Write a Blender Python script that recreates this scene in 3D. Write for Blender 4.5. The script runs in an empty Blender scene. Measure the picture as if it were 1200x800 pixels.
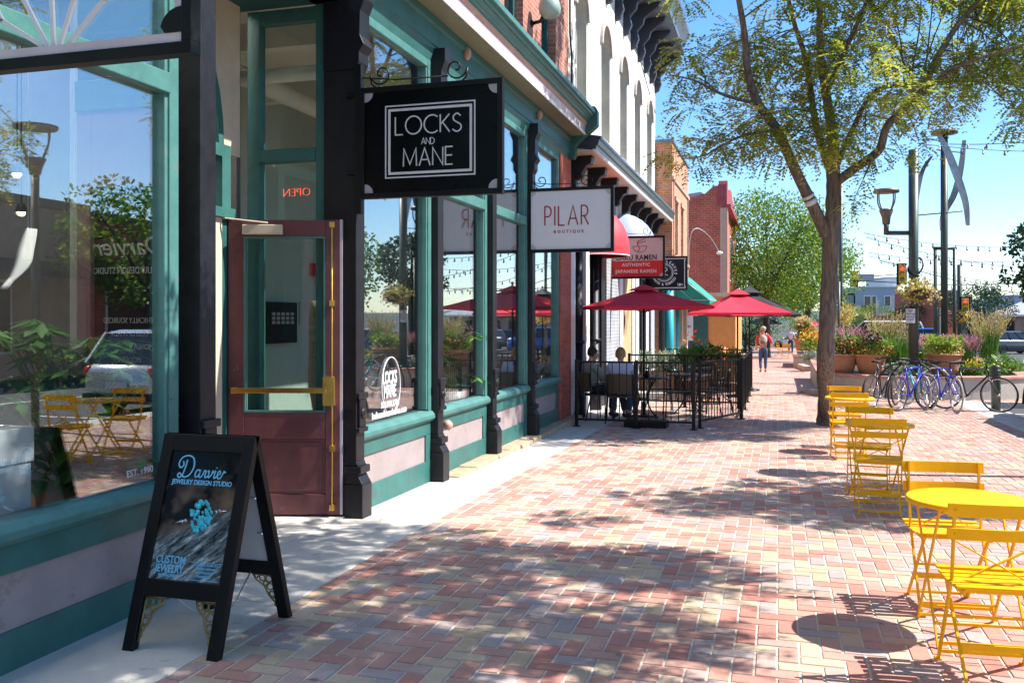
# Sunny shopping street: a brick sidewalk runs along a teal storefront, yellow bistro sets on the right.
# World: Y runs along the street away from the camera, X to the right (towards the road), Z up, metres.
import bpy, math, random
from mathutils import Vector, Matrix, noise
R = math.radians
PI = math.pi
sc = bpy.context.scene
COL = sc.collection
F, HOR, EYE = 1060.0, 373.0, 1.65
TH = math.atan(312 / F)
CT, ST = math.cos(TH), math.sin(TH)

def gz(y):
    """height of the ground: flat by the camera, then falling gently down the street"""
    if y < 6: return 0.0
    return -0.012 * (min(y, 140) - 6)

def at(px, py, d):
    X = (px - 600) / F * d
    return Vector((X * CT - d * ST, d * CT + X * ST, EYE + (HOR - py) / F * d))

def fy(px, x):
    t = (px - 600) / F
    return x * (CT + t * ST) / (t * CT - ST)

def fx(px, y):
    t = (px - 600) / F
    return y * (t * CT - ST) / (CT + t * ST)

def gp(px, py):
    h = EYE
    for _ in range(20):
        d = F * h / (py - HOR)
        p = at(px, py, d)
        h = EYE - gz(p.y)
    return Vector((p.x, p.y, gz(p.y)))

# ------------------------------------------------------------------ materials
def _nodes(name):
    m = bpy.data.materials.new(name); m.use_nodes = True
    nt = m.node_tree
    return m, nt, nt.nodes, nt.links, nt.nodes['Principled BSDF']

def mat(name, col, rough=.6, metal=0., var=.18, scale=6., bump=0., bscale=60., col2=None, spec=.5, stretch=(1, 1, 1), wear=None, coat=0.):
    m, nt, N, L, P = _nodes(name)
    tc = N.new('ShaderNodeTexCoord'); mp = N.new('ShaderNodeMapping'); mp.inputs['Scale'].default_value = stretch
    L.new(tc.outputs['Object'], mp.inputs[0])
    nz = N.new('ShaderNodeTexNoise'); nz.inputs['Scale'].default_value = scale; nz.inputs['Detail'].default_value = 7; nz.inputs['Roughness'].default_value = .65
    L.new(mp.outputs[0], nz.inputs['Vector'])
    rp = N.new('ShaderNodeValToRGB'); rp.color_ramp.elements[0].position = .3; rp.color_ramp.elements[1].position = .72
    c2 = col2 or tuple(min(1, c * (1 + var)) for c in col)
    c1 = col if col2 else tuple(c * (1 - var) for c in col)
    rp.color_ramp.elements[0].color = (*c1, 1); rp.color_ramp.elements[1].color = (*c2, 1)
    L.new(nz.outputs['Fac'], rp.inputs[0])
    out = rp.outputs[0]
    if wear:   # (colour, amount, scale): chipped paint and dirt with a shape of its own
        n2 = N.new('ShaderNodeTexNoise'); n2.inputs['Scale'].default_value = wear[2]; n2.inputs['Detail'].default_value = 9; n2.inputs['Roughness'].default_value = .75
        L.new(tc.outputs['Object'], n2.inputs['Vector'])
        r2 = N.new('ShaderNodeValToRGB'); r2.color_ramp.elements[0].position = 1 - wear[1]; r2.color_ramp.elements[1].position = min(1, 1.04 - wear[1])
        L.new(n2.outputs['Fac'], r2.inputs[0])
        mx = N.new('ShaderNodeMixRGB'); L.new(r2.outputs[0], mx.inputs[0]); L.new(out, mx.inputs[1]); mx.inputs[2].default_value = (*wear[0], 1)
        out = mx.outputs[0]
    L.new(out, P.inputs['Base Color'])
    P.inputs['Metallic'].default_value = metal
    P.inputs['Specular IOR Level'].default_value = spec
    P.inputs['Coat Weight'].default_value = coat
    mr = N.new('ShaderNodeMapRange'); mr.inputs[3].default_value = max(0.03, rough - .12); mr.inputs[4].default_value = min(1, rough + .12)
    L.new(nz.outputs['Fac'], mr.inputs[0]); L.new(mr.outputs[0], P.inputs['Roughness'])
    if bump:
        nb = N.new('ShaderNodeTexNoise'); nb.inputs['Scale'].default_value = bscale; nb.inputs['Detail'].default_value = 6
        L.new(mp.outputs[0], nb.inputs['Vector'])
        b = N.new('ShaderNodeBump'); b.inputs['Strength'].default_value = bump; b.inputs['Distance'].default_value = .02
        L.new(nb.outputs['Fac'], b.inputs['Height']); L.new(b.outputs[0], P.inputs['Normal'])
    return m

def brick_mat(name, c1, c2, mortar, scale=1., w=.21, h=.072, bump=.5, msize=.012):
    m, nt, N, L, P = _nodes(name)
    tc = N.new('ShaderNodeTexCoord'); sp = N.new('ShaderNodeSeparateXYZ'); L.new(tc.outputs['Object'], sp.inputs[0])
    ad = N.new('ShaderNodeMath'); ad.operation = 'ADD'; L.new(sp.outputs[0], ad.inputs[0]); L.new(sp.outputs[1], ad.inputs[1])
    cb = N.new('ShaderNodeCombineXYZ'); L.new(ad.outputs[0], cb.inputs[0]); L.new(sp.outputs[2], cb.inputs[1])
    bt = N.new('ShaderNodeTexBrick'); bt.inputs['Scale'].default_value = scale
    bt.inputs['Brick Width'].default_value = w; bt.inputs['Row Height'].default_value = h
    bt.inputs['Mortar Size'].default_value = msize; bt.inputs['Mortar Smooth'].default_value = .3; bt.inputs['Bias'].default_value = 0
    bt.inputs['Color1'].default_value = (*c1, 1); bt.inputs['Color2'].default_value = (*c2, 1); bt.inputs['Mortar'].default_value = (*mortar, 1)
    L.new(cb.outputs[0], bt.inputs['Vector'])
    nz = N.new('ShaderNodeTexNoise'); nz.inputs['Scale'].default_value = 2.2; nz.inputs['Detail'].default_value = 8; L.new(tc.outputs['Object'], nz.inputs['Vector'])
    mr = N.new('ShaderNodeMapRange'); mr.inputs[3].default_value = .55; mr.inputs[4].default_value = 1.4; L.new(nz.outputs['Fac'], mr.inputs[0])
    mx = N.new('ShaderNodeMixRGB'); mx.blend_type = 'MULTIPLY'; mx.inputs[0].default_value = 1
    L.new(bt.outputs['Color'], mx.inputs[1]); L.new(mr.outputs[0], mx.inputs[2]); L.new(mx.outputs[0], P.inputs['Base Color'])
    P.inputs['Roughness'].default_value = .85
    b = N.new('ShaderNodeBump'); b.inputs['Strength'].default_value = bump; b.inputs['Distance'].default_value = .012; b.invert = True
    n3 = N.new('ShaderNodeTexNoise'); n3.inputs['Scale'].default_value = 70; L.new(tc.outputs['Object'], n3.inputs['Vector'])
    a2 = N.new('ShaderNodeMath'); a2.operation = 'MULTIPLY_ADD'; a2.inputs[1].default_value = .5; L.new(n3.outputs['Fac'], a2.inputs[0]); L.new(bt.outputs['Fac'], a2.inputs[2])
    L.new(a2.outputs[0], b.inputs['Height']); L.new(b.outputs[0], P.inputs['Normal'])
    return m

def glass_mat(name, tint=(1, 1, 1), boost=1.0, base=.0):
    m = bpy.data.materials.new(name); m.use_nodes = True
    nt = m.node_tree; N = nt.nodes; L = nt.links; N.clear()
    o = N.new('ShaderNodeOutputMaterial'); mx = N.new('ShaderNodeMixShader'); t = N.new('ShaderNodeBsdfTransparent'); g = N.new('ShaderNodeBsdfGlossy')
    g.inputs['Roughness'].default_value = 0.0; g.inputs['Color'].default_value = (.95, .97, 1, 1); t.inputs['Color'].default_value = (*tint, 1)
    ge = N.new('ShaderNodeNewGeometry'); dp_ = N.new('ShaderNodeVectorMath'); dp_.operation = 'DOT_PRODUCT'; L.new(ge.outputs['Normal'], dp_.inputs[0]); L.new(ge.outputs['Incoming'], dp_.inputs[1])
    ab = N.new('ShaderNodeMath'); ab.operation = 'ABSOLUTE'; L.new(dp_.outputs['Value'], ab.inputs[0])
    om = N.new('ShaderNodeMath'); om.operation = 'SUBTRACT'; om.inputs[0].default_value = 1; L.new(ab.outputs[0], om.inputs[1])
    pw = N.new('ShaderNodeMath'); pw.operation = 'POWER'; pw.inputs[1].default_value = 5; L.new(om.outputs[0], pw.inputs[0])
    fr = N.new('ShaderNodeMath'); fr.operation = 'MULTIPLY_ADD'; fr.inputs[1].default_value = .96; fr.inputs[2].default_value = .04; L.new(pw.outputs[0], fr.inputs[0])
    # old plate glass: faint waviness
    tc = N.new('ShaderNodeTexCoord'); nz = N.new('ShaderNodeTexNoise'); nz.inputs['Scale'].default_value = 1.3; nz.inputs['Detail'].default_value = 1
    L.new(tc.outputs['Object'], nz.inputs['Vector'])
    b = N.new('ShaderNodeBump'); b.inputs['Strength'].default_value = .02; b.inputs['Distance'].default_value = .02
    L.new(nz.outputs['Fac'], b.inputs['Height']); L.new(b.outputs[0], g.inputs['Normal'])
    ma = N.new('ShaderNodeMath'); ma.operation = 'MULTIPLY_ADD'; ma.inputs[1].default_value = boost; ma.inputs[2].default_value = base; ma.use_clamp = True
    L.new(fr.outputs[0], ma.inputs[0]); L.new(ma.outputs[0], mx.inputs[0]); L.new(t.outputs[0], mx.inputs[1]); L.new(g.outputs[0], mx.inputs[2])
    L.new(mx.outputs[0], o.inputs[0])
    return m

def leaf_mat(name, cols, trans=.35, rough=.5):
    m, nt, N, L, P = _nodes(name)
    ge = N.new('ShaderNodeNewGeometry'); rp = N.new('ShaderNodeValToRGB'); cr = rp.color_ramp
    while len(cr.elements) < len(cols): cr.elements.new(.5)
    for i, c in enumerate(cols):
        cr.elements[i].position = i / max(1, len(cols) - 1); cr.elements[i].color = (*c, 1)
    tc = N.new('ShaderNodeTexCoord'); nz = N.new('ShaderNodeTexNoise'); nz.inputs['Scale'].default_value = 1.1; nz.inputs['Detail'].default_value = 2
    L.new(tc.outputs['Object'], nz.inputs['Vector'])
    mi = N.new('ShaderNodeMath'); mi.operation = 'MULTIPLY_ADD'; mi.inputs[1].default_value = .55
    sb = N.new('ShaderNodeMath'); sb.operation = 'MULTIPLY_ADD'; sb.inputs[1].default_value = 1.5; sb.inputs[2].default_value = -.5
    L.new(nz.outputs['Fac'], sb.inputs[0])
    L.new(ge.outputs['Random Per Island'], mi.inputs[0]); L.new(sb.outputs[0], mi.inputs[2]); L.new(mi.outputs[0], rp.inputs[0])
    L.new(rp.outputs[0], P.inputs['Base Color']); P.inputs['Roughness'].default_value = rough
    tr = N.new('ShaderNodeBsdfTranslucent'); L.new(rp.outputs[0], tr.inputs['Color'])
    mx = N.new('ShaderNodeMixShader'); mx.inputs[0].default_value = trans
    L.new(P.outputs[0], mx.inputs[1]); L.new(tr.outputs[0], mx.inputs[2]); L.new(mx.outputs[0], N['Material Output'].inputs[0])
    return m

def island_mat(name, cols, rough=.8, bump=.25, bscale=90):
    """one colour per brick, chosen per mesh island"""
    m, nt, N, L, P = _nodes(name)
    ge = N.new('ShaderNodeNewGeometry'); rp = N.new('ShaderNodeValToRGB'); cr = rp.color_ramp; cr.interpolation = 'CONSTANT'
    while len(cr.elements) < len(cols): cr.elements.new(.5)
    for i, c in enumerate(cols):
        cr.elements[i].position = i / len(cols); cr.elements[i].color = (*c, 1)
    L.new(ge.outputs['Random Per Island'], rp.inputs[0])
    tc = N.new('ShaderNodeTexCoord'); nz = N.new('ShaderNodeTexNoise'); nz.inputs['Scale'].default_value = 1.7; nz.inputs['Detail'].default_value = 9; nz.inputs['Roughness'].default_value = .74
    L.new(tc.outputs['Object'], nz.inputs['Vector'])
    mr = N.new('ShaderNodeMapRange'); mr.inputs[1].default_value = .27; mr.inputs[2].default_value = .73; mr.inputs[3].default_value = .68; mr.inputs[4].default_value = 1.18; L.new(nz.outputs['Fac'], mr.inputs[0])
    n2 = N.new('ShaderNodeTexNoise'); n2.inputs['Scale'].default_value = bscale; n2.inputs['Detail'].default_value = 5; L.new(tc.outputs['Object'], n2.inputs['Vector'])
    m2 = N.new('ShaderNodeMapRange'); m2.inputs[3].default_value = .75; m2.inputs[4].default_value = 1.25; L.new(n2.outputs['Fac'], m2.inputs[0])
    mm = N.new('ShaderNodeMath'); mm.operation = 'MULTIPLY'; L.new(mr.outputs[0], mm.inputs[0]); L.new(m2.outputs[0], mm.inputs[1])
    mx = N.new('ShaderNodeMixRGB'); mx.blend_type = 'MULTIPLY'; mx.inputs[0].default_value = 1
    L.new(rp.outputs[0], mx.inputs[1]); L.new(mm.outputs[0], mx.inputs[2])
    # trodden gum and small stains
    vo = N.new('ShaderNodeTexVoronoi'); vo.inputs['Scale'].default_value = 2.1; L.new(tc.outputs['Object'], vo.inputs['Vector'])
    ls = N.new('ShaderNodeMath'); ls.operation = 'LESS_THAN'; ls.inputs[1].default_value = .05; L.new(vo.outputs['Distance'], ls.inputs[0])
    gm = N.new('ShaderNodeMixRGB'); gf = N.new('ShaderNodeMath'); gf.operation = 'MULTIPLY'; gf.inputs[1].default_value = .55; L.new(ls.outputs[0], gf.inputs[0]); L.new(gf.outputs[0], gm.inputs[0]); L.new(mx.outputs[0], gm.inputs[1]); gm.inputs[2].default_value = (.1, .09, .085, 1)
    L.new(gm.outputs[0], P.inputs['Base Color'])
    P.inputs['Roughness'].default_value = rough
    b = N.new('ShaderNodeBump'); b.inputs['Strength'].default_value = bump; b.inputs['Distance'].default_value = .006
    L.new(n2.outputs['Fac'], b.inputs['Height']); L.new(b.outputs[0], P.inputs['Normal'])
    return m

def emit_mat(name, col, s):
    m, nt, N, L, P = _nodes(name)
    P.inputs['Base Color'].default_value = (*col, 1); P.inputs['Emission Color'].default_value = (*col, 1); P.inputs['Emission Strength'].default_value = s
    return m

M = {}
def defmats():
    M['teal'] = mat('teal_paint', (.032, .130, .118), .5, var=.22, scale=4, bump=.12, bscale=26, wear=((.05, .105, .095), .44, 5))
    M['teal_dark'] = mat('dark_teal_paint', (.02, .09, .085), .5, var=.2)
    M['teal_pale'] = mat('pale_teal_paint', (.060, .178, .163), .48, var=.2, bump=.12, bscale=30, wear=((.10, .17, .15), .43, 6))
    M['mauve'] = mat('mauve_paint', (.31, .255, .255), .65, var=.14, scale=3, bump=.12, bscale=30, wear=((.26, .205, .19), .43, 4))
    M['iron'] = mat('black_iron_paint', (.011, .0105, .014), .45, var=.35, scale=9, bump=.12, bscale=50, wear=((.12, .1, .09), .3, 14), spec=.35)
    M['black'] = mat('black_metal', (.006, .006, .007), .42, var=.25, spec=.3)
    M['black_gloss'] = mat('black_sign_panel', (.002, .002, .003), .3, var=.2, spec=.25)
    M['soffit'] = mat('olive_soffit_paint', (.2, .2, .13), .7, var=.12)
    M['white'] = mat('white_paint', (.74, .72, .7), .55, var=.06, wear=((.4, .36, .3), .32, 6))
    M['lavender'] = mat('pale_lavender_paint', (.5, .44, .48), .6, var=.1)
    M['peach'] = mat('peach_paint', (.5, .3, .22), .6, var=.12)
    M['maroon'] = mat('maroon_paint', (.135, .042, .045), .45, var=.2, bump=.08, wear=((.17, .085, .08), .39, 7))
    M['brass'] = mat('brass', (.75, .46, .12), .3, 1., var=.15)
    M['bronze'] = mat('bronze_scroll', (.33, .24, .1), .45, .8, var=.3)
    M['cream'] = mat('cream_paint', (.55, .47, .36), .6, var=.1)
    M['concrete'] = mat('concrete', (.5, .47, .43), .85, var=.14, scale=2.2, bump=.2, bscale=120, wear=((.36, .33, .3), .41, 2.2))
    M['concrete_wall'] = mat('weathered_concrete', (.4, .38, .35), .85, var=.18, scale=3, bump=.25, bscale=60, wear=((.25, .22, .19), .36, 4))
    M['stone'] = mat('rough_sandstone', (.42, .3, .2), .9, var=.3, scale=6, bump=.6, bscale=22)
    M['redstone'] = mat('rough_red_sandstone', (.45, .2, .11), .9, var=.35, scale=8, bump=.8, bscale=18)
    M['cap'] = mat('red_flagstone', (.4, .22, .17), .85, var=.2, scale=4, bump=.3, bscale=40)
    M['asphalt'] = mat('asphalt', (.06, .06, .062), .9, var=.2, scale=3, bump=.3, bscale=200)
    M['sand'] = mat('joint_sand', (.56, .5, .42), .95, var=.15, scale=30)
    M['brick_red'] = brick_mat('red_brick', (.36, .09, .055), (.46, .15, .09), (.32, .26, .22))
    M['brick_orange'] = brick_mat('orange_brick', (.52, .17, .075), (.6, .23, .11), (.5, .36, .27))
    M['brick_pier'] = brick_mat('painted_red_brick', (.4, .07, .04), (.48, .11, .07), (.38, .12, .08), bump=.4)
    M['brick_white'] = brick_mat('white_painted_brick', (.72, .69, .65), (.8, .77, .72), (.62, .59, .55), bump=.35)
    M['brick_grey'] = brick_mat('grey_painted_brick', (.33, .34, .36), (.38, .39, .41), (.28, .29, .3), bump=.5)
    M['brick_far'] = brick_mat('weathered_red_brick', (.5, .095, .05), (.4, .07, .04), (.42, .2, .15), w=.3, h=.11, msize=.014)
    M['glass'] = glass_mat('storefront_glass', (.95, .97, .96), 1.35, .15)
    M['glass_facade'] = glass_mat('window_glass', (.9, .94, .92), 1.2, .04)
    M['glass_clear'] = glass_mat('clear_glass', (.93, .97, .95), 1.1, .0)
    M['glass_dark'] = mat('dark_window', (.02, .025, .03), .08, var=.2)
    M['inner_wall'] = mat('shop_wall', (.72, .7, .62), .8, var=.06)
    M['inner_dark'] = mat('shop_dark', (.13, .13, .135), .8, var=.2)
    M['inner_floor'] = mat('shop_floor', (.25, .16, .09), .5, var=.2, stretch=(1, 8, 1))
    M['yellow'] = mat('yellow_powder_coat', (.82, .425, .002), .48, var=.09, scale=4, bump=.04, wear=((.55, .3, .04), .36, 16), spec=.2)
    M['umbrella_red'] = mat('red_canvas', (.62, .010, .04), .8, var=.12, scale=3, bump=.15, bscale=8)
    M['umbrella_black'] = mat('black_canvas', (.025, .025, .03), .8, var=.2)
    M['awning_red'] = mat('red_awning', (.6, .035, .05), .6, var=.1)
    M['awning_white'] = mat('pale_awning', (.3, .36, .58), .6, var=.06)
    M['awning_green'] = mat('green_awning', (.01, .25, .17), .6, var=.12)
    M['coral'] = mat('coral_paint', (.6, .16, .14), .6, var=.1)
    M['terracotta'] = mat('terracotta', (.5, .23, .12), .8, var=.18, scale=3, bump=.1)
    M['soil'] = mat('soil', (.06, .045, .03), .95, var=.3, scale=10, bump=.5)
    M['bark'] = mat('bark', (.05, .036, .028), .9, col2=(.27, .21, .17), scale=6, stretch=(5, 5, .5), bump=1., bscale=9)
    M['bark_dark'] = mat('dark_bark', (.05, .038, .03), .9, var=.3, scale=5, stretch=(4, 4, .6), bump=.6, bscale=14)
    M['locust'] = leaf_mat('locust_leaf', [(.06, .125, .014), (.15, .24, .025), (.29, .36, .045), (.50, .48, .08), (.66, .52, .1)], .55, .36)
    M['locust_green'] = leaf_mat('locust_green_leaf', [(.03, .1, .010), (.07, .18, .013), (.16, .27, .018), (.34, .36, .03)], .5)
    M['jade_leaf'] = leaf_mat('jade_leaf', [(.03, .1, .02), (.06, .18, .035), (.12, .26, .05)], .35, .3)
    M['dark_leaf'] = leaf_mat('dark_leaf', [(.012, .035, .012), (.025, .065, .02), (.05, .1, .025)], .25)
    M['plant_leaf'] = leaf_mat('indoor_leaf', [(.03, .1, .02), (.06, .18, .03), (.14, .3, .05)], .3, .35)
    M['bush'] = leaf_mat('bush_leaf', [(.04, .1, .012), (.1, .2, .02), (.2, .3, .03), (.32, .38, .05)], .35)
    M['sage'] = leaf_mat('sage_leaf', [(.16, .22, .14), (.3, .36, .26), (.42, .46, .36)], .3)
    M['burgundy'] = leaf_mat('burgundy_leaf', [(.06, .015, .02), (.14, .03, .04), (.25, .09, .08)], .3)
    M['straw'] = leaf_mat('straw_grass', [(.4, .3, .12), (.55, .42, .18), (.7, .55, .28)], .35)
    M['grass'] = leaf_mat('green_blade', [(.05, .14, .02), (.12, .24, .03), (.2, .32, .05)], .35)
    M['pink'] = leaf_mat('pink_plume', [(.5, .18, .22), (.65, .3, .34), (.7, .42, .42)], .35)
    M['orange_flower'] = leaf_mat('orange_petal', [(.7, .12, .01), (.8, .2, .02), (.75, .06, .03)], .3)
    M['yellow_flower'] = leaf_mat('yellow_petal', [(.7, .4, .01), (.8, .5, .02), (.75, .6, .1)], .3)
    M['basket_leaf'] = leaf_mat('basket_leaf', [(.15, .18, .02), (.35, .34, .05), (.55, .5, .12), (.6, .3, .22)], .35)
    M['lime_leaf'] = leaf_mat('lime_leaf', [(.12, .22, .02), (.26, .36, .03), (.4, .45, .06)], .35)
    M['post'] = mat('green_black_post', (.045, .06, .045), .45, var=.2)
    M['steel'] = mat('brushed_steel', (.55, .57, .6), .3, .9, var=.1)
    M['blade'] = mat('grey_brushed_blade', (.3, .31, .34), .42, .8, var=.2)
    M['lamp_metal'] = mat('bronze_lamp_metal', (.16, .13, .11), .45, .6, var=.2)
    M['wicker'] = mat('brown_wicker', (.16, .1, .05), .8, var=.4, scale=60, stretch=(1, 1, 3), bump=.6, bscale=90)
    M['rubber'] = mat('rubber', (.015, .015, .016), .8, var=.2)
    M['rubber_grey'] = mat('pale_tyre', (.32, .31, .3), .8, var=.2)
    M['chrome'] = mat('chrome', (.7, .7, .72), .2, 1., var=.05)
    M['bike_blue'] = mat('blue_bike_paint', (.03, .04, .5), .3, var=.1, coat=.5)
    M['bike_black'] = mat('black_bike_paint', (.02, .02, .024), .3, var=.1, coat=.5)
    M['bike_teal'] = mat('teal_bike_paint', (.02, .3, .35), .3, var=.1, coat=.5)
    M['skin'] = mat('skin', (.5, .28, .19), .55, var=.06)
    M['hair_dark'] = mat('dark_hair', (.018, .012, .009), .6, var=.3, bump=.8, bscale=60)
    M['hair_blond'] = mat('blond_hair', (.3, .18, .08), .6, var=.25, stretch=(8, 8, 1))
    M['denim'] = mat('denim', (.035, .07, .17), .8, var=.2, scale=14)
    M['shirt_grey'] = mat('grey_green_shirt', (.3, .33, .27), .85, var=.12, bump=.2, bscale=20)
    M['shirt_lilac'] = mat('pale_lilac_shirt', (.45, .47, .6), .85, var=.08, bump=.2, bscale=20)
    M['shirt_red'] = mat('red_shirt', (.62, .05, .07), .85, var=.1, bump=.2, bscale=20)
    M['pack'] = mat('beige_canvas', (.42, .36, .3), .85, var=.2, bump=.2)
    M['trouser_dark'] = mat('dark_trousers', (.03, .03, .045), .85, var=.2)
    M['red_shoe'] = mat('red_shoe', (.45, .06, .06), .6, var=.1)
    M['sign_white'] = mat('white_sign_panel', (.6, .6, .64), .35, var=.03)
    M['sign_pink'] = mat('pale_pink_sign_panel', (.62, .5, .52), .35, var=.03)
    M['sign_red'] = mat('red_sign_panel', (.62, .02, .03), .35, var=.04)
    M['letter_silver'] = mat('silver_lettering', (.72, .7, .72), .35, var=.04)
    M['letter_red'] = mat('brown_red_lettering', (.3, .03, .03), .5, var=.05)
    M['letter_black'] = mat('black_lettering', (.03, .025, .03), .5, var=.05)
    M['letter_blue'] = mat('light_blue_lettering', (.16, .5, .75), .5, var=.05)
    M['corner_plate'] = mat('grey_corner_plate', (.42, .4, .42), .4, var=.06)
    M['gem'] = mat('turquoise_gem', (.05, .5, .62), .15, var=.5, scale=60, coat=.6)
    M['wood_pale'] = mat('birch_wood', (.5, .38, .24), .7, var=.3, scale=5, stretch=(1, 1, 5))
    M['plywood'] = mat('plywood', (.5, .36, .2), .7, var=.2, stretch=(1, 1, .3))
    M['orange_stucco'] = mat('orange_stucco', (.62, .27, .08), .85, var=.1, bump=.2)
    M['sig_yellow'] = mat('signal_yellow', (.7, .36, .01), .5, var=.06)
    M['grey_clad'] = mat('grey_cladding', (.34, .36, .4), .7, var=.12, stretch=(1, 1, 8))
    M['roof_grey'] = mat('grey_roof_shingles', (.36, .37, .4), .85, var=.12, scale=20)
    M['hill'] = mat('wooded_hill', (.06, .1, .11), .95, var=.25, scale=.05)
    M['silver_car'] = mat('silver_car_paint', (.5, .5, .5), .28, .5, var=.04, coat=.8)
    M['white_car'] = mat('white_car_paint', (.72, .72, .72), .3, var=.04, coat=.8)
    M['dark_car'] = mat('charcoal_car_paint', (.035, .037, .045), .3, .3, var=.1, coat=.8)
    M['blue_car'] = mat('blue_car_paint', (.02, .09, .3), .3, .2, var=.1, coat=.8)
    M['red_car'] = mat('red_lens', (.5, .02, .02), .25, var=.1)
    M['galv'] = mat('galvanised_pole', (.35, .36, .37), .5, .5, var=.15)
    M['fixture'] = mat('pale_green_enamel', (.28, .38, .34), .4, var=.12)
    M['plinth'] = mat('display_plinth', (.55, .58, .62), .5, var=.05)
    M['far_dark'] = mat('dark_brown_facade', (.1, .075, .06), .8, var=.3, scale=2)
    M['far_tan'] = mat('tan_facade', (.36, .28, .21), .8, var=.2, scale=2)
    M['fabric_grey'] = mat('grey_curtain', (.45, .46, .46), .85, var=.12, stretch=(6, 6, .5))
defmats()

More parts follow.
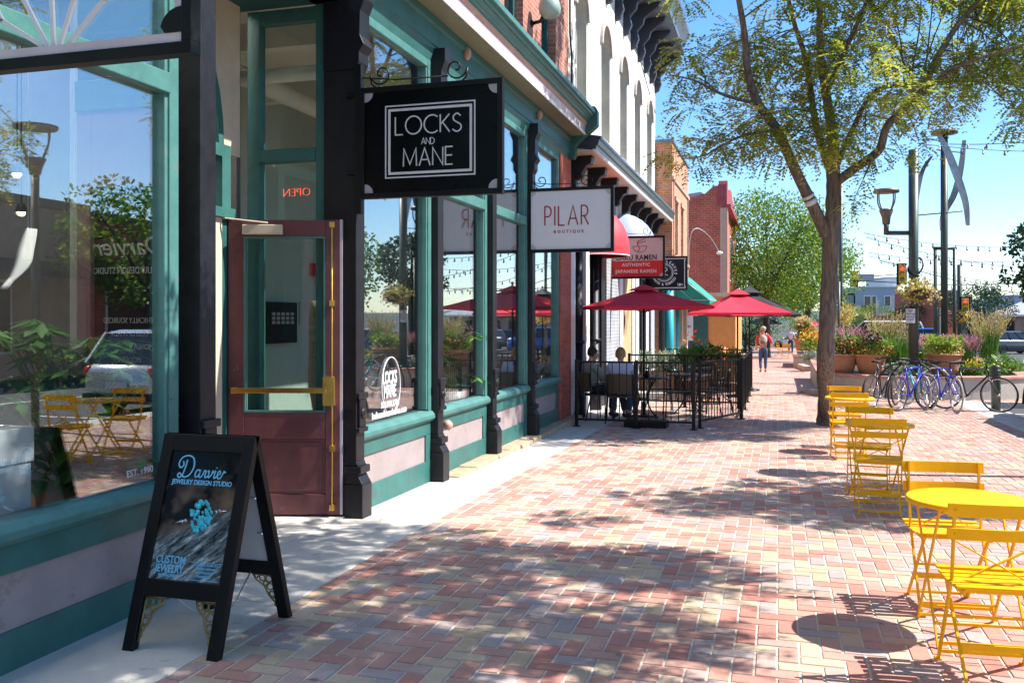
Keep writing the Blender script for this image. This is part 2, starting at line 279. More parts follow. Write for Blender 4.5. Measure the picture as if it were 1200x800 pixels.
# ------------------------------------------------------------------ mesh builder
class MB:
    def __init__(s): s.v = []; s.f = []; s.m = []; s.s = []
    def add(s, vs, fs, m=0, smooth=False):
        b = len(s.v); s.v.extend([tuple(v) for v in vs])
        for f in fs:
            s.f.append(tuple(b + i for i in f)); s.m.append(m); s.s.append(smooth)
        return s
    def box(s, x0, x1, y0, y1, z0, z1, m=0):
        return s.add([(x0, y0, z0), (x1, y0, z0), (x1, y1, z0), (x0, y1, z0), (x0, y0, z1), (x1, y0, z1), (x1, y1, z1), (x0, y1, z1)],
                     [(3, 2, 1, 0), (4, 5, 6, 7), (0, 1, 5, 4), (1, 2, 6, 5), (2, 3, 7, 6), (3, 0, 4, 7)], m)
    def bar(s, p0, p1, w, h, m=0, up=(0, 0, 1)):
        """rectangular bar from p0 to p1"""
        p0 = Vector(p0); p1 = Vector(p1); d = (p1 - p0).normalized(); u = Vector(up)
        if abs(d.dot(u)) > .98: u = Vector((0, 1, 0))
        a = d.cross(u).normalized(); b = a.cross(d)
        vs = []
        for p in (p0, p1):
            for i, j in ((-1, -1), (1, -1), (1, 1), (-1, 1)):
                vs.append(p + a * (i * w / 2) + b * (j * h / 2))
        return s.add(vs, [(3, 2, 1, 0), (4, 5, 6, 7), (0, 1, 5, 4), (1, 2, 6, 5), (2, 3, 7, 6), (3, 0, 4, 7)], m)
    def tube(s, pts, r, n=8, m=0, closed=False, caps=True, smooth=True):
        pts = [Vector(p) for p in pts]; k = len(pts)
        rs = r if isinstance(r, (list, tuple)) else [r] * k
        vs = []; a = None
        for i, p in enumerate(pts):
            if closed: d = (pts[(i + 1) % k] - pts[i - 1])
            else: d = pts[min(i + 1, k - 1)] - pts[max(i - 1, 0)]
            d = d.normalized() if d.length > 1e-9 else Vector((0, 0, 1))
            if a is None:
                a = d.orthogonal().normalized()
            else:
                a = (a - d * a.dot(d))
                a = a.normalized() if a.length > 1e-6 else d.orthogonal().normalized()
            b = d.cross(a)
            for j in range(n):
                t = 2 * PI * j / n
                vs.append(p + (a * math.cos(t) + b * math.sin(t)) * rs[i])
        fs = []
        for i in range(k if closed else k - 1):
            o, q = i * n, ((i + 1) % k) * n
            for j in range(n): fs.append((o + j, o + (j + 1) % n, q + (j + 1) % n, q + j))
        s.add(vs, fs, m, smooth)
        if caps and not closed:
            b = len(s.v) - len(vs)
            s.f.append(tuple(b + j for j in range(n - 1, -1, -1))); s.m.append(m); s.s.append(False)
            e = b + (k - 1) * n
            s.f.append(tuple(e + j for j in range(n))); s.m.append(m); s.s.append(False)
        return s
    def lathe(s, prof, c=(0, 0, 0), n=24, m=0, axis='z', smooth=True):
        vs = []
        for r, z in prof:
            for j in range(n):
                t = 2 * PI * j / n; x, y = r * math.cos(t), r * math.sin(t)
                if axis == 'z': p = (c[0] + x, c[1] + y, c[2] + z)
                elif axis == 'y': p = (c[0] + x, c[1] + z, c[2] - y)
                else: p = (c[0] + z, c[1] + x, c[2] + y)
                vs.append(p)
        fs = []
        for i in range(len(prof) - 1):
            for j in range(n): fs.append((i * n + j, i * n + (j + 1) % n, (i + 1) * n + (j + 1) % n, (i + 1) * n + j))
        s.add(vs, fs, m, smooth)
        b = len(s.v) - len(vs)
        for i, rev in ((0, True), (len(prof) - 1, False)):
            if prof[i][0] > 1e-5:
                l = [b + i * n + j for j in range(n)]
                s.f.append(tuple(reversed(l)) if rev else tuple(l)); s.m.append(m); s.s.append(False)
        return s
    def prism(s, poly, a0, a1, plane='xz', m=0):
        """polygon in a plane, extruded along the third axis"""
        def P(u, v, w):
            return (u, w, v) if plane == 'xz' else ((w, u, v) if plane == 'yz' else (u, v, w))
        n = len(poly)
        vs = [P(u, v, a0) for u, v in poly] + [P(u, v, a1) for u, v in poly]
        fs = [tuple(range(n - 1, -1, -1)), tuple(range(n, 2 * n))] + [(i, (i + 1) % n, n + (i + 1) % n, n + i) for i in range(n)]
        return s.add(vs, fs, m)
    def ball(s, c, r, nu=12, nv=8, m=0, jit=0, rnd=None):
        rx, ry, rz = r if isinstance(r, (tuple, list)) else (r, r, r)
        vs = [(c[0], c[1], c[2] - rz)]
        for i in range(1, nv):
            p = -PI / 2 + PI * i / nv
            for j in range(nu):
                t = 2 * PI * j / nu; k = 1 + (rnd.uniform(-jit, jit) if jit else 0)
                vs.append((c[0] + rx * math.cos(p) * math.cos(t) * k, c[1] + ry * math.cos(p) * math.sin(t) * k, c[2] + rz * math.sin(p) * k))
        vs.append((c[0], c[1], c[2] + rz))
        fs = [(0, 1 + (j + 1) % nu, 1 + j) for j in range(nu)]
        for i in range(nv - 2):
            for j in range(nu): fs.append((1 + i * nu + j, 1 + i * nu + (j + 1) % nu, 1 + (i + 1) * nu + (j + 1) % nu, 1 + (i + 1) * nu + j))
        e = len(vs) - 1; o = 1 + (nv - 2) * nu
        fs += [(o + j, o + (j + 1) % nu, e) for j in range(nu)]
        return s.add(vs, fs, m, True)
    def quad(s, a, b, c, d, m=0): return s.add([a, b, c, d], [(0, 1, 2, 3)], m)
    def build(s, name, mats, parent=None, world=False, bevel=0., loc=None, fixn=False):
        me = bpy.data.meshes.new(name)
        vs = s.v
        if parent is not None and world:
            o = wloc(parent); vs = [(x - o[0], y - o[1], z - o[2]) for x, y, z in vs]
        elif parent is None and loc is not None:
            vs = [(x - loc[0], y - loc[1], z - loc[2]) for x, y, z in vs]
        me.from_pydata(vs, [], s.f)
        for mm in (mats if isinstance(mats, (list, tuple)) else [mats]): me.materials.append(mm)
        me.polygons.foreach_set('material_index', s.m); me.polygons.foreach_set('use_smooth', s.s)
        me.update()
        o = bpy.data.objects.new(name, me); COL.objects.link(o)
        if parent is not None: o.parent = parent
        elif loc is not None: o.location = loc
        if bevel:
            b = o.modifiers.new('bevel', 'BEVEL'); b.width = bevel; b.segments = 2; b.limit_method = 'ANGLE'; b.angle_limit = R(40)
        return o

def wloc(o):
    l = Vector((0, 0, 0))
    while o is not None: l += o.location; o = o.parent
    return l

def tag(o, label=None, cat=None, group=None, kind=None):
    if label: o['label'] = label
    if cat: o['category'] = cat
    if group: o['group'] = group
    if kind: o['kind'] = kind
    return o

def thing(name, label, cat, loc=(0, 0, 0), rz=0., group=None):
    o = bpy.data.objects.new(name, None); COL.objects.link(o); o.empty_display_size = .2
    o.location = loc; o.rotation_euler = (0, 0, rz)
    return tag(o, label, cat, group)

def structure(mb, name, m, **k): return tag(mb.build(name, m, **k), kind='structure')

CHILD = {}
def children(o): return [c for c in bpy.data.objects if c.parent == o]
def copy_tree(o, label, loc, rz, group=None):
    c = o.copy(); COL.objects.link(c); c.location = loc; c.rotation_euler = (0, 0, rz)
    c['label'] = label
    if group: c['group'] = group
    for ch in children(o):
        k = ch.copy(); COL.objects.link(k); k.parent = c
        for g in children(ch):
            q = g.copy(); COL.objects.link(q); q.parent = k
    return c

def smooth_path(pts, n=6, closed=False):
    pts = [Vector(p) for p in pts]; out = []; k = len(pts)
    for i in range(k if closed else k - 1):
        if closed: p0, p1, p2, p3 = pts[i - 1], pts[i], pts[(i + 1) % k], pts[(i + 2) % k]
        else: p0, p1, p2, p3 = pts[max(i - 1, 0)], pts[i], pts[i + 1], pts[min(i + 2, k - 1)]
        for j in range(n):
            t = j / n
            out.append(.5 * ((2 * p1) + (-p0 + p2) * t + (2 * p0 - 5 * p1 + 4 * p2 - p3) * t * t + (-p0 + 3 * p1 - 3 * p2 + p3) * t ** 3))
    if not closed: out.append(pts[-1])
    return out

# ------------------------------------------------------------------ lettering
def ell(cx, cy, rx, ry, a0=0, a1=360, n=20):
    return [(cx + rx * math.cos(R(a0 + (a1 - a0) * i / n)), cy + ry * math.sin(R(a0 + (a1 - a0) * i / n))) for i in range(n + 1)]
GLYPH = {
    'L': (.46, [[(0, 1), (0, 0), (.46, 0)]]), 'O': (.96, [ell(.48, .5, .48, .5)]), 'C': (.8, [ell(.48, .5, .48, .5, 48, 312)]),
    'K': (.56, [[(0, 0), (0, 1)], [(.54, 1), (0, .42)], [(.14, .55), (.56, 0)]]),
    'S': (.5, [[tuple(p)[:2] for p in smooth_path([(.48, .85, 0), (.28, 1, 0), (.06, .86, 0), (.08, .64, 0), (.28, .5, 0), (.48, .36, 0), (.48, .12, 0), (.24, 0, 0), (0, .14, 0)], 4)]]),
    'A': (.7, [[(0, 0), (.35, 1), (.7, 0)], [(.12, .34), (.58, .34)]]), 'N': (.64, [[(0, 0), (0, 1), (.64, 0), (.64, 1)]]),
    'D': (.66, [[(0, 0), (0, 1)] + ell(.2, .5, .46, .5, 90, -90) + [(0, 0)]]), 'M': (.86, [[(0, 0), (.04, 1), (.43, .12), (.82, 1), (.86, 0)]]),
    'E': (.46, [[(.46, 1), (0, 1), (0, 0), (.46, 0)], [(0, .52), (.42, .52)]]), 'I': (.0, [[(0, 0), (0, 1)]]),
    'P': (.48, [[(0, 0), (0, 1)] + ell(.2, .73, .27, .27, 90, -90) + [(0, .46)]]),
    'R': (.52, [[(0, 0), (0, 1)] + ell(.2, .73, .27, .27, 90, -90) + [(0, .46)], [(.2, .46), (.52, 0)]]),
}
def stroke_text(mb, s, x, z, h, w, y=0., gap=.22, wide=1., m=0):
    """thin drawn capitals centred on x, baseline z, in the xz plane facing -y"""
    tot = sum(GLYPH[c][0] for c in s) + gap * (len(s) - 1)
    cx = x - tot * h * wide / 2
    for c in s:
        gw, st = GLYPH[c]
        for pl in st: ribbon(mb, [(cx + u * h * wide, z + v * h) for u, v in pl], w, y, m)
        cx += (gw + gap) * h * wide
def ribbon(mb, pl, w, y, m=0, th=.003):
    """flat raised stroke in the xz plane"""
    pl = [Vector((a, b)) for a, b in pl]
    closed = (pl[0] - pl[-1]).length < 1e-6
    k = len(pl)
    L_, R_ = [], []
    for i, p in enumerate(pl):
        if closed:
            d0 = (p - pl[i - 1 if i > 0 else k - 2]).normalized(); d1 = (pl[i + 1 if i < k - 1 else 1] - p).normalized()
        else:
            d0 = (p - pl[max(i - 1, 0)]) if i > 0 else (pl[1] - p); d1 = (pl[min(i + 1, k - 1)] - p) if i < k - 1 else d0
            d0 = d0.normalized(); d1 = d1.normalized()
        n0 = Vector((-d0.y, d0.x)); n1 = Vector((-d1.y, d1.x)); nn = n0 + n1
        nn = nn.normalized() if nn.length > .2 else n0
        l = w / 2 / max(.45, nn.dot(n0))
        L_.append(p + nn * l); R_.append(p - nn * l)
    vs = []
    for a, b in zip(L_, R_): vs += [(a.x, y - th, a.y), (b.x, y - th, b.y), (a.x, y, a.y), (b.x, y, b.y)]
    fs = []
    for i in range(k - 1):
        o = i * 4; q = o + 4
        fs += [(o, o + 1, q + 1, q), (o + 2, o, q, q + 2), (o + 1, o + 3, q + 3, q + 1)]
    mb.add(vs, fs, m)

FACE_Y = Matrix(((1, 0, 0), (0, 0, -1), (0, 1, 0)))        # reads from -y
FACE_X = Matrix(((0, 0, 1), (1, 0, 0), (0, 1, 0)))         # reads from +x
BACK_Y = Matrix(((-1, 0, 0), (0, 0, 1), (0, 1, 0)))        # reads from +y
def text(name, s, size, m, parent, loc, basis=FACE_Y, shear=0., ext=.0015, space=1., align='CENTER', xs=1., bold=0.):
    cu = bpy.data.curves.new(name, 'FONT'); cu.body = s; cu.size = size; cu.extrude = ext; cu.align_x = align; cu.shear = shear; cu.space_character = space
    cu.resolution_u = 3; cu.offset = bold
    ob = bpy.data.objects.new(name, cu)
    me = bpy.data.meshes.new_from_object(ob)
    me.transform(Matrix.Diagonal((xs, 1, 1, 1)))
    me.transform(basis.to_4x4()); me.transform(Matrix.Translation(Vector(loc)))
    me.materials.clear(); me.materials.append(m)
    bpy.data.objects.remove(ob); bpy.data.curves.remove(cu)
    o = bpy.data.objects.new(name, me); COL.objects.link(o); o.parent = parent
    return o
# ================================================================== ground
def strip(mb, x0, x1, ys, dz, thick=0.0, m=0):
    """sheet (or slab) that follows the falling ground"""
    for a, b in zip(ys[:-1], ys[1:]):
        za, zb = gz(a) + dz, gz(b) + dz
        if thick:
            vs = [(x0, a, za - thick), (x1, a, za - thick), (x1, b, zb - thick), (x0, b, zb - thick), (x0, a, za), (x1, a, za), (x1, b, zb), (x0, b, zb)]
            mb.add(vs, [(3, 2, 1, 0), (4, 5, 6, 7), (0, 1, 5, 4), (1, 2, 6, 5), (2, 3, 7, 6), (3, 0, 4, 7)], m)
        else:
            mb.add([(x0, a, za), (x1, a, za), (x1, b, zb), (x0, b, zb)], [(0, 1, 2, 3)], m)
FX = -3.463
mb = MB(); ys = [-40, 6, 140, 900]
for x0, x1 in ((-500, 900),): strip(mb, x0, x1, ys, -.13)
structure(mb, 'ground', M['asphalt'])
mb = MB(); strip(mb, -9.5, 4.3, [-8, 6, 22.2], -.014, .3); strip(mb, -9.5, 6.4, [22.2, 90], -.014, .3)
structure(mb, 'sidewalk_slab', M['concrete'])
mb = MB()   # pale concrete strip along the shop fronts, cut into flags
y = -6.
while y < 33:
    strip(mb, -3.7, -2.712, [y + .004, min(y + 1.52, 6) if y < 6 < y + 1.52 else y + 1.516] if not (y < 6 < y + 1.52) else [y + .004, 6, y + 1.516], .001, .03)
    y += 1.52
structure(mb, 'concrete_strip', M['concrete'], bevel=.004)
mb = MB(); y = -3.
while y < 22:
    strip(mb, 3.66, 4.296, [y + .004, y + 1.996] if not (y < 6 < y + 2) else [y + .004, 6, y + 1.996], .001, .03); y += 2
structure(mb, 'kerb_strip', M['concrete'], bevel=.006)
mb = MB(); strip(mb, -2.71, 3.66, [-4, 6, 22.2], -.0035); strip(mb, -2.71, 6.2, [22.2, 36], -.0035)
structure(mb, 'paving_bed', M['sand'])
# herringbone clay pavers, each with worn edges
rb = random.Random(4)
def paver(mb, x0, x1, y0, y1):
    g, c = .0035, .0045
    x0 += g; x1 -= g; y0 += g; y1 -= g
    dz = rb.uniform(-.0012, .0012); tx, ty = rb.uniform(-.004, .004), rb.uniform(-.004, .004)
    xm, ym = (x0 + x1) / 2, (y0 + y1) / 2
    def z(x, y): return gz(y) + .002 + dz + (x - xm) * tx + (y - ym) * ty
    vs = [(x, y, z(x, y) - .01) for x, y in ((x0, y0), (x1, y0), (x1, y1), (x0, y1))] + [(x, y, z(x, y)) for x, y in ((x0 + c, y0 + c), (x1 - c, y0 + c), (x1 - c, y1 - c), (x0 + c, y1 - c))]
    mb.add(vs, [(4, 5, 6, 7), (0, 1, 5, 4), (1, 2, 6, 5), (2, 3, 7, 6), (3, 0, 4, 7)])
mb = MB(); B = .104
X0 = -2.604
for j in range(-8, 330):
    for i in range(0, 86):
        k = (i - j) % 4; x = X0 + i * B; y = 1. + j * B
        xmax = 3.655 if y < 22.3 else 6.2
        if x > xmax: continue
        if k == 0: paver(mb, x, min(x + 2 * B, xmax), y, y + B)
        elif k == 3: paver(mb, x, min(x + B, xmax), y, y + 2 * B)
        elif i == 0 and k == 1: paver(mb, x, x + B, y, y + B)
mb2 = MB()
y = .2
while y < 34: paver(mb, -2.708, -2.606, y, y + .208); y += .208
M['paver'] = island_mat('clay_pavers', [(.44, .19, .15), (.49, .355, .235), (.40, .315, .295), (.47, .25, .205), (.50, .38, .27), (.45, .21, .165), (.38, .305, .295), (.48, .28, .225), (.46, .235, .18), (.49, .36, .26), (.44, .30, .26), (.47, .26, .21)])
structure(mb, 'brick_paving', M['paver'])
mb = MB(); strip(mb, -2.71, 6.2, [36, 90], -.004)
structure(mb, 'far_paving', mat('far_clay_paving', (.36, .22, .18), .85, var=.3, scale=9))
# road markings: parking bay lines
mb = MB()
for y0 in (1, 7.5, 14, 20.5): strip(mb, 4.35, 6.6, [y0, y0 + .1], -.122)
strip(mb, 9.4, 9.52, [-30, 6, 60], -.122)
structure(mb, 'road_markings', M['white'])

# ================================================================== teal shopfront
T = thing('teal_storefront_building', 'long teal painted storefront with black iron columns, big display windows and red brick above', 'building', (FX, 5, 0))
def P(mb, name, m, parent=T, bevel=0.): return mb.build(name, m, parent, world=True, bevel=bevel)
BAYS = [(1.1, 2.78), (2.98, 4.62), (7.0, 8.72), (8.89, 10.59), (10.76, 12.46), (12.63, 14.38)]
COLS = [2.88, 4.81, 6.92, 8.805, 10.675, 12.545]
# columns
def column(yc, w=.16):
    mb = MB(); h = w / 2; xb = FX - .2
    mb.box(xb, -3.300, yc - h - .012, yc + h + .012, -.12, .27)
    mb.prism([(xb, .27), (-3.300, .27), (-3.352, .36), (xb, .36)], yc - h - .006, yc + h + .006)
    mb.box(xb, -3.315, yc - h - .012, yc + h + .012, .36, .42)
    mb.prism([(xb, .42), (-3.345, .42), (-3.362, .46), (xb, .46)], yc - h, yc + h)
    mb.box(xb, -3.362, yc - h, yc + h, .46, 3.72)
    mb.box(-3.362, -3.338, yc - h * .72, yc + h * .72, .74, .98)
    mb.box(-3.362, -3.33, yc - h - .008, yc + h + .008, .70, .74)
    mb.box(-3.362, -3.33, yc - h - .008, yc + h + .008, .98, 1.03)
    mb.lathe([(.0, 0), (.045, 0), (.045, .012), (.025, .022), (0, .024)], (-3.338, yc, .86), 14, axis='x')
    # flared head under the beam
    mb.prism([(xb, 3.72), (-3.362, 3.72), (-3.33, 3.78), (-3.33, 3.86), (-3.29, 3.92), (-3.325, 4.0), (-3.32, 4.2), (-3.28, 4.3), (-3.28, 4.43), (xb, 4.43)], yc - h - .01, yc + h + .01)
    P(mb, 'cast_iron_column', M['iron'], bevel=.006)
for yc in COLS: column(yc)
for yc in (.99,): column(yc)
# windows with sill, kick panel and transom
def bay(y0, y1, transom=True):
    fr = MB(); w = .085; x0, x1 = FX - .07, FX + .03
    zt = 4.30
    fr.box(x0, x1, y0, y0 + w, .70, zt); fr.box(x0, x1, y1 - w, y1, .70, zt)
    fr.box(x0, x1 - .004, y0 + w, y1 - w, zt - .08, zt - .001)
    fr.box(x0, x1 + .012, y0 + w, y1 - w, 2.97, 3.09)
    fr.box(x0, x1 - .012, y0 + w, y0 + w + .03, .72, zt - .08); fr.box(x0, x1 - .012, y1 - w - .03, y1 - w, .72, zt - .08)
    f = P(fr, 'window_frame', M['teal_pale'], bevel=.006)
    g = MB(); g.box(FX - .035, FX - .027, y0 + w + .005, y1 - w - .005, .712, 2.968); P(g, 'pane', M['glass'], f)
    g = MB(); g.box(FX - .035, FX - .027, y0 + w + .005, y1 - w - .005, 3.092, zt - .082); P(g, 'transom_pane', M['glass'], f)
    s = MB(); s.prism([(FX - .1, .60), (FX + .05, .60), (FX + .075, .63), (FX + .075, .665), (FX + .04, .70), (FX - .1, .715)], y0 - .002, y1 + .002)
    P(s, 'window_sill', M['teal_pale'], bevel=.006)
    k = MB(); kx0, kx1 = FX - .1, FX + .022
    zb = gz(y1) - .02 if y0 < 8 else -.02
    k.box(kx0, kx1, y0, y1, zb, .19); k.box(kx0, kx1, y0, y1, .46, .60)
    k.box(kx0, kx1 - .001, y0, y0 + .13, .19, .46); k.box(kx0, kx1 - .001, y1 - .13, y1, .19, .46)
    kp = P(k, 'kick_panel', M['teal'], bevel=.004)
    i = MB(); i.box(kx0, FX + .004, y0 + .13, y1 - .13, .19, .46); P(i, 'inset_panel', M['mauve'], kp)
    # thin dark reveal bead round the inset
    return f
frames = [bay(*b) for b in BAYS]
# stone footing that shows more and more as the pavement falls away
mb = MB(); rr = random.Random(2); y = 9.0
while y < 15.2:
    l = rr.uniform(.35, .6); x1 = -3.24 + rr.uniform(-.02, .025)
    mb.box(-3.6, x1, y, min(y + l - .012, 15.25), gz(y) - .2, -.004 + rr.uniform(-.012, .004)); y += l
P(mb, 'stone_footing', M['stone'], bevel=.018)
# beam, soffit and cornice
YA, YB = -2., 15.0
mb = MB(); mb.prism([(FX - .3, 4.30), (-3.44, 4.30), (-3.40, 4.43), (-3.40, 4.45), (-3.385, 4.46), (-3.385, 4.64), (-3.36, 4.66), (-3.36, 4.758), (FX - .3, 4.758)], YA, YB)
beam = P(mb, 'header_beam', M['teal'])
for yy in (2.0, 4.0, 6.4, 9.6, 12.8): P(MB().ball((-3.35, yy, 4.62), (.05, .035, .075), 10, 6), 'socket_lamp', M['peach'], beam)
mb = MB(); mb.prism([(-3.36, 4.735), (-3.14, 4.735), (-3.14, 4.757), (-3.36, 4.757)], YA, YB - .01); P(mb, 'soffit', M['soffit'])
mb = MB(); mb.prism([(-3.2, 4.759), (-3.132, 4.74), (-3.128, 4.85), (-3.118, 4.90), (-3.2, 4.90)], YA, YB - .01); P(mb, 'fascia', M['lavender'])
mb = MB(); mb.prism([(-3.13, 4.738), (-3.118, 4.738), (-3.114, 4.775), (-3.13, 4.775)], YA, YB - .01); P(mb, 'fascia_edge', M['white'])
mb = MB(); mb.prism([(-3.25, 4.902), (-3.11, 4.902), (-3.09, 4.945), (-3.25, 4.945)], YA, YB - .01); P(mb, 'fascia_moulding', M['peach'])
mb = MB(); mb.prism([(-3.46, 4.947), (-3.085, 4.947), (-3.085, 4.965), (-3.06, 4.975), (-3.05, 5.0), (-3.02, 5.03), (-3.02, 5.045), (-2.99, 5.05), (-2.985, 5.085), (-2.95, 5.09), (-2.95, 5.15), (-3.46, 5.21)], YA, YB - .01)
P(mb, 'cornice', M['teal_pale'])
mb = MB(); mb.prism([(-3.46, 4.36), (-3.33, 4.36), (-3.30, 4.42), (-3.30, 4.56), (-3.26, 4.62), (-2.99, 4.84), (-2.92, 4.90), (-2.92, 5.14), (-2.96, 5.22), (-3.46, 5.27)], YB, YB + .17)
P(mb, 'cornice_end_block', M['teal'], bevel=.008)
# upper wall
mb = MB()
ws = [(y0, y0 + .92) for y0 in (-.5, 2.6, 5.7, 8.8, 11.4, 13.35)]
prev = YA
for a, b in ws:
    mb.box(FX - .4, FX, prev, a, 5.16, 9.0); mb.box(FX - .4, FX, a, b, 7.9, 9.0); mb.box(FX - .4, FX, a, b, 5.16, 5.62); prev = b
mb.box(FX - .4, FX, prev, 15.2, 5.16, 9.0)
P(mb, 'brick_upper_wall', M['brick_red'])
mb = MB(); y = YA; rr = random.Random(7)
while y < 15.15:
    l = rr.uniform(.3, .55); mb.box(FX - .05, FX + .05 + rr.uniform(0, .06), y, min(y + l - .01, 15.19), 5.18, 5.46 + rr.uniform(-.04, .03)); y += l
P(mb, 'stone_course', M['redstone'], bevel=.03)
for a, b in ws:
    f = MB(); x0, x1 = FX - .22, FX - .12
    f.box(x0, x1, a + .002, a + .09, 5.62, 7.9); f.box(x0, x1, b - .09, b - .002, 5.62, 7.9); f.box(x0, x1, a + .09, b - .09, 7.8, 7.898); f.box(x0, x1 + .03, a + .09, b - .09, 5.622, 5.71); f.box(x0, x1, a + .09, b - .09, 6.7, 6.77)
    fo = P(f, 'upper_window_frame', M['teal_dark'], bevel=.004)
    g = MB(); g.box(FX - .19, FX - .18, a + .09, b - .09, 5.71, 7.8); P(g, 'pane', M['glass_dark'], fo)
mb = MB(); mb.box(FX - .1, -3.41, 14.4, 15.19, -.25, 4.36); P(mb, 'brick_pier', M['brick_pier'], bevel=.01)
mb = MB(); mb.lathe([(.0, 0), (.028, 0), (.032, .05), (.05, .06), (.055, .1), (.03, .13), (0, .135)], (FX + .02, 9.0, .52), 12, axis='x'); P(mb, 'standpipe', M['peach'])
# doorway recess between the iron post and the first column
XR = -4.40
mb = MB(); mb.box(XR - .3, -3.46, 4.9, 6.84, -.2, .004); P(mb, 'doorstep', M['concrete'])
mb = MB(); mb.box(XR - .1, -3.47, 4.9, 6.84, 4.31, 4.42); P(mb, 'recess_ceiling', M['cream'])
mb = MB(); mb.box(XR - .08, FX - .05, 4.88, 6.86, 4.30, 4.306); mb.box(FX - .2, FX - .02, 4.9, 6.84, 4.31, 4.43); P(mb, 'recess_beam', M['teal_dark'])
# back wall of the recess: arched window, transom, doorway
def arch_pts(yc, rx, rz, z0, n=14): return [(yc + rx * math.cos(PI * i / n), z0 + rz * math.sin(PI * i / n)) for i in range(n + 1)]
mb = MB()
yc = 5.88; rx, rz = .60, 1.0
ap = arch_pts(yc, rx, rz, 3.08)
pts = ap
for (ya, za), (yb, zb) in zip(pts[:-1], pts[1:]): mb.add([(XR, ya, za), (XR, yb, zb), (XR, yb, 4.31), (XR, ya, 4.31)], [(0, 1, 2, 3)])
mb.box(XR - .06, XR, 4.92, yc - rx, 2.5, 4.31); mb.box(XR - .06, XR, yc + rx, 6.74, 3.02, 4.31)
P(mb, 'recess_wall', M['cream'])
mb = MB()
po = arch_pts(yc, rx + .002, rz + .002, 3.08); pi_ = arch_pts(yc, rx - .07, rz - .07, 3.08)
for i in range(len(po) - 1):
    a, b, c, d = po[i], po[i + 1], pi_[i + 1], pi_[i]
    for x in (XR + .02,): mb.add([(x, *a), (x, *b), (x, *c), (x, *d)], [(0, 1, 2, 3)])
    mb.add([(XR + .02, *c), (XR + .02, *d), (XR - .08, *d), (XR - .08, *c)], [(0, 1, 2, 3)])
    mb.add([(XR + .02, *a), (XR + .02, *b), (XR - .02, *b), (XR - .02, *a)], [(0, 1, 2, 3)])
mb.box(XR - .08, XR + .03, yc - rx - .06, 6.56, 2.98, 3.08)
mb.box(XR - .08, XR + .03, 6.44, 6.56, 2.56, 2.98); mb.box(XR - .08, XR + .03, yc - rx - .06, yc - rx + .06, 2.56, 2.98)
mb.box(XR - .08, XR + .05, yc - rx - .06, 6.60, 2.48, 2.56)
af = P(mb, 'transom_frame', M['teal'])
mb = MB(); mb.add([(XR - .03, a, b) for a, b in pi_], [tuple(range(len(pi_)))]); mb.quad((XR - .03, 5.3, 2.56), (XR - .03, 6.44, 2.56), (XR - .03, 6.44, 2.98), (XR - .03, 5.3, 2.98)); P(mb, 'pane', M['glass_facade'], af)
mb = MB(); mb.box(XR - .07, XR + .01, 6.36, 6.47, .0, 2.48); mb.box(XR - .07, XR + .01, 5.3, 5.42, .0, 2.48); mb.box(XR - .07, XR + .008, 5.42, 6.36, 2.40, 2.48); P(mb, 'door_frame', M['cream'], bevel=.005)
mb = MB(); mb.box(XR - .06, XR + .0, 6.47, 6.75, .0, 2.48); P(mb, 'hinge_post', M['teal_dark'])
# right return: side window above and behind the open door
YR = 6.93
fr = MB()
for xa, xb in ((XR - .02, XR + .10), (-3.76, -3.66)): fr.box(xa, xb, YR - .05, YR + .05, .0, 4.30)
fr.box(XR + .10, -3.76, YR - .045, YR + .045, 4.18, 4.299); fr.box(XR + .10, -3.76, YR - .06, YR + .045, 2.99, 3.10); fr.box(XR + .10, -3.76, YR - .05, YR + .045, .0, .62)
fo = P(fr, 'side_window_frame', M['teal'], bevel=.006)
g = MB(); g.box(XR + .10, -3.76, YR - .004, YR + .004, .62, 2.99); g.box(XR + .10, -3.76, YR - .004, YR + .004, 3.10, 4.18); P(g, 'pane', M['glass_clear'], fo)
# left return (seen through the display window): mauve frame with dark glass
YL = 4.93
fr = MB()
for xa, xb in ((XR - .02, XR + .09), (-3.72, -3.62)): fr.box(xa, xb, YL - .04, YL + .04, .0, 3.0)
fr.box(XR + .09, -3.72, YL - .038, YL + .038, 2.5, 2.999); fr.box(XR + .09, -3.72, YL - .038, YL + .038, 0, .4)
fo2 = P(fr, 'mauve_side_frame', mat('mauve_frame_paint', (.36, .2, .24), .5, var=.1), bevel=.005)
mb = MB(); mb.box(XR - .02, -3.62, YL - .06, YL + .04, 3.0, 3.2); P(mb, 'side_header', M['teal_pale'], bevel=.006)
mb = MB(); mb.box(XR - .02, -3.62, YL - .03, YL + .03, 3.2, 4.3); P(mb, 'side_panel', M['teal_dark'])
g = MB(); g.box(XR + .09, -3.72, YL - .004, YL + .004, .4, 2.5); gp_ = P(g, 'pane', M['glass_dark'], fo2)
def addtxt(s, size, z, **k): return text('window_lettering', s, size, M['letter_silver'], fo2, (-4.05 - FX, YL - .006 - 5, z), FACE_Y, **k)
t1 = text('window_lettering', 'Darvier', .17, M['letter_silver'], fo2, (-4.03 - FX, YL - .01 - 5, 2.06), Matrix(((-1, 0, 0), (0, 0, -1), (0, 1, 0))), shear=.35)
t1 = text('window_lettering', 'JEWELRY DESIGN STUDIO', .062, M['letter_silver'], fo2, (-4.03 - FX, YL - .01 - 5, 1.94), Matrix(((-1, 0, 0), (0, 0, -1), (0, 1, 0))), xs=.8)
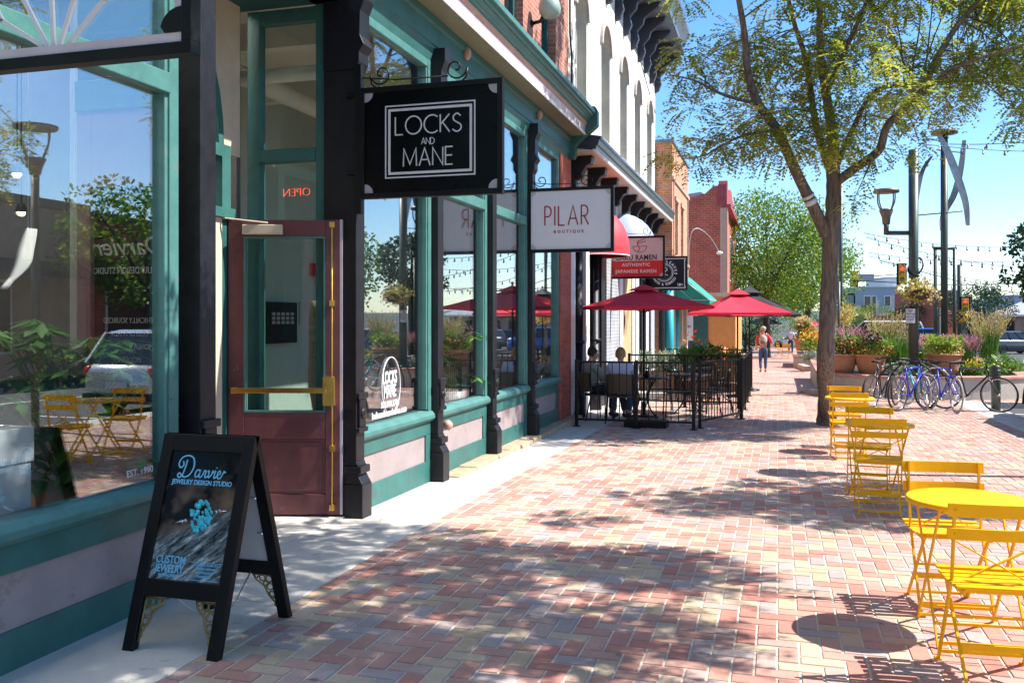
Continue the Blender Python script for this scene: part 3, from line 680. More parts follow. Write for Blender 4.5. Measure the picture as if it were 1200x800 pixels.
for i, s in enumerate(('ETHICALLY SOURCED', 'CUSTOM MADE', 'DIAMONDS & GEMSTONES', 'MODERN', 'REPAIRS & RESTORATIONS', 'OLD MINE', 'ENGRAVING', 'VINTAGE & ESTATE')):
    text('window_lettering', s, .052, M['letter_silver'], fo2, (-4.03 - FX, YL - .01 - 5, 1.62 - i * .085), Matrix(((-1, 0, 0), (0, 0, -1), (0, 1, 0))), xs=.8)
# rooms behind the glass
mb = MB(); mb.box(-8.5, XR - .1, 4.62, 6.9, .0, .05); mb.box(-8.5, FX - .1, -2, 4.85, .0, .3); mb.box(-6.3, FX - .1, 6.84, 15.1, .0, .3); P(mb, 'interior_floor', M['inner_floor'])
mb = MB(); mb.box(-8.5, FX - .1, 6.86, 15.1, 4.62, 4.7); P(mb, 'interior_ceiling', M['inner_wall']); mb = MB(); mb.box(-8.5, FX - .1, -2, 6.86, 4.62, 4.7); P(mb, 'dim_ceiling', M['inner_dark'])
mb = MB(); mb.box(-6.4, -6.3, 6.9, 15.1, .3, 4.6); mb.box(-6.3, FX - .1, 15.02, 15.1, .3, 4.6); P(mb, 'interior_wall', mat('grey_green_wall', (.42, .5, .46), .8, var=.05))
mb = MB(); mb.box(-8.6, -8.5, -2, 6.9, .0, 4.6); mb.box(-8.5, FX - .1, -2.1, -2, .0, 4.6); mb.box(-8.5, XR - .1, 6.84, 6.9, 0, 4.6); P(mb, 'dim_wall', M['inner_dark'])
for yy in (8, 10, 12, 14): P(MB().box(-6.3, FX - .12, yy, yy + .14, 4.35, 4.619), 'ceiling_beam', M['inner_wall'])
P(MB().tube([(-5.2, 7.2, 4.1), (-5.2, 14.8, 4.1)], .1, 12), 'ceiling_duct', M['inner_wall']); P(MB().tube([(-3.9, 7.6, 3.95), (-5.9, 7.6, 3.95)], .07, 10), 'ceiling_pipe', M['inner_wall'])
M['panel_light'] = emit_mat('ceiling_light_panel', (1, .95, .86), 6)
for xa, ya in ((-5.3, 3.2), (-5.3, 5.4), (-7.3, 3.2), (-7.3, 5.4)): P(MB().box(xa, xa + .55, ya, ya + 1.1, 4.6, 4.615), 'ceiling_light', M['panel_light'])
# things screwed to the salon's back wall, seen through the door
xw = -6.295
def wallrect(px0, px1, py0, py1, th):
    ya, yb = fy(px0, xw), fy(px1, xw); d = -xw * ST + (ya + yb) / 2 * CT
    return (xw, xw + th, min(ya, yb), max(ya, yb), EYE - (py1 - HOR) * d / F, EYE - (py0 - HOR) * d / F)
mb = MB(); mb.box(*wallrect(304, 342, 354, 402, .08)); kp = P(mb, 'wall_panel', M['black'])
mb = MB()
for i in range(5):
    for j in range(3):
        a = wallrect(312 + i * 5.5, 315.5 + i * 5.5, 366 + j * 5, 369.5 + j * 5, .09); mb.box(a[0] + .081, a[1], *a[2:])
P(mb, 'panel_buttons', M['corner_plate'], kp)
mb = MB(); mb.box(*wallrect(363, 372, 309, 324, .07)); P(mb, 'fire_alarm', M['sign_red'])
mb = MB(); mb.box(*wallrect(350, 366, 354, 380, .02)); P(mb, 'wall_notice', M['fabric_grey'])
# dividing screens and pale curtain panels in the jeweller's window
mb = MB()
for pa, pb, y_ in ((82, 108, 6.6),):
    a, b = fx(pa, y_), fx(pb, y_); n = 14
    for i in range(n):
        x0 = a + (b - a) * i / n; x1 = x0 + (b - a) / n; mb.quad((x0, y_ + .03 * (i % 2), .4), (x1, y_ + .03 * ((i + 1) % 2), .4), (x1, y_ + .03 * ((i + 1) % 2), 4.4), (x0, y_ + .03 * (i % 2), 4.4))
P(mb, 'curtain', M['fabric_grey'])
# pendant lamps glowing in the dim shop
for p in ((fx(20, 5.6), 5.6, EYE + (373 - 218) * 7.6 / F), (fx(25, 6.2), 6.2, EYE + (373 - 258) * 8.3 / F), (fx(126, 6.4), 6.4, EYE + (373 - 290) * 7.9 / F), (-5.2, 4.2, 3.3)):
    mb = MB(); mb.tube([(p[0], p[1], p[2] + .08), (p[0], p[1], 4.62)], .006, 5); mb.lathe([(.0, .09), (.03, .07), (.055, 0)], p, 14); l = P(mb, 'pendant_lamp', M['black'])
    mb = MB(); mb.ball(p, .032, 10, 6); P(mb, 'bulb', emit_mat('warm_bulb', (1, .75, .4), 12), l)
# neon style OPEN sign behind the side window, read from the shop's front
op = text('open_sign', 'OPEN', .105, emit_mat('red_led', (1, .09, .04), .9), T, (-3.98 - FX, YR + .02 - 5, 2.70), BACK_Y, ext=.004, bold=-.004)
# window decals
def decal(s, size, px, py, name='window_decal', **k):
    yy = fy(px, FX); d = -FX * ST + yy * CT
    return text(name, s, size, M['letter_silver'], frames[2], (-.022, yy - 5, EYE - (py - HOR) * d / F), FACE_X, **k)
decal('LOCKS', .165, 459.5, 449, xs=.62, bold=.004); decal('and', .085, 459.5, 455.5); decal('MANE', .165, 459.5, 465, xs=.62, bold=.004)
decal('970.999.5786', .075, 459.8, 476, xs=1.0, bold=.003); decal('locksandmanehairco.com', .085, 459.5, 486.5, xs=.9, bold=.003)
mb = MB()
yy = fy(461, FX); d = -FX * ST + yy * CT; zz = EYE - (452 - HOR) * d / F
mb.tube([(FX - .022, yy + .21 * math.cos(t), zz + .27 * math.sin(t)) for t in [2 * PI * i / 40 for i in range(40)]], .005, 5, closed=True)
P(mb, 'window_decal', M['letter_silver'], frames[2])
yy = fy(168, FX); d = -FX * ST + yy * CT
text('window_decal', 'EST. 1990', .055, M['letter_silver'], frames[1], (-.022, yy - 5, EYE - (556 - HOR) * d / F), FACE_X)
# ---------------------------------------------- open maroon door
H = Vector((XR + .005, 6.57, 0)); fe = Vector((-3.53, 6.82, 0)); ang = math.atan2(fe.y - H.y, fe.x - H.x); W = .93
D = bpy.data.objects.new('shop_door', None); COL.objects.link(D); D.parent = T; D.location = H - T.location; D.rotation_euler = (0, 0, ang)
D['label'] = 'maroon door with a tall glass pane standing wide open'
mb = MB(); h = .023
mb.box(0, .13, -h, h, .02, 2.47); mb.box(W - .12, W, -h, h, .02, 2.47); mb.box(.13, W - .12, -h + .001, h - .001, 2.33, 2.469); mb.box(.13, W - .12, -h + .001, h - .001, .65, .87); mb.box(.13, W - .12, -h + .001, h - .001, .021, .19)
mb.box(.13, W - .12, -h + .013, h - .013, .19, .65)
mb.box(.16, W - .15, -h + .006, h - .006, .22, .62)
mb.build('door_leaf', M['maroon'], D, bevel=.005)
mb = MB()
mb.box(.13, .145, -h - .002, h, .87, 2.33); mb.box(W - .135, W - .12, -h - .002, h, .87, 2.33); mb.box(.145, W - .135, -h - .002, h, 2.315, 2.33); mb.box(.145, W - .135, -h - .002, h, .87, .885)
mb.build('glazing_bead', M['teal_pale'], D)
mb = MB(); mb.box(.145, W - .135, -.004, .004, .885, 2.315); mb.build('door_pane', M['glass_clear'], D)
mb = MB(); mb.bar((.05, -.075, 1.055), (.83, -.075, 1.055), .03, .042); mb.box(.80, .9, -.085, -h - .002, .93, 1.17); mb.box(.04, .08, -.085, -h - .002, 1.03, 1.08); mb.tube([(.87, -.045, .06), (.87, -.045, 2.43)], .008, 8)
for z in (.06, .55, 1.75, 2.4): mb.box(.848, .892, -.06, -h - .001, z, z + .05)
mb.build('panic_bar', M['brass'], D, bevel=.004)
mb = MB(); mb.box(.13, .46, -.075, -h - .002, 2.345, 2.425); mb.bar((.34, -.05, 2.44), (.02, -.13, 2.47), .022, .012); mb.bar((.02, -.13, 2.47), (-.12, -.03, 2.49), .022, .012); mb.build('door_closer', M['cream'], D, bevel=.006)
mb = MB(); mb.box(W + .001, W + .022, -h, h, .02, 2.47); mb.build('weather_strip', M['lavender'], D)
# ---------------------------------------------- floodlight on the brick
p = at(640, 16, 13.9)
FL = thing('wall_floodlight', 'pale green round floodlight on a black arm, fixed to the red brick above the cornice', 'light', (FX, 12.75, 5.95))
mb = MB(); mb.lathe([(.05, 0), (.05, .03)], (0, 0, 0), 12, axis='x'); mb.tube([(.02, 0, 0), (.14, 0, .02), (.2, .0, .12)], .028, 8); mb.build('arm', M['black'], FL)
mb = MB(); mb.lathe([(0, -.15), (.09, -.14), (.15, -.08), (.165, 0), (.15, .06), (.12, .16), (.06, .2), (0, .205)], (.28, 0, .2), 20); mb.build('lamp_shade', M['fixture'], FL)
# ================================================================== hanging signs
def sign(name, label, y, zc, panel, x0=-3.3, w=1.22, h=.914, clear=False):
    s = thing('hanging_sign', label, 'shop sign', (x0, y, zc), 0, 'shop signs hung out over the sidewalk')
    f = MB(); a = .045; t = .03; hh = h / 2
    f.box(-.06, 0, -t, t, -hh - .12, hh + .2)
    f.box(0, w, -t, t, hh - a, hh); f.box(0, w, -t, t, -hh, -hh + a); f.box(w - a, w, -t, t, -hh + a, hh - a); f.box(0.001, a * .6, -t, t, -hh + a, hh - a)
    fr = f.build('frame', M['black'], s, bevel=.003)
    for z in (-hh * .5, hh * .9): MB().box(-.14, -.06, -.02, .02, z - .02, z + .02).build('bracket', M['black'], s)
    for x, sg in ((.17, 1), (.82, -1)):
        g = MB(); pts = [(x + sg * (.10 - .0) * (1 - i / 22) * math.cos(i * .42 + PI), 0, hh + .11 + .10 * (1 - i / 22) * math.sin(i * .42 + PI)) for i in range(20)]
        g.tube([(x - sg * .17, 0, hh + .004)] + pts if 0 else pts, .0075, 6)
        g.tube([(pts[0][0], 0, pts[0][2]), (pts[0][0] + sg * .012, 0, hh + .03), (pts[0][0] + sg * .05, 0, hh + .002)], .0075, 6); g.build('scroll', M['black'], s)
    g = MB(); g.tube([(.0, 0, hh + .09), (.3, 0, hh + .055), (w * .62, 0, hh + .05)], .006, 6)
    g.build('stay_rod', M['black'], s)
    if panel:
        b = MB(); b.box(a * .6, w - a, -.012, .012, -hh + a, hh - a); pn = b.build('panel', panel, s)
    for cx, cz, a0 in ((a * .6, hh - a, 270), (w - a, hh - a, 180), (a * .6, -hh + a, 0), (w - a, -hh + a, 90)):
        c = MB()
        for sy in (-1, 1):
            pts = [(cx, cz)] + ell(cx, cz, .075, .075, a0, a0 + 90, 8); ys = sorted((sy * .0125, sy * .016)); c.prism(pts, ys[0], ys[1])
        if not clear: c.build('corner_plate', M['corner_plate'], fr)
    return s, (pn if panel else None), fr
s, pn, fr = sign('locks', 'black hanging sign reading LOCKS AND MANE inside a double silver border', 6.83, 3.09, M['black_gloss'])
for sy in (-1,):
    mb = MB(); yy = -.0125
    for hw, hh, w in ((.385, .292, .011), (.352, .258, .02)):
        pts = [(.60 - hw, -hh), (.60 + hw, -hh), (.60 + hw, hh), (.60 - hw, hh), (.60 - hw, -hh)]; ribbon(mb, pts, w, yy)
    mb.build('border', M['letter_silver'], pn)
    mb = MB(); stroke_text(mb, 'LOCKS', .585, .055, .145, .0105, yy, gap=.16); stroke_text(mb, 'AND', .585, -.033, .05, .006, yy, gap=.12); stroke_text(mb, 'MANE', .585, -.205, .142, .0105, yy, gap=.17, wide=.95)
    mb.build('lettering', M['letter_silver'], pn)
s, pn, fr = sign('pilar', 'white hanging sign reading PILAR BOUTIQUE in thin brown red capitals', 12.47, 3.04, M['sign_white'], x0=-3.41)
mb = MB(); stroke_text(mb, 'PILAR', .545, -.075, .27, .02, -.0125, gap=.27, wide=.72); mb.build('lettering', M['letter_red'], pn)
text('small_lettering', 'BOUTIQUE', .058, M['letter_red'], pn, (.575, -.014, -.185), space=1.7, bold=.0015)
s, pn, fr = sign('gaku', 'white and red hanging sign for GAKU RAMEN with a noodle bowl drawing', 19.4, 2.96, M['sign_pink'], x0=-3.53)
mb = MB(); mb.box(.028, 1.174, -.0155, -.0125, -.41, -.075); mb.build('red_band', M['sign_red'], pn)
text('lettering', 'GAKU RAMEN', .155, M['letter_black'], pn, (.6, -.014, -.055), xs=.86, space=1.08, bold=.004)
text('small_lettering', 'AUTHENTIC', .095, M['sign_white'], pn, (.6, -.017, -.19), space=1.2, bold=.003)
text('small_lettering', 'JAPANESE RAMEN', .095, M['sign_white'], pn, (.6, -.017, -.33), space=1.2, bold=.003)
mb = MB(); ribbon(mb, ell(.68, .235, .15, .13, 180, 360), .012, -.0125); ribbon(mb, [(.53, .235), (.66, .235)], .012, -.0125); ribbon(mb, [(.70, .235), (.83, .235)], .012, -.0125)
ribbon(mb, [(.62, .33), (.80, .40)], .012, -.0125); ribbon(mb, [(.62, .29), (.81, .345)], .012, -.0125); mb.build('bowl_drawing', M['letter_black'], pn)
mb = MB(); ribbon(mb, [tuple(p)[:2] for p in smooth_path([(.66, .36, 0), (.63, .28, 0), (.68, .2, 0), (.64, .12, 0)], 5)], .02, -.0125); mb.build('noodle_drawing', M['sign_red'], pn)
s, pn, fr = sign('leaves', 'black hanging sign with a white ring of lettering and 18+ in the corner', 24.5, 2.86, M['black_gloss'], x0=-3.54)
mb = MB(); pts = [(.06, -.39), (1.14, -.39), (1.14, .39), (.06, .39), (.06, -.39)]; ribbon(mb, pts, .022, -.0125)
ribbon(mb, ell(.6, .02, .235, .235), .02, -.0125); ribbon(mb, ell(.6, .02, .20, .20), .008, -.0125)
ribbon(mb, [tuple(p)[:2] for p in smooth_path([(.52, -.12, 0), (.6, .02, 0), (.68, .1, 0), (.62, .16, 0), (.55, .08, 0), (.62, -.02, 0), (.70, -.06, 0)], 5)], .02, -.0125)
mb.build('ring', M['letter_silver'], pn)
def arc_text(s, r, a0, step, size, flip=False):
    for i, c in enumerate(s):
        a = R(a0 + step * i); x, z = .6 + r * math.cos(a), .02 + r * math.sin(a)
        rot = a - PI / 2 if not flip else a + PI / 2
        B_ = Matrix(((math.cos(rot), -math.sin(rot), 0), (0, 0, -1), (math.sin(rot), math.cos(rot), 0)))
        text('ring_letter', c, size, M['letter_silver'], pn, (x, -.014, z), B_, bold=.003)
arc_text('LEAVES', .275, 75, -16, .1); arc_text('VAPES & TOBACCO', .345, 212, 8.4, .085, True)
text('age_lettering', '18+', .1, M['letter_silver'], pn, (1.02, -.014, -.34), bold=.003)
# near sign, cut by the frame: open black frame with a white branching tree inside
s, pn, fr = sign('tree', 'black framed hanging sign with a white branching tree cut out, nearest in the upper left', 2.9, 3.09, None, clear=True)
mb = MB(); mb.box(.028, 1.174, -.02, .02, -.41, -.375); mb.box(1.14, 1.174, -.019, .019, -.375, .41); mb.build('inner_border', M['lavender'], fr)
mb = MB(); mb.prism([(1.174, -.375), (1.10, -.375)] + ell(1.174, -.375, .095, .095, 180, 90, 6)[1:], -.026, .026); mb.build('corner_gusset', M['black'], fr)
mb = MB(); rt = random.Random(3)
def br(p, a, l, w, n):
    q = (p[0] + l * math.cos(a), p[1] + l * math.sin(a))
    if q[1] > .40 or n == 0: return
    ribbon(mb, [p, q], w, 0.006, th=.012)
    for da in ((-.5, .38) if n > 2 else (-.45, .5)): br(q, a + da + rt.uniform(-.12, .12), l * .74, w * .8, n - 1)
for x0_, a in ((.60, 1.2), (.57, 1.62), (.54, 2.1), (.64, .75), (.52, 2.6)): br((x0_, -.37), a, .23, .017, 4)
mb.build('tree_cutout', M['sign_white'], fr)
g = MB(); g.box(.03, 1.17, .007, .010, -.40, .41); g.build('clear_panel', M['glass_clear'], s)

# ================================================================== white brick building
Wb = thing('white_brick_building', 'white painted brick building with tall arched upper windows and a long black storefront cornice', 'building', (-3.5, 21, 0))
def PW(mb, name, m, parent=Wb, bevel=0.): return mb.build(name, m, parent, world=True, bevel=bevel)
XW = -3.5; y0w, y1w = 15.2, 26.9; zl, ztop = 4.62, 9.6
M['reveal'] = mat('pale_grey_reveal', (.5, .49, .42), .85, var=.1); M['hood'] = mat('grey_stone_hood', (.42, .38, .36), .85, var=.15)
cents = [fy(p, XW) for p in (681, 709.7, 730.7, 747, 761)]
mb = MB(); prev = y0w; zs, zp, rw = 5.35, 7.3, .5
rev = MB()
for yc in cents:
    mb.box(XW - .4, XW, prev, yc - rw, zl, ztop); mb.box(XW - .4, XW, yc - rw, yc + rw, zl, zs)
    ap = [(yc + rw * math.cos(PI * i / 16), zp + rw * math.sin(PI * i / 16)) for i in range(17)]
    for (ya, za), (yb, zb) in zip(ap[:-1], ap[1:]):
        mb.add([(XW, ya, za), (XW, yb, zb), (XW, yb, ztop), (XW, ya, ztop)], [(3, 2, 1, 0)])
        rev.add([(XW, ya, za), (XW, yb, zb), (XW - .34, yb, zb), (XW - .34, ya, za)], [(0, 1, 2, 3)])
    for yy in (yc - rw + .002, yc + rw - .002): rev.quad((XW - .001, yy, zs), (XW - .34, yy, zs), (XW - .34, yy, zp), (XW - .001, yy, zp))
    PW(rev, 'window_reveal', M['reveal']); rev = MB()
    prev = yc + rw
    hood = MB(); ro = rw + .0; r2 = rw + .13
    for i in range(16):
        t0, t1 = PI * i / 16, PI * (i + 1) / 16
        q = [(yc + ro * math.cos(t0), zp + ro * math.sin(t0)), (yc + r2 * math.cos(t0), zp + r2 * math.sin(t0)), (yc + r2 * math.cos(t1), zp + r2 * math.sin(t1)), (yc + ro * math.cos(t1), zp + ro * math.sin(t1))]
        hood.prism(q, XW + .002, XW + .055, 'yz')
    PW(hood, 'window_hood', M['hood'])
    f = MB(); x0, x1 = XW - .26, XW - .18
    f.box(x0, x1, yc - rw + .004, yc - rw + .07, zs, zp); f.box(x0, x1, yc + rw - .07, yc + rw - .004, zs, zp); f.box(x0, x1, yc - rw + .07, yc + rw - .07, 6.4, 6.46); f.box(x0, x1, yc - rw + .07, yc + rw - .07, zp - .03, zp + .03)
    f.box(x0, x1, yc - .025, yc + .025, zs, zp - .03)
    for i in range(16):
        t0, t1 = PI * i / 16, PI * (i + 1) / 16
        q = [(yc + (rw - .07) * math.cos(t0), zp + (rw - .07) * math.sin(t0)), (yc + (rw - .004) * math.cos(t0), zp + (rw - .004) * math.sin(t0)), (yc + (rw - .004) * math.cos(t1), zp + (rw - .004) * math.sin(t1)), (yc + (rw - .07) * math.cos(t1), zp + (rw - .07) * math.sin(t1))]
        f.prism(q, x0, x1, 'yz')
    fo = PW(f, 'arched_window_frame', M['white'])
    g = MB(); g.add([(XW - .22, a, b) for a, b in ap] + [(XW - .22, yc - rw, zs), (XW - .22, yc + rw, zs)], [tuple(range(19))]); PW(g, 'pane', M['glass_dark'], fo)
    sl = MB(); sl.box(XW - .3, XW + .06, yc - rw - .08, yc + rw + .08, zs - .1, zs - .002); PW(sl, 'window_sill', M['white'])
mb.box(XW - .4, XW, prev, y1w, zl, ztop); mb.quad((XW - .4, y1w - .001, zl), (XW - 4, y1w - .001, zl), (XW - 4, y1w - .001, ztop), (XW - .4, y1w - .001, ztop))
PW(mb, 'upper_wall', M['brick_white'])
# downpipe / cable on the white wall
mb = MB(); mb.tube([(XW + .03, 15.35, 9), (XW + .03, 15.35, 6.6), (XW + .03, 15.5, 6.2), (XW + .03, 15.5, 5.0)], .02, 6)
mb.tube([(XW + .02, 18.0, 9.4), (XW + .02, 20.5, 8.9), (XW + .02, 23, 8.6), (XW + .02, 26.8, 7.7)], .012, 5); PW(mb, 'cable', M['black'])
M['blueblack'] = mat('blue_black_paint', (.035, .042, .06), .5, var=.2)
mb = MB(); mb.prism([(XW, 9.4), (-2.72, 9.4), (-2.66, 9.46), (-2.66, 9.62), (-2.6, 9.75), (-2.5, 9.95), (-2.5, 10.1), (XW, 10.4)], y0w, y1w + .1); PW(mb, 'roof_cornice', mat('slate_blue_paint', (.09, .11, .15), .5, var=.15))
mb = MB()
yy = y0w + .3
k = 0
while yy < y1w + .05:
    y_ = min(yy, y1w - .14)
    mb = MB(); mb.prism([(XW, 8.3), (XW + .12, 8.35), (XW + .2, 8.55), (XW + .16, 8.75), (XW + .3, 8.9), (XW + .34, 9.05), (XW + .55, 9.2), (-2.8, 9.3), (-2.78, 9.399), (XW, 9.399)], y_, y_ + .16); yy += 1.13; PW(mb, 'cornice_bracket', M['blueblack'], bevel=.02)

# storefront cornice
mb = MB(); mb.prism([(XW - .1, 4.50), (-3.04, 4.50), (-3.04, 4.53), (XW - .1, 4.60)], y0w + .02, y1w); PW(mb, 'soffit', M['cream'])
mb = MB(); mb.prism([(-3.04, 4.495), (-3.0, 4.495), (-2.985, 4.545), (-3.04, 4.545)], y0w + .02, y1w); PW(mb, 'white_edge', M['white'])
mb = MB(); mb.prism([(XW, 4.602), (-3.04, 4.546), (-2.985, 4.546), (-2.975, 4.6), (-2.95, 4.62), (-2.93, 4.70), (-2.90, 4.71), (-2.90, 4.76), (XW, 4.86)], y0w + .02, y1w); PW(mb, 'storefront_cornice', mat('dark_slate_metal', (.06, .065, .08), .35, .3, var=.3, scale=9))
mb = MB()
yy = y0w + .35
while yy < y1w - .1:
    mb = MB(); mb.prism([(XW, 3.75), (XW + .07, 3.78), (XW + .1, 3.95), (XW + .08, 4.1), (XW + .2, 4.2), (XW + .27, 4.32), (XW + .36, 4.36), (XW + .38, 4.498), (XW, 4.498)], yy, yy + .22)
    mb.lathe([(.0, -.006), (.075, -.006), (.075, .228), (0, .228)], (XW + .13, yy, 4.16), 12, axis='y'); yy += 1.3; PW(mb, 'storefront_bracket', M['iron'], bevel=.01)
# ground floor: frieze, iron columns, painted piers, dark shop glass
mb = MB(); mb.box(XW - .3, XW - .02, y0w, y1w, 3.55, 4.50); PW(mb, 'frieze', M['cream'])
mb = MB()
yy = y0w + 1.6
while yy < y1w - .6:
    for o_ in (0, .55): PW(MB().box(XW - .02, XW + .03, yy + o_, yy + o_ + .05, 3.6, 4.45), 'frieze_slat', M['white'])
    yy += 1.3
def wspan(px0, px1, x, z0, z1, m, name, depth=.2, bevel=.006):
    mb = MB(); mb.box(x - depth, x, fy(px0, x), fy(px1, x), z0, z1); return PW(mb, name, m, bevel=bevel)
wspan(669, 674.5, -3.44, -.4, 3.6, M['white'], 'pilaster')
mb = MB()
for px in (681, 700): 
    mb = MB(); yy = fy(px, -3.40); mb.tube([(-3.46, yy, -.4), (-3.46, yy, .4), (-3.46, yy, .42), (-3.46, yy, 3.5)], [.15, .14, .1, .09], 14); mb.box(-3.6, -3.32, yy - .14, yy + .14, 3.35, 3.6)
    mb.tube([(-3.46, yy, 1.2), (-3.46, yy, 1.26)], .125, 14); mb.tube([(-3.46, yy, 2.9), (-3.46, yy, 2.98)], .12, 14); PW(mb, 'iron_column', M['iron'])
wspan(687, 691, -3.46, -.4, 3.6, M['white'], 'pilaster'); wspan(692, 696, -3.52, -.4, 3.6, M['far_dark'], 'door_leaf')
wspan(705, 709, -3.47, -.4, 3.6, M['iron'], 'pilaster')
wspan(711, 727, -3.45, -.4, 3.6, M['brick_grey'], 'grey_brick_pier'); wspan(727.4, 730.5, -3.42, -.4, 3.6, M['white'], 'pilaster')
wspan(732, 741, -3.46, -.4, 3.6, M['plywood'], 'timber_panel'); wspan(741.5, 744, -3.42, -.4, 3.6, M['white'], 'pilaster')
wspan(745, 749, -3.45, -.4, 3.6, M['fabric_grey'], 'pilaster'); wspan(752, 756, -3.40, -.4, 3.6, M['iron'], 'pilaster'); wspan(757.5, 760, -3.42, -.4, 3.6, M['white'], 'pilaster'); wspan(763, 767, -3.4, -.4, 3.6, M['grey_clad'], 'pilaster')
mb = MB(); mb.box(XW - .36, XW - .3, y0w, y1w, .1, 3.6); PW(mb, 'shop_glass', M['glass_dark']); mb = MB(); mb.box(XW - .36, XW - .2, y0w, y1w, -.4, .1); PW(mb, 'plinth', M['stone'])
# leaning timber board
mb = MB(); yb = fy(737, -3.3); mb.add([(-3.42, yb - .3, gz(yb)), (-3.36, yb - .3, gz(yb)), (-3.36, yb + .5, gz(yb)), (-3.42, yb + .5, gz(yb)), (-3.42, yb - .3, .9), (-3.36, yb - .3, .9), (-3.36, yb + .5, 1.9), (-3.42, yb + .5, 1.9)], [(3, 2, 1, 0), (4, 5, 6, 7), (0, 1, 5, 4), (1, 2, 6, 5), (2, 3, 7, 6), (3, 0, 4, 7)])
tag(mb.build('timber_board', M['plywood'], loc=(-3.4, yb, gz(yb))), 'tan board with a slanting top edge leaning on the white painted pier behind the patio', 'board')
# dome awnings
def dome(y, z, r, w, m, label):
    a = thing('dome_awning', label, 'awning', (XW, y, z), 0, 'dome awnings on the white brick building')
    mb = MB(); nu, nv = 18, 8
    vs = []; fs = []
    for i in range(nv + 1):
        p = PI / 2 * i / nv
        for j in range(nu + 1):
            t = -PI / 2 + PI * j / nu
            vs.append((r * math.cos(p) * math.cos(t) + .005, w * math.cos(p) * math.sin(t), r * 1.15 * math.sin(p)))
    for i in range(nv):
        for j in range(nu): q = i * (nu + 1) + j; fs.append((q, q + 1, q + nu + 2, q + nu + 1))
    mb.add(vs, fs, 0, True); mb.build('canopy', m, a)
    mb = MB()
    vs = []
    for j in range(nu + 1):
        t = -PI / 2 + PI * j / nu; vs += [(r * 1.004 * math.cos(t) + .005, w * 1.004 * math.sin(t), -.16), (r * 1.004 * math.cos(t) + .005, w * 1.004 * math.sin(t), .0)]
    mb.add(vs, [(2 * j, 2 * j + 2, 2 * j + 3, 2 * j + 1) for j in range(nu)], 0, True); mb.build('valance', m, a)
    mb = MB(); mb.tube([(r * 1.0 * math.cos(t) + .005, w * 1.0 * math.sin(t), -.165) for t in [-PI / 2 + PI * j / nu for j in range(nu + 1)]], .012, 6); mb.build('hoop', M['white'], a)
dome(17.7, 3.05, .68, .7, M['awning_red'], 'red dome awning beside the white PILAR sign'); dome(20.9, 3.1, .85, .8, M['awning_white'], 'pale blue white dome awning above the ramen sign')

# ================================================================== buildings further down the row
Bb = thing('orange_brick_building', 'narrow orange brick building with tall slim windows beyond the white one', 'building', (-3.0, 29.3, 0))
def PB(mb, name, m, parent=Bb, bevel=0.): return mb.build(name, m, parent, world=True, bevel=bevel)
XB = -3.0; mb = MB(); ya, yb = 26.93, 31.9; zt = 6.85
wn = [(27.7, 28.5), (29.4, 30.2)]
prev = ya
for a, b in wn:
    mb.box(XB - .4, XB, prev, a, 2.9, zt); mb.box(XB - .4, XB, a, b, 2.9, 3.6); mb.box(XB - .4, XB, a, b, 5.2, zt); prev = b
mb.box(XB - .4, XB, prev, yb, 2.9, zt); mb.box(XB - 3, XB - .4, ya, yb, -.5, zt); PB(mb, 'wall', M['brick_orange'])
mb = MB(); mb.box(XB - 3.05, XB + .05, ya - .04, yb + .04, zt, zt + .09); PB(mb, 'parapet_cap', mat('blue_grey_flashing', (.1, .2, .3), .5, var=.1))
mb = MB(); mb.box(XB, XB + .05, ya, yb, 5.75, 5.85); mb.box(XB, XB + .05, ya, yb, 3.4, 3.5)
for a, b in wn: mb.box(XB, XB + .05, a - .1, b + .1, 5.22, 5.34)
mb.box(XB, XB + .03, ya + .3, ya + .38, 3.5, 5.75); mb.box(XB, XB + .03, yb - .38, yb - .3, 3.5, 5.75); PB(mb, 'brick_banding', M['peach'])
for a, b in wn:
    f = MB(); f.box(XB - .2, XB - .12, a, a + .09, 3.6, 5.2); f.box(XB - .2, XB - .12, b - .09, b, 3.6, 5.2); f.box(XB - .2, XB - .12, a + .09, b - .09, 5.1, 5.2); f.box(XB - .2, XB - .12, a + .09, b - .09, 4.35, 4.43); fo = PB(f, 'window_frame', M['white'])
    g = MB(); g.box(XB - .18, XB - .16, a + .09, b - .09, 3.6, 5.1); PB(g, 'pane', M['glass_dark'], fo)
mb = MB(); mb.box(XB - .4, XB - .25, ya, yb, -.5, 2.9); PB(mb, 'shop_glass', M['glass_dark'])
mb = MB(); mb.box(XB - .3, XB + .06, ya, yb, 2.55, 2.9); PB(mb, 'shop_fascia', M['coral'])
mb = MB()
M['turq'] = mat('turquoise_paint', (.02, .36, .42), .5, var=.1)
for y_ in (27.05, 28.6): PB(MB().tube([(XB - .1, y_, -.5), (XB - .1, y_, 2.55)], .13, 12), 'shop_column', M['turq'])
mb = MB()
for y_ in (27.6, 30.0, 31.5): PB(MB().box(XB - .25, XB - .02, y_, y_ + .4, -.5, 2.55), 'shop_pier', M['cream'])
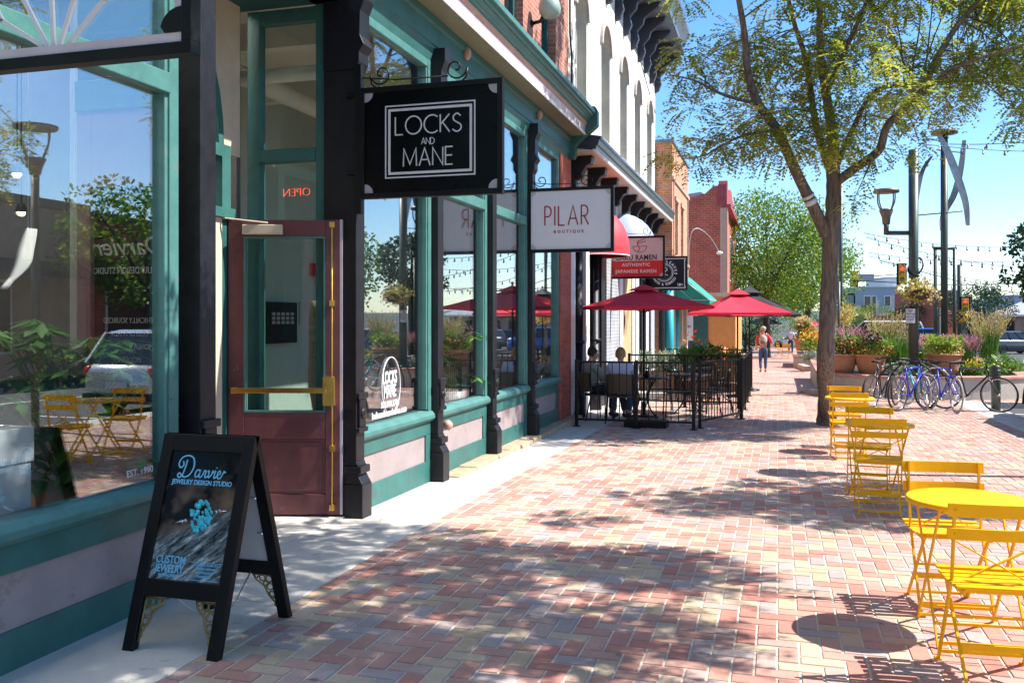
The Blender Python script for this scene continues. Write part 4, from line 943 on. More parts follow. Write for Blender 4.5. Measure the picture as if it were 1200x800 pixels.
# green awning
G = thing('green_awning', 'green sloped fabric awning on the orange brick building', 'awning', (XB, 29.8, 0))
mb = MB(); y0, y1 = 27.4, 32.0; zt_, zb_ = 3.05, 2.2; xo = XB + 1.05
mb.quad((XB + .07, y0, zt_), (xo, y0, zb_), (xo, y1, zb_), (XB + .07, y1, zt_)); mb.build('canopy', M['awning_green'], G, world=True)
mb = MB(); mb.quad((xo, y0, zb_ - .2), (xo, y1, zb_ - .2), (xo, y1, zb_), (xo, y0, zb_)); mb.build('valance', M['awning_green'], G, world=True)
for y_ in (y0, y1): MB().add([(XB + .07, y_, zt_ - .02), (xo, y_, zb_), (xo, y_, zb_ - .2), (XB + .07, y_, zb_ - .2)], [(0, 1, 2, 3)]).build('side_panel', M['awning_green'], G, world=True)
mb = MB()
for y_ in (y0, y1): mb.tube([(XB, y_, zb_), (xo - .01, y_, zb_)], .018, 6); mb.tube([(XB, y_, zt_ - .02), (xo - .01, y_, zb_ - .01)], .018, 6); mb.tube([(XB, y_, zt_ - .4), (XB + .55, y_, zb_)], .015, 6)
mb.tube([(xo - .01, y0, zb_), (xo - .01, y1, zb_)], .018, 6); mb.build('awning_bars', M['galv'], G, world=True)
# street lamp arm on that wall
Ln = thing('gooseneck_light', 'thin gooseneck street light curving out from the orange brick wall', 'light', (XB, 31.5, 4.0))
mb = MB(); mb.tube(smooth_path([(.05, 0, -.8), (.1, 0, .4), (.3, .2, .75), (.7, .6, .5), (1.0, 1.0, .0)], 6), .014, 8); mb.build('arm', M['galv'], Ln); mb = MB(); mb.ball((1.02, 1.04, -.05), (.12, .16, .06), 12, 6); mb.build('lamp_head', M['white'], Ln)
# orange stucco side wall with a poster
ow = thing('orange_rendered_building', 'low building with an orange rendered side wall behind the red patio umbrellas', 'building', (-2.2, 35, 0))
mb = MB(); mb.box(-8, fx(862, 34.2), 34.2, 40, -.6, 2.45); mb.build('wall', M['orange_stucco'], ow, world=True); mb = MB(); mb.box(-8.05, fx(862, 34.2) + .06, 34.14, 40.05, 2.45, 2.6); mb.build('roof_edge', M['cream'], ow, world=True)
mb = MB(); mb.box(fx(833, 34.2) - .9, fx(833, 34.2) - .1, 34.16, 34.199, -.3, 2.3); mb.build('door', M['teal_dark'], ow, world=True)
# far red building with an ornate pediment
Rb = thing('red_brick_corner_building', 'tall red brick building with an ornate curved pediment, farthest in the left row', 'building', (-2.5, 46, 0))
XRb = -2.45
mb = MB(); mb.box(-9, XRb, 44, 56, -.8, 7.0); mb.prism([(-9, 7.0), (XRb, 7.0), (XRb, 7.95), (XRb - .5, 7.95), (XRb - .9, 7.6), (XRb - 1.6, 7.45), (-4.6, 7.1), (-9, 7.0)], 44, 44.4); mb.build('wall', M['brick_far'], Rb, world=True)
mb = MB(); ped = [(43.93, 7.06), (43.93, 8.0), (44.4, 8.0), (44.5, 8.25), (44.8, 8.2), (45.4, 7.7), (46.2, 7.7), (46.6, 7.9), (47.4, 8.2), (48.6, 8.2), (49.6, 7.8), (50, 7.6), (56.05, 7.6), (56.05, 7.06)]
mb.prism(ped, XRb - .3, XRb + .12, 'yz'); mb.box(XRb + .01, XRb + .3, 43.94, 56.02, 6.9, 7.05); mb.build('pediment', mat('crimson_cornice', (.3, .05, .06), .7, var=.25), Rb, world=True)
mb = MB(); mb.prism([(-5.2, 7.2), (-3.2, 7.5), (-3.6, 7.75), (-4.8, 7.6)], 44.45, 46); mb.build('metal_roof', M['roof_grey'], Rb, world=True)
for y_ in (45.5, 48.5, 51.5):
    f = MB(); f.box(XRb - .01, XRb + .03, y_, y_ + 1.1, 3.6, 6.0); fo = f.build('window_frame', M['white'], Rb, world=True); g = MB(); g.box(XRb + .031, XRb + .04, y_ + .1, y_ + 1.0, 3.7, 5.9); g.build('pane', M['glass_dark'], fo, world=True)
mb = MB(); mb.box(XRb - .2, XRb + .15, 43.96, 44.5, -.8, 6.89); mb.build('corner_pier', M['peach'], Rb, world=True)
# ================================================================== sidewalk sign (A-frame)
def poster_mat():
    m, nt, N, L, Pn = _nodes('jewelry_poster')
    tc = N.new('ShaderNodeTexCoord'); sp = N.new('ShaderNodeSeparateXYZ'); L.new(tc.outputs['Object'], sp.inputs[0])
    # driftwood photo: streaked wood in the lower half, blurred brown stones above, black at the top
    m0 = N.new('ShaderNodeMapping'); m0.inputs['Rotation'].default_value = (0, R(38), 0); L.new(tc.outputs['Object'], m0.inputs[0])
    mp = N.new('ShaderNodeMapping'); mp.inputs['Scale'].default_value = (3.5, 1, 17)
    L.new(m0.outputs[0], mp.inputs[0])
    n1 = N.new('ShaderNodeTexNoise'); n1.inputs['Scale'].default_value = 2.5; n1.inputs['Detail'].default_value = 9; n1.inputs['Roughness'].default_value = .75; L.new(mp.outputs[0], n1.inputs['Vector'])
    r1 = N.new('ShaderNodeValToRGB'); e = r1.color_ramp.elements; e[0].position = .38; e[0].color = (.01, .014, .018, 1); e[1].position = .68; e[1].color = (.6, .68, .72, 1)
    k = e.new(.52); k.color = (.13, .16, .17, 1); L.new(n1.outputs['Fac'], r1.inputs[0])
    n2 = N.new('ShaderNodeTexNoise'); n2.inputs['Scale'].default_value = 9; n2.inputs['Detail'].default_value = 2; L.new(tc.outputs['Object'], n2.inputs['Vector'])
    r2 = N.new('ShaderNodeValToRGB'); e = r2.color_ramp.elements; e[0].position = .42; e[0].color = (.006, .006, .007, 1); e[1].position = .8; e[1].color = (.2, .13, .09, 1); L.new(n2.outputs['Fac'], r2.inputs[0])
    def step(a, b, wob):
        ad = N.new('ShaderNodeMath'); ad.operation = 'MULTIPLY_ADD'; ad.inputs[1].default_value = wob; L.new(n2.outputs['Fac'], ad.inputs[0])
        sl = N.new('ShaderNodeMath'); sl.operation = 'MULTIPLY_ADD'; sl.inputs[1].default_value = -.35; L.new(sp.outputs[0], sl.inputs[0]); L.new(sp.outputs[2], sl.inputs[2])
        L.new(sl.outputs[0], ad.inputs[2])
        mr = N.new('ShaderNodeMapRange'); mr.inputs[1].default_value = a; mr.inputs[2].default_value = b; mr.clamp = True; L.new(ad.outputs[0], mr.inputs[0]); return mr.outputs[0]
    m1 = N.new('ShaderNodeMixRGB'); L.new(step(.60, .66, .06), m1.inputs[0]); L.new(r1.outputs[0], m1.inputs[1]); L.new(r2.outputs[0], m1.inputs[2])
    m2 = N.new('ShaderNodeMixRGB'); L.new(step(.78, .92, .05), m2.inputs[0]); L.new(m1.outputs[0], m2.inputs[1]); m2.inputs[2].default_value = (.004, .005, .006, 1)
    L.new(m2.outputs[0], Pn.inputs['Base Color']); Pn.inputs['Roughness'].default_value = .12
    return m
M['bw'] = mat('black_stained_wood', (.005, .0045, .0045), .45, var=.3, stretch=(6, 6, .6), wear=((.12, .09, .06), .25, 18), spec=.3)
A = thing('sidewalk_sign', 'black wooden A-frame sign for a jewelry design studio standing on the concrete by the doorway', 'A-frame sign', (-2.86, 3.79, 0))
hw = .275; Htop = 1.04; sl = math.atan2(.33, Htop)
def leaf_frame(sgn):
    """one panel, local: foot line at y=0, leaning by the slope; built upright then sheared"""
    e = bpy.data.objects.new('hinged_panel', None); COL.objects.link(e); e.parent = A
    return e
def lean(mb, sgn):
    k = math.tan(sl)
    mb.v = [(x, (y + z * k) if sgn > 0 else (.66 + y - z * k), z) for x, y, z in mb.v]; return mb
for sgn in (1, -1):
    t = .022
    mb = MB(); mb.box(-hw, -hw + .065, -t, t, 0, Htop); mb.box(hw - .065, hw, -t, t, 0, Htop); mb.box(-hw + .065, hw - .065, -t + .002, t - .002, Htop - .085, Htop); mb.box(-hw + .065, hw - .065, -t + .002, t - .002, .255, .335)
    fr = lean(mb, sgn).build('front_panel_frame' if sgn > 0 else 'back_panel_frame', M['bw'], A, bevel=.003)
    mb = MB(); mb.box(-hw + .065, hw - .065, -.008, .008, .335, Htop - .085)
    pn = lean(mb, sgn).build('poster' if sgn > 0 else 'blank_panel', poster_mat() if sgn > 0 else M['sign_white'], fr)
    # cast scroll brackets under the rail
    for sx in (-1, 1):
        mb = MB(); xo = sx * (hw - .067); d = -sx
        mb.tube([(xo + d * .12, 0, .25), (xo + d * .105, 0, .215), (xo + d * .06, 0, .18), (xo + d * .045, 0, .13), (xo + d * .015, 0, .085), (xo, 0, .04)], .006, 6)
        mb.tube([(xo + d * .004, 0, .25), (xo + d * .004, 0, .04)], .006, 6); mb.tube([(xo, 0, .25), (xo + d * .12, 0, .25)], .006, 6)
        for cx, cz, r in ((.025, .225, .02), (.065, .228, .018), (.10, .238, .010), (.027, .18, .02), (.022, .135, .016), (.05, .195, .014), (.014, .1, .012), (.01, .07, .008)):
            mb.tube([(xo + d * (cx + r * math.cos(a)), 0, cz + r * math.sin(a)) for a in [2 * PI * i / 10 for i in range(10)]], .0045, 5, closed=True)
        lean(mb, sgn).build('scroll_bracket', M['bronze'], fr)
    if sgn > 0:
        k = math.tan(sl); pz = lambda z: z * k - .0095
        def ptxt(s, size, x, z, **kw):
            o = text('poster_lettering', s, size, M['letter_blue'], fr, (0, 0, 0), **kw)
            o.data.transform(Matrix.Translation((x, 0, z)))
            for v in o.data.vertices: v.co.y += v.co.z * k - .0095
        # script name drawn by hand
        mb = MB()
        def scr(pl, w=.006, n=6): ribbon(mb, [tuple(p)[:2] for p in smooth_path([(a * .082 - .155, b * .082 + .825, 0) for a, b in pl], n)], w, 0)
        scr([(.55, 1.05), (.5, .6), (.36, .1), (.15, -.05), (.02, .1), (.14, .22), (.36, .06), (.62, .0), (.95, .22), (1.12, .7), (.98, 1.15), (.58, 1.3), (.15, 1.15), (-.02, .8), (.14, .55), (.34, .7), (.28, .95)], .0068)
        scr([(1.62, .42), (1.42, .46), (1.3, .22), (1.4, .02), (1.58, .2), (1.66, .44), (1.6, .1), (1.72, .02), (1.86, .2)])
        scr([(1.86, .2), (1.94, .45), (1.98, .38), (2.08, .42), (2.02, .12), (2.1, .02), (2.24, .15)]); scr([(2.2, .36), (2.28, .44), (2.3, .05), (2.48, .2), (2.54, .44), (2.6, .3)])
        scr([(2.66, .36), (2.74, .44), (2.68, .1), (2.76, .02), (2.9, .18)]); scr([(2.80, .62), (2.82, .66)], .009, 2)
        scr([(2.9, .18), (3.1, .3), (3.08, .46), (2.94, .38), (2.94, .1), (3.08, .0), (3.26, .18)]); scr([(3.26, .2), (3.36, .46), (3.4, .38), (3.52, .42)])
        for i, v in enumerate(mb.v): mb.v[i] = (v[0], v[1] + v[2] * k - .0085, v[2])
        mb.build('script_lettering', M['letter_blue'], fr)
        ptxt('JEWELRY DESIGN STUDIO', .033, -.0, .79, xs=.93, bold=.0005)
        ptxt('CUSTOM', .052, -.098, .41, xs=.82, bold=.0003); ptxt('JEWELRY', .052, -.098, .368, xs=.80, bold=.0003); ptxt('REIMAGINED', .02, -.098, .347)
        for i, s in enumerate(('ETHICALLY SOURCED', 'DESIGN & REPAIR', 'RESTORATION', 'ENGRAVING')): ptxt(s, .014, .11, .41 - i * .018)
        for z in (.425, .343):
            mb = MB(); ribbon(mb, [(.02, z), (.195, z)], .0015, 0); mb.v = [(a, b + c * k - .0085, c) for a, b, c in mb.v]; mb.build('poster_rule', M['letter_blue'], fr)
        # ring with a cluster of cut stones
        mb = MB(); rg = random.Random(5)
        for i in range(70):
            a = rg.uniform(0, 2 * PI); q = math.sqrt(rg.random()); x, z = .03 + .062 * q * math.cos(a), .640 + .075 * q * math.sin(a); r = rg.uniform(.008, .014)
            mb.ball((x, z * k - .011, z), (r, .003, r), 6, 4)
        mb.build('gem_cluster', M['gem'], fr)
        for x, z in ((-.055, .615), (-.075, .609), (.115, .666), (.135, .67)): MB().ball((x, z * k - .0105, z), (.011, .003, .011), 6, 4).build('side_stone', M['chrome'], fr)
        for a_, b_, c_, d_ in ((-.13, .596, -.06, .615), (.125, .668, .175, .674)): MB().tube([(a_, b_ * k - .011, b_), (c_, d_ * k - .011, d_)], .004, 5).build('ring_band', M['chrome'], fr)
    else:
        mb = MB(); k = math.tan(sl)
        for z in (.50, .70, .9): mb.tube([(hw - .1, .66 - z * k - .01, z), (hw - .05, .66 - z * k - .05, z + .005)], .005, 6)
        mb.build('clip', M['steel'], fr)
mb = MB(); mb.tube([(-.05, .09, .26), (0.0, .2, .14), (.07, .42, .12), (.09, .56, .27)], .004, 5); mb.build('stay_chain', M['steel'], A)

# ================================================================== yellow bistro sets
def bistro_chair(label, loc, rz, group):
    c = thing('bistro_chair', label, 'chair', loc, rz, group)
    w = .19
    mb = MB()   # seven slats, across x
    for i in range(7):
        y = -.165 + i * .056; z = .455 + (.006 if i in (0, 6) else .0) - .008 * math.sin(PI * i / 6)
        mb.box(-.205, .205, y - .021, y + .021, z - .012, z)
    mb.build('seat', M['yellow'], c, bevel=.003)
    mb = MB()
    for s in (-1, 1): mb.bar((s * .175, -.185, .432), (s * .175, .19, .432), .012, .022)
    mb.bar((-.175, -.16, .436), (.175, -.16, .436), .01, .016); mb.bar((-.175, .17, .436), (.175, .17, .436), .01, .016); mb.build('seat_frame', M['yellow'], c)
    def up(z): # line of the uprights: front foot to back top
        return .19 - .41 * (z / .80) if z < .46 else (.19 - .41 * .575) - (z - .46) * .14
    for s in (-1, 1):
        mb = MB(); pts = [(s * w, up(z), z) for z in (0, .23, .46, .64, .815)]
        for p, q in zip(pts[:-1], pts[1:]): mb.bar(p, q, .010, .024, up=(0, 1, 0))
        mb.box(s * w - .012, s * w + .012, up(0) - .02, up(0) + .02, 0, .01); mb.build('leg', M['yellow'], c)
        mb = MB(); mb.bar((s * .165, .17, .43), (s * .165, -.215, 0.0), .010, .022, up=(0, 1, 0)); mb.box(s * .165 - .012, s * .165 + .012, -.24, -.2, 0, .01); mb.build('leg', M['yellow'], c)
    for z0, z1 in ((.752, .815), (.645, .70)):
        mb = MB(); n = 6
        vs = []; 
        for i in range(n + 1):
            x = -.222 + .444 * i / n; b = -.012 - .014 * (1 - (2 * i / n - 1) ** 2)
            vs += [(x, up(z0) + b - .006, z0), (x, up(z0) + b + .006, z0), (x, up(z1) + b + .006, z1), (x, up(z1) + b - .006, z1)]
        fs = [(3, 2, 1, 0), tuple(4 * n + q for q in (0, 1, 2, 3))]
        for i in range(n):
            o = 4 * i; fs += [(o + a, o + (a + 1) % 4, o + 4 + (a + 1) % 4, o + 4 + a) for a in range(4)]
        mb.add(vs, fs)
        for s in (-1, 1): mb.ball((s * w, up((z0 + z1) / 2) - .022, (z0 + z1) / 2), .006, 6, 4)
        mb.build('back_slat', M['yellow'], c, bevel=.002)
    mb = MB()
    mb.bar((-w, up(.64), .64), (w * .62, up(.46), .465), .006, .018, up=(0, 1, 0)); mb.bar((w, up(.64) + .006, .64), (-w * .62, up(.46) + .006, .465), .006, .018, up=(0, 1, 0)); mb.build('cross_brace', M['yellow'], c)
    for a_, y_, z_, b_, h_ in ((.165, -.19, .028, .008, .016), (.165, -.075, .155, .008, .03), (w, .165, .05, .008, .016), (w, .06, .255, .006, .012)): MB().bar((-a_, y_, z_), (a_, y_, z_), b_, h_).build('stretcher', M['yellow'], c)
    return c
def bistro_table(label, loc, rz, group):
    t = thing('bistro_table', label, 'table', loc, rz, group)
    mb = MB(); mb.lathe([(0, .700), (.285, .700), (.296, .690), (.302, .690), (.304, .705), (.298, .714), (.29, .714), (0, .716)], (0, 0, 0), 48); mb.build('table_top', M['yellow'], t)
    for s in (-1, 1):
        for e in (-1, 1):
            mb = MB(); mb.bar((s * (.21 if e > 0 else .19), e * .2, .695), (s * (.21 if e > 0 else .19), -e * .24, 0), .008, .02, up=(0, 1, 0)); mb.build('leg', M['yellow'], t)
    for e, x in ((1, .21), (-1, .19)):
        for y_, z_, b_, h_ in ((.2, .69, .012, .02), (-.225, .03, .008, .016), (-.17, .11, .006, .014)): MB().bar((-x, e * y_, z_), (x, e * y_, z_), b_, h_).build('stretcher', M['yellow'], t)
    return t
GC, GT = 'yellow bistro chairs on the brick sidewalk', 'round yellow bistro tables on the brick sidewalk'
tb = bistro_table('round yellow bistro table nearest the camera, cut by the right edge', (.95, 5.19, 0), .1, GT)
copy_tree(tb, 'round yellow bistro table in the middle set between two chairs', (.90, 9.02, gz(9.02)), .25, GT)
copy_tree(tb, 'round yellow bistro table farthest of the row, just in front of the tree trunk', (.88, 12.4, gz(12.4)), -.1, GT)
c0 = bistro_chair('yellow slatted bistro chair nearest the camera with its back turned to us', (.95, 4.62, 0), .09, GC)
for lb, x, y, r in (('yellow slatted bistro chair facing us behind the nearest round table', .93, 5.67, PI + .10),
                    ('yellow slatted bistro chair with its back to us at the middle round table', .84, 8.50, -.05),
                    ('yellow slatted bistro chair facing us at the middle round table', .85, 9.48, PI - .13),
                    ('yellow slatted bistro chair with its back to us at the farthest table by the trunk', .83, 11.85, .05),
                    ('yellow slatted bistro chair facing us at the farthest table by the trunk', .86, 12.95, PI + .04)):
    copy_tree(c0, lb, (x, y, gz(y)), r, GC)
p = gp(920.5, 420.5); copy_tree(c0, 'small distant yellow chair beside the far tree trunk behind the walker', p, .3, GC)
p = gp(913, 417); copy_tree(c0, 'farthest yellow chair half hidden by a thin distant trunk', p, -1.2, GC)

# ================================================================== patio
def fence(name, label, pts, h=1.05, posts=(0, 1), gap=.115, group='black metal fences round the cafe patio', rail2=False):
    a, b = Vector(pts[0]), Vector(pts[1])
    f = thing(name, label, 'fence', (a.x, a.y, gz(a.y)), 0, group)
    def Z(p): return gz(p.y)
    d = b - a; L_ = d.length; n = int(L_ / gap)
    mb = MB()
    for z in (h, .12) + ((h - .12,) if rail2 else ()): mb.bar((a.x, a.y, Z(a) + z), (b.x, b.y, Z(b) + z), .038, .03)
    mb.build('rails', M['black'], f, world=True)
    mb = MB()
    for i in range(1, n):
        q = a + d * i / n; mb.bar((q.x, q.y, Z(q) + .12), (q.x, q.y, Z(q) + h), .014, .014)
    mb.build('pickets', M['black'], f, world=True)
    for t in posts:
        q = a + d * t; mb = MB(); mb.box(q.x - .026, q.x + .026, q.y - .026, q.y + .026, Z(q), Z(q) + h + .035); mb.box(q.x - .06, q.x + .06, q.y - .06, q.y + .06, Z(q), Z(q) + .012); mb.build('post', M['black'], f, world=True, bevel=.004)
    return f
fence('patio_fence', 'black picket fence panel across the near end of the cafe patio', ((-3.14, 14.38), (-1.27, 14.38)), posts=(0, .52, 1))
fence('patio_fence', 'black picket fence panel set at an angle beside the near corner post of the patio', ((-1.2, 14.7), (-.63, 16.4)), posts=(0, 1))
fence('patio_fence', 'long black picket fence along the walkway side of the patio', ((-.62, 16.5), (-.66, 24.0)), posts=(0, .25, .5, .75, 1))
fence('patio_fence', 'black picket fence crossing the middle of the patio behind the first tables', ((-2.95, 18.6), (-.7, 18.6)), posts=(0, .5, .97))
fence('patio_fence', 'farthest black picket fence closing the patio in front of the orange wall', ((-2.9, 24.3), (-.7, 24.3)), posts=(0, .5, 1))
def umbrella(label, x, y, hw, ztip, zedge, m, rz=0., group='patio umbrellas', vent=True):
    u = thing('patio_umbrella', label, 'umbrella', (x, y, gz(y)), rz, group); g0 = gz(y)
    ztip -= g0; zedge -= g0
    mb = MB(); n = 12; rw_ = random.Random(int(x * 100))
    off = Vector((rw_.uniform(0, 9), rw_.uniform(0, 9), 0))
    # four fabric panels sagging between the ribs
    cs = [(hw, hw), (-hw, hw), (-hw, -hw), (hw, -hw)]
    for i in range(4):
        a, b = cs[i], cs[(i + 1) % 4]; vs = []; fs = []
        for j in range(n + 1):
            t = j / n * .9 + .1
            for k in range(n + 1):
                s_ = k / n; e = 4 * s_ * (1 - s_)
                x_, y_ = (a[0] * (1 - s_) + b[0] * s_) * t, (a[1] * (1 - s_) + b[1] * s_) * t
                z_ = ztip + (zedge - ztip) * (t ** .88) - .07 * e * t * t - .02 * math.sin(PI * t) * e + (.03 * noise.noise(Vector((x_ * 3.2, y_ * 3.2, i)) + off) + .014 * noise.noise(Vector((x_ * 9, y_ * 9, i)) + off)) * min(1, 3 * s_ * (1 - s_) * 2)
                vs.append((x_, y_, z_))
        for j in range(n):
            for k in range(n): q = j * (n + 1) + k; fs.append((q, q + 1, q + n + 2, q + n + 1))
        mb.add(vs, fs, 0, True)
        mb.quad((a[0], a[1], zedge), (b[0], b[1], zedge), (b[0] * 1.0, b[1] * 1.0, zedge - .05), (a[0], a[1], zedge - .05))
    cn = mb.build('canopy', m, u)
    mb = MB(); r = hw * .24; zt = ztip + .06
    for i in range(4):
        a, b = cs[i], cs[(i + 1) % 4]; k = .24
        mb.add([(0, 0, zt), (a[0] * k, a[1] * k, ztip - (ztip - zedge) * .16), (b[0] * k, b[1] * k, ztip - (ztip - zedge) * .16)], [(0, 1, 2)])
    mb.build('vent_cap', m, cn)
    mb = MB(); mb.tube([(0, 0, .03), (0, 0, ztip + .08)], .02, 10); mb.ball((0, 0, ztip + .1), .03, 8, 6); mb.build('pole', M['black'], u)
    mb = MB(); 
    for a in cs: mb.tube([(0, 0, ztip - .03), (a[0] * .98, a[1] * .98, zedge - .01)], .01, 5); mb.tube([(0, 0, ztip - .45), (a[0] * .55, a[1] * .55, ztip - (ztip - zedge) * .6)], .008, 5)
    mb.build('ribs', M['black'], u)
    mb = MB(); mb.lathe([(0, 0), (.26, 0), (.26, .04), (.08, .07), (.035, .09), (.035, .3), (0, .3)], (0, 0, 0), 24); mb.build('base', M['black'], u)
    return u
p = at(754.5, 400, 16.0); umbrella('red square patio umbrella nearest the shop fronts, over the seated couple', p.x, p.y, .95, 2.20, 1.86, M['umbrella_red'], .42)
p = at(869.5, 400, 21.2); umbrella('red square patio umbrella at the walkway corner of the patio', p.x - .1, p.y, .97, 2.29, 1.78, M['umbrella_red'], .30)
p = at(873.5, 400, 23.5); umbrella('black patio umbrella almost hidden behind the right red umbrella', p.x + .1, p.y, 1.05, 2.42, 1.75, M['umbrella_black'], .25)
p = gp(896, 413); umbrella('small black umbrella far down the sidewalk above the walker', p.x, p.y, .95, EYE + .2, EYE - .34, M['umbrella_black'], .3)
p = gp(948, 412); umbrella('small distant red umbrella just left of the thick trunk', p.x, p.y, .95, EYE - .05, EYE - .5, M['umbrella_red'], .2)
# base tray just inside the near fence
q = gp(765, 494.5); tr = tag(MB().box(-.34, .34, -.2, .2, .0, .1).box(-.3, .3, -.16, .16, .1, .13).build('umbrella_weight', M['black'], bevel=.02), 'flat black umbrella weight on the bricks behind the near fence panel', 'umbrella base'); tr.location = (q.x, 14.68, gz(14.7))
def cafe_chair(label, loc, rz, wick=True, group='cafe chairs on the patio'):
    c = thing('cafe_chair', label, 'chair', loc, rz, group)
    wm = M['wicker'] if wick else M['black']
    mb = MB(); mb.box(-.22, .22, -.2, .22, .43, .455); mb.build('seat', wm, c, bevel=.01)
    mb = MB(); n = 6; vs = []
    for i in range(n + 1):
        a = R(-52 + 104 * i / n); x, y = .235 * math.sin(a) * 1.15, -.03 - .215 * math.cos(a)
        vs += [(x, y, .5), (x * 1.03, y - .05, .84 - .02 * abs(math.sin(a)))]
    ins = [(x * .95, y + .018, z) for x, y, z in vs]
    m_ = len(vs)
    fs = []
    for i in range(n): o = 2 * i; fs += [(o, o + 2, o + 3, o + 1), (m_ + o + 1, m_ + o + 3, m_ + o + 2, m_ + o), (o + 1, o + 3, m_ + o + 3, m_ + o + 1), (o + 2, o, m_ + o, m_ + o + 2)]
    fs += [(0, 1, m_ + 1, m_), (2 * n + 1, 2 * n, m_ + 2 * n, m_ + 2 * n + 1)]
    if wick: mb.add(vs + ins, fs, 0, False)
    else:
        rim = [vs[1]] + [vs[2 * i + 1] for i in range(1, n + 1)]; mb.tube(rim, .011, 6); mb.tube([vs[2 * i] for i in range(n + 1)], .009, 6)
        for i in range(n + 1): mb.tube([vs[2 * i], vs[2 * i + 1]], .006, 5)
    mb.build('backrest', wm, c)
    for s in (-1, 1):
        mb = MB(); mb.tube([(s * .25, .24, 0), (s * .22, .2, .44), (s * .23, .17, .62), (s * .25, .0, .66), (s * .26, -.12, .64)], .011, 6); mb.build('leg', M['black'], c)
        mb = MB(); mb.tube([(s * .24, -.3, 0), (s * .215, -.19, .44), (s * .22, -.2, .62), (s * .215, -.22, .82)], .011, 6); mb.build('leg', M['black'], c)
    return c
def cafe_table(label, loc, rz, group='cafe tables on the patio'):
    t = thing('cafe_table', label, 'table', loc, rz, group)
    mb = MB(); mb.lathe([(0, .715), (.42, .715), (.43, .725), (.42, .738), (0, .74)], (0, 0, 0), 28); mb.build('table_top', M['black'], t)
    for i in range(4):
        a = PI / 4 + i * PI / 2; ca, sa = math.cos(a), math.sin(a)
        mb = MB(); mb.tube(smooth_path([(ca * .3, sa * .3, .71), (ca * .14, sa * .14, .5), (ca * .1, sa * .1, .32), (ca * .22, sa * .22, .12), (ca * .38, sa * .38, .0)], 4), .012, 6); mb.build('leg', M['black'], t)
    mb = MB(); mb.tube([(.12 * math.cos(a), .12 * math.sin(a), .35) for a in [2 * PI * i / 20 for i in range(20)]], .009, 6, closed=True); mb.build('ring', M['black'], t)
    return t
mbx = cafe_chair('brown wicker cafe chair under the man in the pale green shirt', (-3.07, 15.55, gz(15.5)), -.9)
copy_tree(mbx, 'brown wicker cafe chair under the woman in the lilac top, back turned to us', (-2.57, 15.25, gz(15.2)), .12, 'cafe chairs on the patio')
ct = cafe_table('round black cafe table in front of the seated couple', (-2.3, 16.05, gz(16)), .2)
k = 0
for x, y, lb in ((-1.62, 17.3, 'round black cafe table behind the seated couple, left of the angled fence'), (-1.35, 20.3, 'round black cafe table behind the angled fence panel beyond the middle fence'), (-2.2, 22.0, 'farthest round black cafe table by the planter of agave')):
    copy_tree(ct, lb, (x, y, gz(y)), .5 * k, 'cafe tables on the patio'); k += 1
bc = cafe_chair('black metal cafe chair at the table behind the seated couple, facing left', (-1.15, 16.9, gz(17)), 1.2, False)
for x, y, r, src, lb in ((-1.75, 16.6, .2, bc, 'black metal cafe chair seen from behind through the near fence pickets'), (-2.2, 17.6, -1.4, bc, 'black metal cafe chair against the shop front behind the couple'), (-1.2, 17.9, 2.6, bc, 'black metal cafe chair facing us in front of the middle fence'),
                         (-1.02, 19.7, -.2, mbx, 'brown wicker cafe chair seen from behind through the angled fence panel'), (-1.9, 20.6, -1.4, mbx, 'brown wicker cafe chair left of the table beyond the middle fence'), (-1.2, 21.1, 2.9, mbx, 'brown wicker cafe chair facing us beyond the middle fence'), (-1.9, 22.7, 2.4, bc, 'farthest black cafe chair beside the planter of agave')):
    copy_tree(src, lb, (x, y, gz(y)), r, 'cafe chairs on the patio')
ck = tag(MB().lathe([(.0, .0), (.04, 0), (.042, .11), (.035, .11), (.035, .01), (0, .01)], (0, 0, 0), 14).build('drink_cup', M['black']), 'black cup on the table in front of the lilac topped woman', 'cup'); ck.location = (-2.2, 15.85, gz(16) + .741)
# ================================================================== people
DG = None
def skin_mesh(verts, edges, sub=2, root=0):
    me = bpy.data.meshes.new('body'); me.from_pydata([v[:3] for v in verts], edges, [])
    o = bpy.data.objects.new('body', me); COL.objects.link(o)
    sk = o.modifiers.new('skin', 'SKIN'); sk.use_smooth_shade = True
    for i, v in enumerate(verts):
        r = v[3]; r = r if isinstance(r, tuple) else (r, r)
        me.skin_vertices[0].data[i].radius = r; me.skin_vertices[0].data[i].use_root = (i == root)
    ss = o.modifiers.new('sub', 'SUBSURF'); ss.levels = sub; ss.render_levels = sub
    bpy.context.view_layer.update()
    r = bpy.data.meshes.new_from_object(o.evaluated_get(bpy.context.evaluated_depsgraph_get()))
    bpy.data.objects.remove(o); bpy.data.meshes.remove(me)
    for p in r.polygons: p.use_smooth = True
    return r
def put(me, name, m, parent):
    o = bpy.data.objects.new(name, me); me.materials.clear(); me.materials.append(m); COL.objects.link(o); o.parent = parent; return o
def chain(pts, root=0, sub=2): return skin_mesh(pts, [(i, i + 1) for i in range(len(pts) - 1)], sub, root)
def join_mesh(a, b):
    me = bpy.data.meshes.new('body'); n = len(a.vertices)
    vs = [v.co[:] for v in a.vertices] + [v.co[:] for v in b.vertices]
    fs = [tuple(p.vertices) for p in a.polygons] + [tuple(n + i for i in p.vertices) for p in b.polygons]
    me.from_pydata(vs, [], fs)
    for p in me.polygons: p.use_smooth = True
    return me
